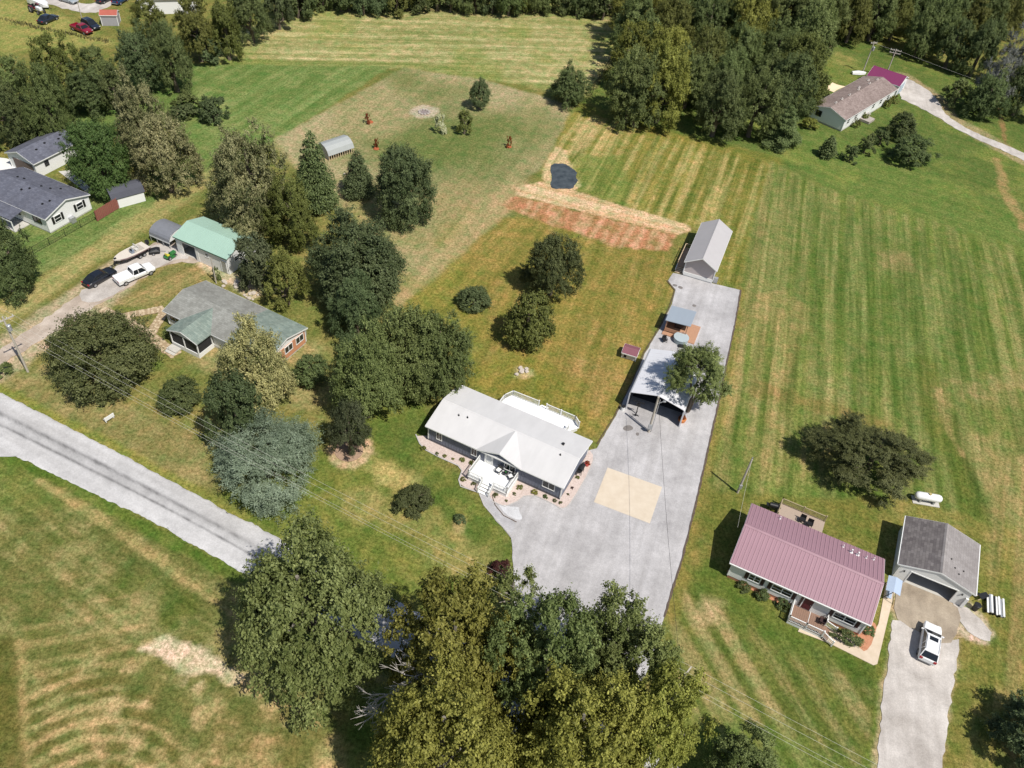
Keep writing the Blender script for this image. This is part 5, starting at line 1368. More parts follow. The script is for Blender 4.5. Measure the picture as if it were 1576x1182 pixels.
def crown_round(seed, n, R, leaf, nb, br=(.20, .34), fill=.12, shape=1.0, gap=0.0, lump=.16):
    """broadleaf crown centred on the origin: clumps spread over a lumpy ellipsoid (semi-axes R, R, R*shape)"""
    r = np.random.default_rng(seed)
    d = r.normal(size=(nb, 3)); d /= np.linalg.norm(d, axis=1, keepdims=True)
    d[:, 2] = np.where(d[:, 2] < -.55, -d[:, 2], d[:, 2])
    rad = np.where(r.random(nb) < .78, r.uniform(.70, .90, nb), r.uniform(.30, .70, nb))
    ph = r.uniform(0, 6.28, 6)
    az = np.arctan2(d[:, 1], d[:, 0])
    rad *= 1 + lump * (np.sin(2 * az + ph[0]) * .4 + np.sin(3 * az + ph[1] + 2 * d[:, 2]) * .5 + np.sin(5 * az + ph[2] - 3 * d[:, 2]) * .4)
    c = d * rad[:, None] * R
    c[:, 2] *= shape
    rb = r.uniform(*br, nb) * R * (1.12 - .25 * np.abs(d[:, 2]))
    # sprays of leaves at the ends of the twigs of every clump
    w = rb ** 2; w /= w.sum()
    ns = nb * 16
    sb = r.choice(nb, ns, p=w)
    q = r.normal(size=(ns, 3)); q /= np.linalg.norm(q, axis=1, keepdims=True)
    flip = (q * (d[sb] * .8 + np.array([0, 0, .45]))).sum(1) < -.2
    q[flip] *= -1
    reach = np.where(r.random(ns) < .12, r.uniform(1.05, 1.35, ns), r.uniform(.62, 1.05, ns))
    reach = np.where(r.random(ns) < fill, r.uniform(.1, .6, ns), reach)
    sc = c[sb] + q * (rb[sb] * reach)[:, None] * np.array([1.1, 1.1, .85])
    axis = q * .8 + d[sb] * .45 + r.normal(0, .35, (ns, 3)); axis /= np.linalg.norm(axis, axis=1, keepdims=True)
    rs = r.uniform(.15, .28, ns) * rb[sb] + leaf * .4
    ws = rs ** 1.5; ws /= ws.sum()
    idx = r.choice(ns, n, p=ws)
    t = r.normal(0, .75, n)[:, None]
    P = sc[idx] + (axis[idx] * t + r.normal(0, .42, (n, 3)) * np.array([1, 1, .7])) * rs[idx][:, None]
    out = P - c[sb[idx]]; out /= np.linalg.norm(out, axis=1, keepdims=True) + 1e-6
    N = out * .45 + d[sb[idx]] * .25 + np.array([0, 0, .60]) + r.normal(0, .40, (n, 3))
    bt = r.uniform(-.15, .17, nb); st_ = r.uniform(-.15, .17, ns)
    tone = .12 + .62 * r.beta(1.4, 2.6, n) + bt[sb[idx]] + st_[idx]
    return P, N, tone

def crown_cone(seed, n, R, H, leaf, power=.75, levels=16, per=9, droop=.22, wild=.15):
    """conifer crown from z=-H/2 to H/2: whorls of drooping sprays, flat needles along each branch"""
    r = np.random.default_rng(seed)
    P, N, A = [], [], []
    br = []
    for i in range(levels):
        h = (i + .3) / levels
        L = R * (1 - h) ** power * r.uniform(.9, 1.05)
        for k in range(max(4, int(per * (1 - h * .55)))):
            br.append((h + r.uniform(-.4, .4) / levels, 2 * PI * (k + r.random()) / max(4, int(per * (1 - h * .55))), L * r.uniform(1 - wild * 2, 1 + wild)))
    wts = np.array([b[2] ** 1.6 + .02 for b in br]); wts /= wts.sum()
    cnt = r.multinomial(n, wts)
    for (h, a, L), c in zip(br, cnt):
        if c == 0: continue
        t = r.beta(2.2, 1.2, c)
        side = r.normal(0, 1, c) * .26 * L * (0.35 + np.sin(np.clip(t, 0, 1) * 2.6)) * .55
        ca, sa = math.cos(a), math.sin(a)
        x, y = ca * t * L - sa * side, sa * t * L + ca * side
        z = (h - .5) * H - droop * L * t ** 1.6 + .10 * L * t + r.normal(0, .05 * L + .03, c)
        P.append(np.stack([x, y, z], 1))
        N.append(np.stack([ca * .35 + r.normal(0, .35, c), sa * .35 + r.normal(0, .35, c), np.ones(c)], 1))
        A.append(np.stack([ca - sa * side / (L + .01) * 2, sa + ca * side / (L + .01) * 2, np.full(c, -.2)], 1))
    P, N, A = np.concatenate(P), np.concatenate(N), np.concatenate(A)
    tone = r.beta(1.8, 2.2, len(P))
    return P, N, tone, A

_proto = {}
SIZES = {'S': (1.3, 3000, .19), 'M': (3.0, 18000, .215), 'L': (5.4, 54000, .225), 'XL': (9.0, 150000, .225)}
def crown_mesh(kind, cls, var):
    key = (kind, cls, var)
    if key in _proto: return _proto[key]
    R, n, leaf = SIZES[cls]
    seed = sum(ord(ch) for ch in kind + cls) * 13 + var * 101
    nb = {'S': 26, 'M': 60, 'L': 110, 'XL': 190}[cls]
    along = None; asp = .62
    if kind == 'round': P, N, T = crown_round(seed, n, R, leaf, int(nb * .85), br=(.16, .28), fill=.09, lump=.27)
    elif kind == 'tight': P, N, T = crown_round(seed, int(n * 1.1), R, leaf, int(nb * 1.3), br=(.16, .26), lump=.09)
    elif kind == 'loose': P, N, T = crown_round(seed, int(n * .85), R, leaf, int(nb * .66), br=(.12, .22), fill=.07, lump=.34)
    elif kind == 'needle': P, N, T = crown_round(seed, int(n * 1.15), R, leaf, int(nb * 1.1), br=(.15, .27), fill=.12, lump=.22); asp = .30
    elif kind == 'full': P, N, T = crown_round(seed, int(n * 1.2), R, leaf, int(nb * 1.15), br=(.15, .27), fill=.12, lump=.24)
    elif kind == 'airy': P, N, T = crown_round(seed, int(n * .36), R, leaf, int(nb * .42), br=(.12, .26), fill=.3, lump=.38)
    else:
        pw_, lv, per = {'cone': (.62, 22, 12), 'pine': (.55, 13, 8), 'spruce': (.42, 15, 11)}[kind]
        P, N, T, along = crown_cone(seed, int(n * 1.1), R, 2 * R, leaf, pw_, lv, per, .25 if kind != 'cone' else .1, .22 if kind == 'pine' else .12)
        asp = .34 if kind != 'cone' else .6
    me = leaves_to_mesh('crown', P, N, leaf * (1.25 if along is not None and kind != 'cone' else 1.0), T, seed + 5, asp, along)
    me.materials.append(LEAF['dark'])
    # true extents, so that a crown can be scaled to a measured size
    hx = np.percentile(np.hypot(P[:, 0], P[:, 1]), 99.2); z0, z1 = np.percentile(P[:, 2], .3), np.percentile(P[:, 2], 99.8)
    _proto[key] = (me, hx, z0, z1)
    return _proto[key]

def crown_object(name, kind, colr, R, z0, z1, loc, parent=None, seed=0, rot=None):
    cls = 'S' if R < 1.9 else 'M' if R < 4.0 else 'L' if R < 7.2 else 'XL'
    me, hx, a, b = crown_mesh(kind, cls, seed % 2 if kind == 'round' and cls != 'XL' else 0)
    o = bpy.data.objects.new(name, me); COL.objects.link(o)
    o.material_slots[0].link = 'OBJECT'; o.material_slots[0].material = LEAF[colr]
    sz = (z1 - z0) / (b - a)
    o.scale = (R / hx, R / hx, sz)
    o.location = (loc[0], loc[1], loc[2] + z0 - a * sz)
    o.rotation_euler = (0, 0, (seed * 2.399) % 6.283 if rot is None else rot)
    if parent is not None: o.parent = parent
    return o

def trunk_object(parent, R, z0, z1, seed, m, forks=0, thick=1.0):
    r = random.Random(seed)
    h = z1 - 0.0
    tr_ = (0.05 + 0.028 * h) * thick
    mb = MB()
    topz = z0 + (z1 - z0) * .78
    if forks:
        for k in range(forks):
            a = 2 * PI * k / forks + r.random()
            mb.tube([(0.1 * math.cos(a), 0.1 * math.sin(a), -.1), (R * .12 * math.cos(a), R * .12 * math.sin(a), z0 * .9), (R * .35 * math.cos(a), R * .35 * math.sin(a), z0 + (z1 - z0) * .6)], [tr_, tr_ * .75, tr_ * .25], 7)
    else:
        mb.tube([(0, 0, -.1), (r.uniform(-.05, .05) * R, r.uniform(-.05, .05) * R, max(z0, h * .15)), (r.uniform(-.08, .08) * R, r.uniform(-.08, .08) * R, topz)], [tr_ * 1.25, tr_, tr_ * .25], 7)
    for i in range(7):
        a = r.uniform(0, 6.28); zz = z0 + (z1 - z0) * r.uniform(.05, .5)
        mb.tube([(0, 0, zz), (R * .3 * math.cos(a), R * .3 * math.sin(a), zz + R * .2), (R * .52 * math.cos(a), R * .52 * math.sin(a), zz + R * .3)], [tr_ * .45, tr_ * .3, tr_ * .1], 5)
    return mb.build('trunk', m, parent)

def fit(bbox, clear):
    """centre, radius and heights of the ellipsoid crown that a box in the photograph shows"""
    x0, y0, x1, y1 = bbox
    cx, cy, wp, hp = (x0 + x1) / 2, (y0 + y1) / 2, x1 - x0, y1 - y0
    R, b = 3.0, 3.0
    for _ in range(12):
        z0 = clear * 2 * b / (1 - clear)
        zc = z0 + b
        P = at(cx, cy, zc); d = P - CAM
        s = FOCAL / d.dot(_fw)
        R = wp / s / 2
        sd = -d.z / d.length; cdp = math.sqrt(1 - sd * sd)
        q = (hp / s / 2) ** 2 - (R * sd) ** 2
        b = math.sqrt(q) / cdp if q > 0 else 0.5 * R
        b = min(max(b, .50 * R), 1.7 * R)
    return P, R, z0, z0 + 2 * b

_ts = [0]
def at0(p): return Vector((p[1], p[2], 0)) if p[0] == 'w' else at(*p)
def tree(kind, colr, bbox, label, cat='tree', name='tree', group=None, clear=.12, bark=None, forks=0, rot=None, seed=None, trunk=True, thick=1.0, place=None):
    _ts[0] += 1
    sd = _ts[0] if seed is None else seed
    if place: P, R, z0, z1 = at0(place[0]), *place[1:]
    else: P, R, z0, z1 = fit(bbox, clear)
    if cat in ('bush', 'shrub', 'sapling') and R < 1.4:
        o = crown_object(name, kind, colr, R, max(0, z0), z1, (P.x, P.y, 0), None, sd, rot)
        tag(o, label, cat, group); return o
    e = empty(name, (P.x, P.y, 0)); tag(e, label, cat, group)
    crown_object('crown', kind, colr, R, z0, z1, (0, 0, 0), e, sd, rot)
    if trunk: trunk_object(e, R, z0, z1, sd, bark or BARK, forks, thick)
    e['_r'] = R
    return e

# --- trees along the road and round the left neighbour
tree('tight', 'brown', (72,474,232,606), 'broad dark round tree left of the stone path, beside the dirt drive', clear=.06)
tree('tight', 'dark', (239,576,307,633), 'small rounded bushy tree on the roadside lawn right of the dirt drive entrance', clear=.05)
tree('full', 'cream', (324,488,452,636), 'tall tree with pale golden leaf tips in front of the sage-roofed house', clear=.10)
tree('round', 'deep', (316,570,412,690), 'dark green tree tucked under the pale-tipped tree, above the blue-green pine', clear=.08)
tree('needle', 'blue', (314,628,502,778), 'wide blue-green pine standing under the overhead wires by the road', clear=.02, name='pine_tree')
tree('needle', 'pine', (502,614,572,704), 'dark pine with a mulch ring left of the white-roofed house', clear=.06, name='pine_tree')
tree('tight', 'dark', (450,540,505,592), 'small round tree at the salmon end wall of the sage-roofed house', clear=.06)
tree('full', 'mid', (503,496,622,642), 'big leafy maple left of the white-roofed house, front left of the group', clear=.10)
tree('full', 'mid', (560,458,690,606), 'big leafy maple at the back of the group left of the white-roofed house', clear=.10)
tree('full', 'mid', (622,474,732,606), 'big leafy maple touching the left roof corner of the white-roofed house', clear=.10)
tree('full', 'deep', (470,322,628,468), 'large dark maple right of the mint-roofed workshop, biggest of the backyard group', clear=.08)
tree('round', 'deep', (498,418,594,520), 'dark tree between the large dark maple and the leafy pair behind the sage-roofed house', clear=.08)
tree('round', 'olive', (402,384,472,468), 'small yellowish green tree right of the mint-roofed workshop end wall', clear=.08)
tree('round', 'pine', (358,362,434,446), 'greyish green tree against the end of the mint-roofed workshop', clear=.06)
tree('round', 'mottled', (318,192,446,348), 'large cream-flecked tree behind the mint-roofed workshop', clear=.08)
tree('round', 'mottled', (326,262,422,366), 'cream-flecked tree with low crown at the edge of the mint roof', clear=.06)
tree('round', 'olive', (404,270,492,378), 'olive green tree right of the large cream-flecked tree', clear=.06)
tree('cone', 'dark', (446,204,518,320), 'tall pointed dark green tree left of the pale poultry shed', clear=.05, name='conical_tree')
tree('cone', 'deep', (524,232,577,299), 'small pointed blue-green tree right of the pale poultry shed', clear=.05, name='conical_tree')
tree('tight', 'deep', (573,226,672,340), 'dense dark egg-shaped tree standing alone on the tan lawn', clear=.05)
# --- slate house
tree('round', 'mottled', (164,116,262,250), 'tall cream-flecked tree behind the barn-style shed', clear=.08)
tree('round', 'mottled', (196,176,304,294), 'wide cream-flecked tree right of the barn-style shed', clear=.06)
tree('tight', 'bright', (102,186,196,294), 'bright green round tree between the two slate roofs', clear=.08)
tree('round', 'dark', (-62,324,52,452), 'dark tree at the left edge below the slate-roofed house', clear=.05)
# --- belt of trees top left
BELT = [((-40,120,50,222),'round','dark'),((30,98,108,214),'round','mid'),((-30,84,44,150),'loose','mid'),((44,54,124,158),'loose','olive'),((88,98,168,170),'round','dark'),
        ((112,72,182,140),'loose','mid'),((176,40,252,132),'round','deep'),((226,34,296,132),'round','dark'),((148,100,200,170),'round','dark'),((196,0,262,70),'loose','olive'),
        ((262,-6,338,86),'loose','olive'),((318,6,374,84),'round','olive'),((286,46,346,92),'round','deep'),((344,-30,420,56),'round','dark'),((400,-26,452,38),'round','deep'),((20,150,86,214),'round','dark')]
BW = ['lowest at the left edge, beside the slate-roofed garage', 'over the roof of the slate-roofed garage', 'at the left edge above the slate garage, upper one', 'thin olive one at the upper left, nearest the dark navy car',
      'behind the slate garage roof, centre of the belt', 'thin one below the red pickup truck', 'broad dark one right of the red pickup truck', 'broad dark one at the corner of the green field', 'behind the tall cream-flecked tree',
      'olive one in front of the coral red roof', 'olive one right of the coral red roof', 'small olive one at the left end of the hay field', 'low dark one at the corner of the hay field', 'dark one at the top edge above the hay field corner', 'second dark one at the top edge above the hay field corner', 'small dark one between slate garage and pale green bush']
for (bb, kd, cl), lb in zip(BELT, BW):
    tree(kd, cl, bb, 'belt tree ' + lb, group='trees of the belt at the top left', clear=.08)
tree('loose', 'mid', (260,138,316,176), 'wispy light shrub on the green field, left of two', 'bush', 'shrub', clear=.02)
tree('round', 'deep', (302,148,350,188), 'dark shrub on the green field right of the wispy one', 'bush', 'shrub', clear=.02)
tree('round', 'deep', (262,160,308,182), 'low dark shrub in front of the wispy one on the green field', 'bush', 'shrub', clear=.02)
tree('round', 'mid', (84,156,114,178), 'low pale green bush at the foot of the tree belt', 'bush', 'shrub', clear=.02)
# --- lawn trees
tree('tight', 'deep', (722,121,756,160), 'small round tree on a stem near the hay field edge', clear=.18)
tree('tight', 'olive', (702,169,728,202), 'small olive tree beside the pale pampas grass', clear=.12)
tree('round', 'dark', (844,98,912,157), 'round dark tree at the corner of the hay field', clear=.06)
tree('round', 'brown', (804,354,902,454), 'dark loose-crowned tree on the golden lawn', clear=.10)
tree('tight', 'olive', (774,444,857,530), 'round olive green tree on the golden lawn below the dark one', clear=.06)
tree('tight', 'deep', (703,436,757,478), 'small dark mound-shaped bush on the golden lawn', 'bush', 'bush', clear=.02)
tree('round', 'mid', None, 'open-crowned tree rising over the white carport from a double trunk', forks=3, bark=BARK, thick=.55, place=(('w', 23.3, 75.9), 4.5, 4.4, 10.6))
wt = tree('loose', 'brown', None, 'wide loose dark tree above the pink-roofed house', rot=0, place=((1326,728), 7.7, .9, 7.6), thick=.7)
wt.scale = (1.0, .90, 1.0)
# --- young saplings in orange cages
for bx, lb in (((560,174,571,190),'orange-caged sapling on the tan lawn, far one above the poultry shed'), ((574,211,584,230),'orange-caged sapling right of the poultry shed'), ((778,209,789,227),'orange-caged sapling out towards the pond')):
    o = tree('loose', 'orange', bx, lb, 'sapling', 'sapling', clear=.02)
tree('loose', 'pale', (667,174,689,206), 'pale feathery pampas grass clump on the tan lawn', 'shrub', 'pampas_grass', clear=.0)
# --- big wood at the top centre
ORD = ['first', 'second', 'third', 'fourth', 'fifth', 'sixth', 'seventh', 'eighth', 'ninth', 'tenth', 'eleventh', 'twelfth', 'thirteenth', 'fourteenth', 'fifteenth', 'sixteenth', 'seventeenth', 'eighteenth', 'nineteenth', 'twentieth',
       'twenty-first', 'twenty-second', 'twenty-third', 'twenty-fourth', 'twenty-fifth', 'twenty-sixth', 'twenty-seventh', 'twenty-eighth']
ROWN = ['front row', 'second row', 'third row', 'fourth row', 'hindmost row']
rw = random.Random(11)
for row, (yc, xs_) in enumerate(((158, (986, 1110, 1168, 1222)), (128, (976, 1022, 1064, 1120, 1180, 1232)), (84, (980, 1034, 1086, 1142, 1200, 1248)), (40, (978, 1034, 1096, 1154, 1212, 1260)), (-4, (990, 1046, 1104, 1162, 1222)))):
    for i, x in enumerate(xs_):
        w_ = rw.uniform(76, 104); yy = yc + rw.uniform(-8, 8) - (14 if x < 990 and row == 0 else 0) - (18 if x > 1210 else 0)
        tree(rw.choice(['round', 'loose', 'round']), rw.choice(['mid', 'mid', 'olive', 'mid', 'mid', 'yellow', 'dark']), (x - w_ / 2, yy - w_ * .58, x + w_ / 2, yy + w_ * .48),
             '%s tree from the left in the %s of the clump above the striped plot' % (ORD[i], ROWN[row]), group='trees of the big clump', clear=.10)
tree('tight', 'bright', (1014,142,1040,168), 'small bright bush at the shaded foot of the big tree clump', 'bush', 'bush', clear=.0)
# --- far tree lines
r_ = random.Random(5)
j_ = 0
for i in range(26):
    x = 430 + i * 22 + r_.uniform(-6, 6); w_ = r_.uniform(34, 58); yb = 14 + r_.uniform(-4, 4) + (8 if x > 880 else 0) + (10 if x < 470 else 0)
    tree('round', r_.choice(['dark', 'deep', 'mid', 'olive']), (x - w_ / 2, yb - w_ * 1.05, x + w_ / 2, yb), '%s tree from the left in the front row along the hay field top' % ORD[i], group='trees behind the hay field', clear=.08)
    if i % 2:
        tree('round', r_.choice(['dark', 'deep']), (x - 30, yb - 80, x + 34, yb - 18), '%s tree from the left in the rear row along the hay field top' % ORD[j_], group='trees behind the hay field', clear=.08); j_ += 1
for row, (yy, nn) in enumerate(((92, 9), (60, 10), (26, 11), (-8, 11))):
    for i in range(nn):
        x = 1262 + (i + .3 * (row % 2)) * 31 + r_.uniform(-8, 8)
        yb = yy + (x - 1262) * .10 - 30 + r_.uniform(-8, 8)
        if row == 0 and x < 1400: yb -= 18
        if row == 0: yb += max(0, (x - 1440) * .32)
        w_ = r_.uniform(50, 74)
        tree(r_.choice(['round', 'round', 'loose']), r_.choice(['dark', 'mid', 'mid', 'dark', 'olive']), (x - w_ / 2, yb - w_ * 1.15, x + w_ / 2, yb), '%s tree from the left in the %s of the wood behind the mobile home' % (ORD[i], ROWN[row]), group='trees behind the mobile home', clear=.10)
for bb, lb in (((1500,78,1566,162), 'silvery grey half-bare tree at the right end of the wood, lower one'), ((1538,40,1606,130), 'silvery grey half-bare tree at the right edge of the wood, upper one')):
    tree('airy', 'grey', bb, lb, group='silver trees', clear=.08)
tree('round', 'dark', (1490,110,1560,178), 'dark tree below the silvery one at the right edge', clear=.06)
tree('round', 'dark', (1540,100,1620,176), 'dark tree at the right edge beside the far drive', clear=.06)
tree('loose', 'mid', (1452,118,1504,160), 'small thin tree on the bright grass below the wood', clear=.10)
tree('pine', 'dark', (1180,162,1240,224), 'feathery dark conifer left of the mobile home', clear=.06, name='conifer')
tree('cone', 'dark', (1262,208,1292,240), 'small pointed conifer on the bright lawn in front of the mobile home', clear=.06, name='conifer')
for bb, lb in (((1296,222,1328,248),'small ragged shrub tree at the left end of the row before the mobile home'), ((1318,206,1352,236),'ragged shrub tree second in the row before the mobile home'), ((1340,198,1376,224),'ragged shrub tree third in the row before the mobile home')):
    tree('loose', 'dark', bb, lb, clear=.05)
tree('tight', 'dark', (1366,172,1413,212), 'round dark tree near the drive of the mobile home', clear=.06)
tree('loose', 'dark', (1370,206,1444,252), 'spreading dark tree lowest on the lawn before the mobile home', clear=.06)
tree('round', 'brown', (1244,130,1280,158), 'dark bush beside the tan shade sail', 'bush', 'bush', clear=.0)
# --- big trees near the camera
tree('full', 'mid', (350,792,606,1070), 'huge green oak overhanging the near end of the road', clear=.12, bark=PALEBARK, seed=2)
NEAR = [((575,866,812,1120),'loose','yellow'),((560,1010,800,1270),'full','yellow'),((740,900,940,1130),'loose','mid'),((860,896,1040,1090),'loose','mid'),((780,1010,1010,1260),'full','yellow'),((930,1000,1098,1220),'loose','yellow'),((745,860,835,960),'airy','mid'),((690,930,850,1110),'loose','yellow'),((850,950,1000,1110),'loose','mid')]
NL = ['tall yellow-green tree beside the road right of the huge oak', 'tall yellow-green tree at the bottom edge, lowest left of the near clump', 'green tree at the front end of the gravel drive', 'green tree leaning over the near right corner of the gravel drive',
      'tall yellow-green tree at the middle of the bottom edge', 'yellow-green tree at the right side of the near clump by the wires', 'thin green tree sprig beside the maroon bush', 'yellow-green tree filling the middle of the near clump', 'green tree between the near clump and the gravel drive']
near = []
for (bb, kd, cl), lb in zip(NEAR, NL):
    near.append(tree(kd, cl, bb, lb, clear=.16, bark=PALEBARK))
tree('loose', 'mid', None, 'dark tree at the bottom edge under the wires', place=((1130,1215), 4.2, .5, 7.0))
tree('loose', 'deep', None, 'dark tree in the bottom right corner', place=((1592,1150), 5.0, .5, 6.0))
# bare white branches on two of them
def dead_branch(parent, start, d, L, seed):
    r = random.Random(seed); mb = MB()
    def grow(p, d, L, rad, depth):
        q = p + d * L
        mid = p.lerp(q, .5) + Vector((r.uniform(-1, 1), r.uniform(-1, 1), r.uniform(-1, 1))) * L * .06
        mb.tube([p, mid, q], [rad, rad * .8, rad * .55], 5)
        if depth == 0: return
        for k in range(3 if depth > 1 else 4):
            nd = (d + Vector((r.uniform(-.75, .75), r.uniform(-.75, .75), r.uniform(-.35, .45)))).normalized()
            grow(p.lerp(q, r.uniform(.45, 1.0)), nd, L * r.uniform(.55, .8), rad * .55, depth - 1)
    grow(Vector(start), Vector(d).normalized(), L, .16, 4)
    return mb.build('dead_branch', DEADWOOD, parent)
def branch_at(parent, px0, px1, z, L, seed):
    a, b = at(*px0, z), at(*px1, z - 1.0)
    inv = parent.location
    dead_branch(parent, a - inv, b - a, L, seed)
branch_at(near[1], (680,1076), (600,1108), 11.5, 3.4, 3)
branch_at(near[0], (715,1028), (630,1030), 13.0, 2.6, 4)
branch_at(near[1], (650,1040), (600,1070), 10.0, 2.6, 8)
# --- bushes
tree('round', 'brown', (604,744,672,790), 'ragged dark bush on the front lawn below the white-roofed house', 'bush', 'bush', clear=.0)
tree('tight', 'deep', (697,788,719,807), 'small dark shrub on the front lawn near the curved path', 'bush', 'bush', clear=.0)
tree('tight', 'maroon', (747,859,790,894), 'round maroon bush at the edge of the gravel drive', 'bush', 'bush', clear=.0)
HEDGE = [((1134,892,1158,912),'leftmost clipped bush along the front of the pink-roofed house'),((1162,903,1186,925),'second clipped bush from the left along the front of the pink-roofed house'),((1191,918,1217,939),'clipped bush against the porch of the pink-roofed house'),
         ((1326,958,1350,978),'round clipped bush at the right corner of the pink-roofed house')]
for bb, lb in HEDGE: tree('tight', 'dark', bb, lb, 'bush', 'bush', clear=.0)
hedge = tree('tight', 'dark', (1284,962,1324,996), 'long dark clipped hedge right of the porch steps', 'hedge', 'hedge', clear=.0)
hedge.scale = (1.35, .62, 1.0)
hedge.rotation_euler.z = math.radians(-24)
tree('round', 'mid', (249,497,266,528), 'bright green shrub by the screened porch corner', 'bush', 'bush', clear=.0)
tree('round', 'mid', (-14,556,20,578), 'grassy bush at the left edge beside the dirt drive', 'bush', 'bush', clear=.0)
tree('loose', 'mid', (325,405,340,436), 'thin shrub at the foot of the pole by the workshop', 'bush', 'bush', clear=.0)
for bb, lb in (((1312,182,1326,196),'small shrub nearest the left end of the mobile home front'), ((1322,172,1338,184),'small shrub left of the mobile home steps'), ((1360,150,1376,166),'small shrub right of the mobile home steps'), ((1370,146,1386,158),'small shrub at the drive end of the mobile home front')):
    tree('round', 'olive', bb, lb, 'bush', 'bush', clear=.0)
tree('round', 'yellow', (1233,180,1262,200), 'yellowish flower bed growth under the blue end wall of the mobile home', 'shrub', 'shrub', clear=.0)
# little plants in the pale gravel bed
BED = [(652,690,5,'olive','leftmost'),(672,698,4,'dark',''),(684,702,4,'olive',''),(697,706,3,'yellow',''),(711,707,5,'olive',''),(726,712,5,'olive',''),(713,737,5,'olive',''),(729,745,5,'brown',''),(763,762,5,'brown',''),
       (791,760,4,'brown',''),(779,771,3,'brown',''),(800,749,6,'olive',''),(822,757,6,'yellow',''),(840,764,5,'dark',''),(854,770,4,'brown',''),(863,774,4,'brown',''),(881,751,3,'maroon',''),(874,761,3,'brown',''),(889,735,4,'olive','')]
BL = ['tiny plant at the far left end of the pale gravel bed', 'second tiny plant from the left in the pale gravel bed', 'third tiny plant from the left in the pale gravel bed', 'faint yellowish plant fourth in the left gravel bed', 'fluffy plant left of the front deck, under the second window', 'plant touching the left deck railing',
      'plant in the bed bulge left of the deck', 'dark plant just left of the deck steps', 'dark plant right of the deck steps', 'small plant right of the deck corner', 'tiny plant at the tip of the bed by the path', 'fluffy plant right of the front deck', 'yellow mound plant in the right gravel bed', 'dark green plant under the right front window', 'reddish plant by the right front corner', 'twiggy plant at the outer right corner of the bed', 'maroon plant on the side strip by the drive', 'small plant low on the side strip by the drive', 'plant beside the dark grill on the side strip']
for (x, y, r, cl, _), lb in zip(BED, BL):
    tree('round', cl, (x - r, y - r * .9, x + r, y + r * .8), lb, 'shrub', 'small_plant', clear=.0)
# ------------------------------------------------------------------ poles and wires
def pole(px, h, label, arms=(), rad=.15, trans=False, group=None):
    p = at(*px); e = empty('utility_pole', (p.x, p.y, 0)); tag(e, label, 'utility pole', group)
    MB().tube([(0, 0, -.2), (0, 0, h)], [rad, rad * .7], 10).build('pole', WOOD_POLE, e)
    for z, L, a in arms:
        c = MB().bar((-L / 2 * math.cos(a), -L / 2 * math.sin(a), z), (L / 2 * math.cos(a), L / 2 * math.sin(a), z), .12, .14).build('crossarm', WOOD_POLE, e)
        for t in (-.45, -.15, .15, .45):
            MB().tube([(L * t * math.cos(a), L * t * math.sin(a), z + .06), (L * t * math.cos(a), L * t * math.sin(a), z + .26)], .05, 6).build('insulator', mat('porcelain', (.6, .6, .58), .3), c)
    if trans:
        MB().tube([(.34, -.1, h - 2.0), (.34, -.1, h - 1.95), (.34, -.1, h - 1.15), (.34, -.1, h - 1.1)], [.2, .26, .26, .2], 12).build('transformer', STEEL, e)
    return e
WA = math.radians(54)
A_ = pole((43,572), 9.0, 'leaning-looking wooden pole with crossarm and grey transformer beside the dirt drive', [(8.5, 2.4, WA)], trans=True)
B_at = at(1055,1037,9.0)
B_ = empty('utility_pole', (B_at.x, B_at.y, 0)); tag(B_, 'pole top showing at the right side of the yellow-green trees, where the wires land', 'utility pole')
MB().tube([(0, 0, -.2), (0, 0, 9.0)], [.16, .11], 10).build('pole', WOOD_POLE, B_)
c = MB().bar((-1.2 * math.cos(WA), -1.2 * math.sin(WA), 8.5), (1.2 * math.cos(WA), 1.2 * math.sin(WA), 8.5), .12, .14).build('crossarm', WOOD_POLE, B_)
Cp = pole((998,665), 6.4, 'grey yard pole with meter box in front of the white carport', [], rad=.17)
MB().tube([(.30, .05, 0), (.30, .05, 5.9)], .05, 6).build('conduit', STEEL, Cp)
MB().box((-.05, -.22, 1.2), (.45, .22, .75)).build('meter_box', STEEL, Cp)
MB().bar((.10, 0, 5.2), (.9, .3, 5.5), .06).box((.95, .32, 5.42), (.35, .2, .15)).build('yard_lamp', STEEL, Cp)
Dp = pole((1135,758), 6.2, 'lone light wooden pole on the lawn above the pink-roofed house', [], rad=.15)
MB().box((0, -.17, 1.3), (.35, .18, .6)).build('meter_box', STEEL, Dp)
MB().tube([(0, 0, 6.2), (0, 0, 6.5)], .06, 6).build('insulator', STEEL, Dp)
E_ = pole((1327.5,111.7), 7.2, 'wooden pole with transformer at the near corner of the plum-roofed garage', [(6.9, 1.6, .3)], trans=True)
F_ = pole((1361.3,120.6), 6.8, 'wooden pole with double crossarms between the mobile home and plum-roofed garage', [(6.5, 2.4, -.3), (5.9, 2.4, -.3)])
G_ = pole((333,436), 4.5, 'thin wooden pole in front of the mint-roofed workshop', [], rad=.10)
H_ = pole((128,35), 4.5, 'short pole on the grass near the far gravel lane', [], rad=.10)
WIRE = mat('aluminium_wire', (.62, .60, .52), .4); WIREK = mat('black_cable', (.02, .02, .02), .6)
def wire(pts, sag, rad, label, m=WIRE, group=None):
    mb = MB()
    for (a, b), sg_ in zip(zip(pts, pts[1:]), sag):
        a, b = Vector(a), Vector(b)
        q = [a.lerp(b, t / 24) - Vector((0, 0, 4 * sg_ * (t / 24) * (1 - t / 24))) for t in range(25)]
        mb.tube(q, rad, 4)
    o = mb.build('overhead_wire', m); tag(o, label, 'wire', group); return o
dirv = Vector((B_.location.x - A_.location.x, B_.location.y - A_.location.y, 0))
far_e = B_.location + dirv.normalized() * 40
far_w = A_.location - dirv.normalized() * 40
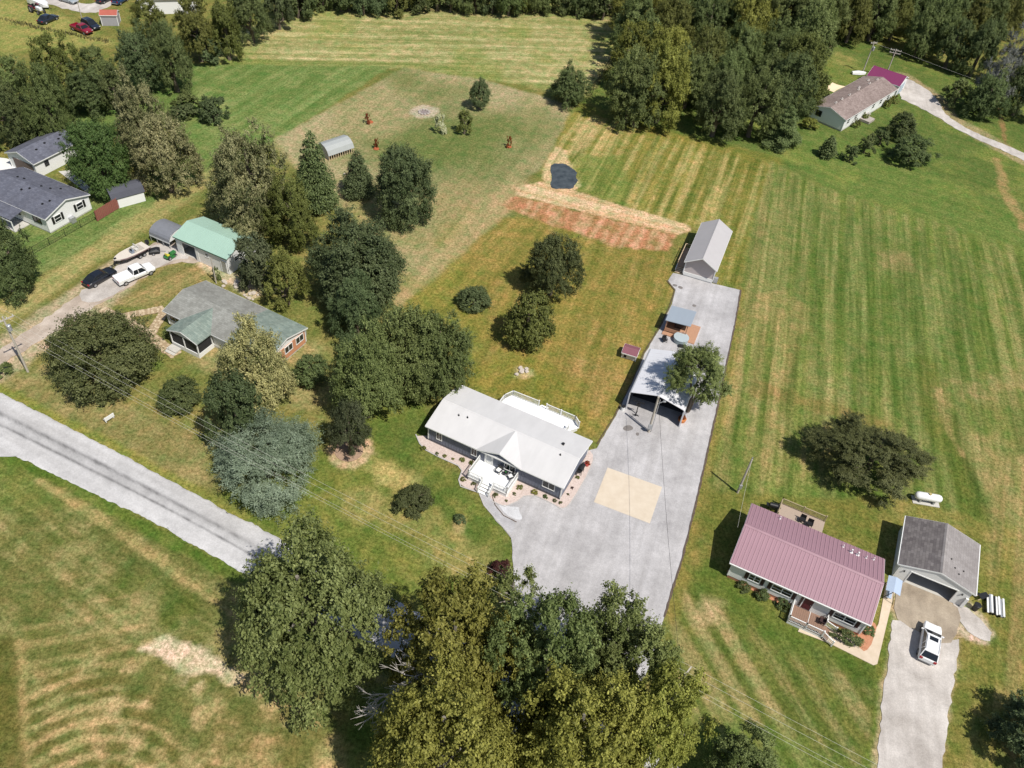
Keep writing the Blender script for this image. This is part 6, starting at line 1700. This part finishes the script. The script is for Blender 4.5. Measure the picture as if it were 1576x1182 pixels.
wl = ['overhead wire nearest the road, running beside the road from the crossarm pole', 'second overhead wire from the road', 'third overhead wire from the road', 'overhead wire nearest the houses']
for k, (t, lb) in enumerate(zip((-.45, -.15, .15, .45), wl)):
    off = Vector((2.4 * t * math.cos(WA), 2.4 * t * math.sin(WA), 8.78 - (.55 if k == 1 else 0)))
    wire([far_w + off, A_.location + off, B_.location + off, far_e + off], [.3, 1.0 + .15 * k, .3], .009, lb)
wire([Cp.location + Vector((0, 0, 6.3)), B_.location + Vector((0, 0, 7.6))], [.8], .016, 'dark service cable from the yard pole over the gravel drive', WIREK)
wire([Dp.location + Vector((0, 0, 6.1)), Vector((26.3, 55.0, 3.9))], [.15], .010, 'service cable from the lone pole to the left gable of the pink-roofed house', WIRE)
wire([E_.location + Vector((0, 0, 7.0)), F_.location + Vector((0, 0, 6.7)), F_.location + Vector((60, -40, 7))], [.2, 1.2], .010, 'cable between the two poles by the mobile home', WIRE)

# ------------------------------------------------------------------ yard things
tp = at(1424, 772)
tk = empty('propane_tank', (tp.x, tp.y, 0), head((1406, 774), (1446, 781))); tag(tk, 'white propane tank lying on the lawn above the garage', 'propane tank')
pr = [(-1.62, .06), (-1.58, .25), (-1.42, .42), (-1.15, .5), (1.15, .5), (1.42, .42), (1.58, .25), (1.62, .06)]
MB().tube([(x, 0, .92) for x, r in pr], [r for x, r in pr], 18).build('tank', PW, tk, smooth=True)
MB().tube([(0, 0, 1.40), (0, 0, 1.56)], .17, 10).build('valve_dome', mat('brass_yellow', (.45, .36, .16), .4), tk)
for x in (-.8, .8): MB().box((x, 0, .25), (.18, .8, .5)).build('leg', STEEL, tk)
MB().box((0, 0, .02), (3.2, 1.2, .08)).build('pad', CONCRETE, tk)

sp = at(170, 647)
sgn = empty('yard_sign', (sp.x, sp.y, 0), head((163, 651), (177, 642))); tag(sgn, 'small white low bench-like sign standing on the roadside lawn', 'sign')
MB().box((0, 0, .55), (1.25, .08, .55)).build('board', WHITE, sgn)
for x in (-.5, .5): MB().box((x, .06, .40), (.08, .08, .8)).build('post', WHITE, sgn)
MB().box((0, .22, .42), (1.25, .38, .05)).build('shelf', mat('grey_timber', (.4, .4, .4)), sgn)

def chair(loc, rz, label, fr, cu, z=0.0, group=None, name='patio_chair'):
    e = empty(name, (loc[0], loc[1], z), rz); tag(e, label, 'chair', group)
    for x in (-.28, .28):
        for y in (-.28, .28): MB().box((x, y, .2), (.05, .05, .4)).build('leg', fr, e)
    MB().box((0, 0, .43), (.64, .62, .06)).build('seat', fr, e)
    MB().box((0, .30, .72), (.64, .06, .55)).build('backrest', fr, e)
    for x in (-.32, .32): MB().box((x, 0, .62), (.06, .62, .05)).build('armrest', fr, e)
    MB().box((0, -.02, .50), (.54, .54, .10)).build('cushion', cu, e)
    return e
def on(root, x, y):
    a = root.rotation_euler.z
    return (root.location.x + x * math.cos(a) - y * math.sin(a), root.location.y + x * math.sin(a) + y * math.cos(a))
CUSH = mat('white_cushion', (.72, .72, .70), .9)
chair(on(mh, 1.10, -4.45), mh.rotation_euler.z - .15, 'black chair with white cushion nearest the door on the white front deck', BLACK, CUSH, .78)
chair(on(mh, 2.75, -4.55), mh.rotation_euler.z - .7, 'black chair with white cushion nearest the railing on the white front deck', BLACK, CUSH, .78)
tb = empty('side_table', (*on(mh, 1.95, -4.35), .78), mh.rotation_euler.z); tag(tb, 'small black table between the two deck chairs', 'table')
MB().box((0, 0, .45), (.5, .5, .05)).build('tabletop', BLACK, tb)
for x in (-.2, .2):
    for y in (-.2, .2): MB().box((x, y, .21), (.04, .04, .42)).build('leg', BLACK, tb)
MB().tube([(0, 0, .47), (0, 0, .60)], .10, 8).build('planter', GRN, tb)

def grill(loc, rz, label):
    e = empty('barbecue_grill', (loc[0], loc[1], 0), rz); tag(e, label, 'grill')
    MB().loft([[(-.4, -.28, .75), (.4, -.28, .75), (.4, .28, .75), (-.4, .28, .75)], [(-.45, -.3, .95), (.45, -.3, .95), (.45, .3, .95), (-.45, .3, .95)]]).build('firebox', BLACK, e)
    MB().extrude([(.30 * math.cos(a), .96 + .30 * math.sin(a)) for a in [PI * i / 8 for i in range(9)]], 'x', -.45, .45).build('lid', BLACK, e)
    for x in (-.36, .36):
        for y in (-.24, .24): MB().box((x, y, .37), (.05, .05, .75)).build('leg', BLACK, e)
    MB().box((-.65, 0, .92), (.36, .5, .04)).box((.65, 0, .92), (.36, .5, .04)).build('side_shelf', BLACK, e)
    return e
q = at(893, 728); grill(q, mh.rotation_euler.z + PI / 2, 'black barbecue grill against the drive-side wall of the white-roofed house')
q = at(903, 717)
pt = empty('flower_pot', (q.x, q.y, 0)); tag(pt, 'red pot of flowers by the back corner of the white-roofed house', 'pot')
MB().tube([(0, 0, 0), (0, 0, .45)], [.20, .30], 12).build('pot', mat('red_glaze', (.45, .06, .05), .4), pt)
crown_object('plant', 'round', 'orange', .38, .40, .85, (0, 0, 0), pt, 3)
q = at(1049, 648)
pt = empty('planter', (q.x, q.y, 0)); tag(pt, 'orange half-barrel planter at the foot of the double trunk by the carport', 'planter')
MB().tube([(0, 0, 0), (0, 0, .5)], [.45, .55], 14).build('barrel', mat('orange_clay', lin(206, 128, 70, K_ALB), .7, .1, 4), pt)
crown_object('plant', 'round', 'orange', .5, .45, .95, (0, 0, 0), pt, 4)
q = at(958, 631)
pt = empty('drum', (q.x, q.y, 0)); tag(pt, 'white drum at the left front post of the carport', 'drum')
MB().tube([(0, 0, 0), (0, 0, .7)], .28, 12).build('body', WHITE, pt); MB().tube([(0, 0, .7), (0, 0, .74)], .30, 12).build('lid', BLACK, pt)

# in the carport mouth: black frame with crossbar, tractor-like bulk behind
q = at(979, 637)
fr_ = empty('hoist_frame', (q.x, q.y, 0), cpt.rotation_euler.z); tag(fr_, 'black post with crossbar and base standing in the carport mouth', 'stand')
MB().box((0, 0, 1.2), (.10, .10, 2.4)).build('post', BLACK, fr_)
MB().box((0, 0, 2.2), (1.5, .10, .10)).build('crossbar', BLACK, fr_)
MB().box((0, -.3, .05), (.9, .10, .10)).box((0, 0, .05), (.12, 1.0, .10)).build('base', BLACK, fr_)
MB().box((0, -.10, 1.75), (.55, .18, .35)).build('box', BLACK, fr_)
wkb = empty('workbench', (*on(cpt, -1.6, 1.5), 0), cpt.rotation_euler.z); tag(wkb, 'pale workbench standing in the shade of the carport', 'workbench')
MB().box((0, 0, .9), (2.6, .7, .06)).build('worktop', CONCRETE, wkb)
for x in (-1.2, 1.2):
    for y in (-.3, .3): MB().box((x, y, .44), (.08, .08, .87)).build('leg', WOOD_DECK, wkb)

# round spa tub and lounge chairs under the leaning tree
q = at(1047, 525)
sp_ = empty('spa_tub', (q.x, q.y, 0)); tag(sp_, 'round pale aqua spa tub under the tree behind the carport', 'hot tub')
MB().tube([(0, 0, 0), (0, 0, .75)], 1.05, 24).build('tub', mat('spa_shell', (.30, .36, .37), .4, .06, 2), sp_)
MB().tube([(0, 0, .752), (0, 0, .80)], 1.10, 24).build('cover', mat('spa_cover', (.38, .44, .46), .5, .06, 2), sp_)
MB().box((0, -1.3, .18), (.8, .45, .36)).build('step', BLACK, sp_)
q = at(1022, 526)
chair(q, .3, 'dark chair on the gravel beside the round spa tub', BLACK, BLACK)

# garage-side clutter
q = at(1529, 936)
stk = empty('board_stack', (q.x, q.y, 0), head((1520, 938), (1540, 945))); tag(stk, 'stack of white and grey posts lying on the grass right of the garage', 'stack')
for i, c in enumerate((WHITE, STEEL, WHITE, BLACK, WHITE, WHITE, STEEL, WHITE)):
    MB().box((-.8 + .23 * i, (i % 3) * .08, .45 + .08 * (i % 2)), (.19, 2.4, .12)).build('board', c, stk)
for y in (-.8, .8): MB().box((0, y, .18), (2.0, .2, .36)).build('bearer', BLACK, stk)
q = at(1499, 938)
tc_ = empty('trash_bin', (q.x, q.y, 0)); tag(tc_, 'black rubbish bin at the right front corner of the garage', 'bin')
MB().tube([(0, 0, 0), (0, 0, .95)], [.28, .36], 12).build('body', BLACK, tc_); MB().tube([(0, 0, .95), (0, 0, 1.04)], [.40, .30], 12).build('lid', BLACK, tc_)
q = at(1510, 921)
wbw = empty('wheelbarrow', (q.x, q.y, 0), .4); tag(wbw, 'black wheelbarrow by the right wall of the garage', 'wheelbarrow')
MB().loft([[(-.35, -.22, .35), (.35, -.18, .35), (.35, .18, .35), (-.35, .22, .35)], [(-.55, -.36, .62), (.55, -.30, .66), (.55, .30, .66), (-.55, .36, .62)]]).build('tray', BLACK, wbw)
for s in (-1, 1): MB().bar((.6, s * .08, .25), (-1.1, s * .3, .62), .05).build('handle', WOOD_DECK, wbw)
wheel(wbw, .72, 0, .2, .1)
q = at(1366, 915)
sw = empty('porch_swing', (q.x, q.y, 0), ph.rotation_euler.z + PI / 2); tag(sw, 'pale blue canopy swing seat on the walk between the pink-roofed house and the garage drive', 'swing')
CANV = mat('pale_blue_canvas', lin(176, 192, 214, K_ALB), .8, .05, 3)
MB().extrude([(-.75, 1.85), (0, 2.05), (.75, 1.85), (.75, 1.82), (0, 2.02), (-.75, 1.82)], 'x', -1.05, 1.05).build('canopy', CANV, sw)
for s in (-1, 1):
    MB().bar((s * 1.0, -.7, 0), (s * 1.0, 0, 1.9), .06).bar((s * 1.0, .7, 0), (s * 1.0, 0, 1.9), .06).build('frame', BLACK, sw)
MB().box((0, -.05, .5), (1.6, .5, .1)).build('seat', CANV, sw); MB().box((0, .25, .8), (1.6, .1, .5)).build('backrest', CANV, sw)
# behind the pink house
for (x, y), lb in (((-1.5, 7.2), 'black chair on the back deck of the pink-roofed house, left one'), ((-.6, 7.0), 'black chair on the back deck of the pink-roofed house, right one')):
    chair(on(ph, x, y), ph.rotation_euler.z, lb, BLACK, BLACK, .42)
gq = on(ph, -5.0, 7.4); grill(gq, ph.rotation_euler.z + .2, 'black grill on the lawn at the left end of the grey back deck')
chair(on(ph, 3.3, -5.0), ph.rotation_euler.z - PI / 2, 'dark chair at the right end of the railed front porch', SHUT, SHUT, .48)
for i, (x, lb) in enumerate(((2.1, 'red flowering pot, left one behind the pink-roofed house'), (3.2, 'red flowering pot, middle one behind the pink-roofed house'), (5.2, 'red flowering pot, right one behind the pink-roofed house'))):
    lx, ly = on(ph, x, 5.3)
    e = empty('flower_pot', (lx, ly, 0)); tag(e, lb, 'pot'); MB().tube([(0, 0, 0), (0, 0, .4)], [.18, .26], 10).build('pot', mat('terracotta', (.35, .14, .08), .8), e)
    crown_object('plant', 'round', 'orange', .42, .36, .9, (0, 0, 0), e, i)

# mobile home: shade sail
def sail():
    pts = [at(1266,137,2.6), at(1281,127,3.4), at(1301,133,2.6), at(1283,142,2.2)]
    mb = MB(); n_ = 8; g = []
    for i in range(n_ + 1):
        for j in range(n_ + 1):
            u, v = i / n_, j / n_
            p = pts[0] * (1 - u) * (1 - v) + pts[1] * u * (1 - v) + pts[2] * u * v + pts[3] * (1 - u) * v
            c_ = sum(pts, Vector()) / 4
            pull = 4 * (u * (1 - u) * (abs(v - .5) * 2) ** 2 + v * (1 - v) * (abs(u - .5) * 2) ** 2) * .12
            g.append(p.lerp(c_, pull) - Vector((0, 0, .25 * u * (1 - u) * v * (1 - v) * 8)))
    g2 = [p + Vector((0, 0, .02)) for p in g]
    mb.add(g + g2, [(i * 9 + j, i * 9 + j + 1, (i + 1) * 9 + j + 1, (i + 1) * 9 + j) for i in range(8) for j in range(8)] + [(81 + i * 9 + j, 81 + i * 9 + j + 1, 81 + (i + 1) * 9 + j + 1, 81 + (i + 1) * 9 + j) for i in range(8) for j in range(8)])
    e = empty('shade_sail', (0, 0, 0)); tag(e, 'tan shade sail stretched behind the mobile home', 'shade sail')
    mb.build('canvas', mat('tan_canvas', lin(230,206,172,K_ALB), .85, .04, 2), e)
    for p in pts[:3]: MB().tube([(p.x, p.y, 0), (p.x, p.y, p.z)], .06, 6).build('post', STEEL, e)
sail()
q = at(1331, 178)
pk_ = empty('picnic_table', (q.x, q.y, 0), .9); tag(pk_, 'grey outdoor table and benches before the mobile home steps', 'table')
GT = mat('grey_timber', (.4, .4, .4))
MB().box((0, 0, .75), (1.8, .8, .06)).build('tabletop', GT, pk_)
for s in (-1, 1):
    MB().box((0, s * .75, .45), (1.8, .28, .05)).build('bench', GT, pk_)
    MB().bar((s * .6, -.75, 0), (s * .6, 0, .72), .08).bar((s * .6, .75, 0), (s * .6, 0, .72), .08).build('leg', GT, pk_)
q = at(1321, 114)
wt_ = empty('white_boat', (q.x, q.y, 0), .2); tag(wt_, 'small white upturned boat on the grass beside the pole and plum-roofed garage', 'boat')
MB().loft([[(x, -w, .1), (x, w, .1), (x, w * .8, z), (x, 0, z + .1), (x, -w * .8, z)] for x, w, z in ((-1.7, .5, .5), (0, .7, .65), (1.2, .5, .55), (1.8, .08, .4))]).build('hull', PW, wt_)
MB().box((0, 0, .05), (2.6, .8, .1)).build('bearer', WOOD_DECK, wt_)

# ------------------------------------------------------------------ fences
REDW = mat('red_stained_board', lin(150,92,80,K_ALB), .85, .12, 2, stretch=(6, 6, .8))
a, b = at(150.5,340.5), at(229,292.5); d = b - a
fe = empty('board_fence', a, math.atan2(d.y, d.x)); tag(fe, 'tall red-stained board fence beside the barn-style shed', 'fence')
n_ = int(d.length / .30); fm = MB().box((0, 0, .98), (.275, .03, 1.84)).mesh('plank', REDW)
for i in range(n_):
    o = link('plank', fm, fe); o.location = ((i + .5) * d.length / n_, -.05 + .008 * (i % 2), .02 * ((i * 7) % 3))
for i in range(int(d.length / 2.4) + 1): MB().box((i * 2.4, .06, .95), (.10, .10, 1.9)).build('post', REDW, fe)
for z in (.4, 1.6): MB().box((d.length / 2, .02, z), (d.length, .05, .09)).build('rail', REDW, fe)
a, b = at(52,391), at(148,337); d = b - a
ff = empty('wire_fence', a, math.atan2(d.y, d.x)); tag(ff, 'low dark mesh fence along the lawn below the slate-roofed house', 'fence')
n_ = int(d.length / 2.6)
for i in range(n_ + 1): MB().tube([(i * d.length / n_, 0, 0), (i * d.length / n_, 0, 1.25)], .04, 6).build('post', BLACK, ff)
w_ = MB().bar((0, 0, 1.2), (d.length, 0, 1.2), .04).bar((0, 0, .1), (d.length, 0, .1), .03)
for i in range(int(d.length / .35)): w_.bar((i * .35, 0, .1), (i * .35 + .01, 0, 1.2), .012)
for z in (.3, .5, .7, .9, 1.05): w_.bar((0, 0, z), (d.length, 0, z), .012)
w_.build('mesh_panel', BLACK, ff)['kind'] = 'stuff'

# fire pit, garden rocks
q = at(653, 173)
fp = empty('fire_pit', (q.x, q.y, 0)); tag(fp, 'ring of stones with ash in the bare circle on the tan lawn', 'fire pit')
STONE = mat('field_stone', (.36, .32, .28), .9, .2, 3)
r_ = random.Random(3)
def stone_mesh(seed, s):
    r = random.Random(seed); rings = []
    for z, k in ((0, .8), (.4, 1.0), (.75, .75)):
        rings.append([(s * k * math.cos(2 * PI * i / 7) * r.uniform(.75, 1.15), s * k * math.sin(2 * PI * i / 7) * r.uniform(.75, 1.15), z * s) for i in range(7)])
    return MB().loft(rings)
for i in range(10):
    o = stone_mesh(i, .30).build('stone', STONE, fp); o.location = (1.0 * math.cos(2 * PI * i / 10), 1.0 * math.sin(2 * PI * i / 10), 0)
MB().tube([(0, 0, 0), (0, 0, .06)], .8, 12).build('ash_bed', mat('ash', (.22, .18, .17), .95, .2, 4), fp)
for (px, lb, n_) in (((540,272), 'scatter of pale rocks between the two pointed trees', 9), ((498,306), 'pale rocks at the foot of the tall pointed tree', 6), ((352,438), 'pale rocks along the workshop wall foot', 8), ((388,457), 'pale rock heap by the greyish tree', 7), ((806,573), 'small ring of pale stones on the golden lawn', 7)):
    q = at(*px)
    e = empty('rock_bed', (q.x, q.y, 0)); tag(e, lb, 'rocks')
    for i in range(n_):
        o = stone_mesh(i + n_, r_.uniform(.18, .42)).build('stone', mat('pale_rock', (.48, .42, .36), .9, .15, 3), e)
        o.location = (r_.uniform(-1.3, 1.3), r_.uniform(-.7, .7), 0)
for i, px in enumerate(((570,188),(579,229),(783,226))):
    q = at(*px)
    o = MB().tube([(0, 0, 0), (0, 0, .08)], .55, 10).build('mulch_ring', mat('orange_mulch', lin(178,96,58,K_ALB), .95, .15, 4)); o.location = (q.x, q.y, 0); o['kind'] = 'structure'
q = at(537, 694); o = MB().tube([(0, 0, 0), (0, 0, .06)], 1.7, 16).build('mulch_ring', mat('tan_mulch', lin(168,140,118,K_ALB), .95, .18, 3)); o.location = (q.x, q.y, 0); o['kind'] = 'structure'

# taller weeds where mowers do not reach: field margins, fence foot, pond bank (uncountable grass)
def tufts(name, spots, n, m, h, seed):
    r = np.random.default_rng(seed); P, N, A, S = [], [], [], []
    for pts, w in spots:
        q = [Vector(at(x, y)) for x, y in pts]
        seg = [(a, b, (b - a).length) for a, b in zip(q, q[1:])]; tot = sum(s[2] for s in seg)
        for a, b, L in seg:
            k = int(n * L); t = r.random(k)[:, None]
            c = np.array(a)[None] * (1 - t) + np.array(b)[None] * t
            c[:, :2] += r.normal(0, w / 2, (k, 2)); c[:, 2] = h * r.uniform(.25, .6, k)
            P.append(c)
    P = np.concatenate(P); k = len(P)
    N = r.normal(size=(k, 3)); N[:, 2] *= .4
    A = np.stack([r.normal(0, .35, k), r.normal(0, .35, k), np.ones(k)], 1)
    me = leaves_to_mesh(name, P, N, h, r.random(k), seed, .3, A); me.materials.append(m)
    o = link(name, me); o['kind'] = 'stuff'; return o
WEED = leaf_mat('field_margin_grass', (.10, .10, .035), (.26, .24, .11))
tufts('tall_grass', [([(0,29),(60,44),(125,56),(170,66)], .8), ([(960,60),(930,110),(905,150)], 1.0)], 14, WEED, .55, 4)
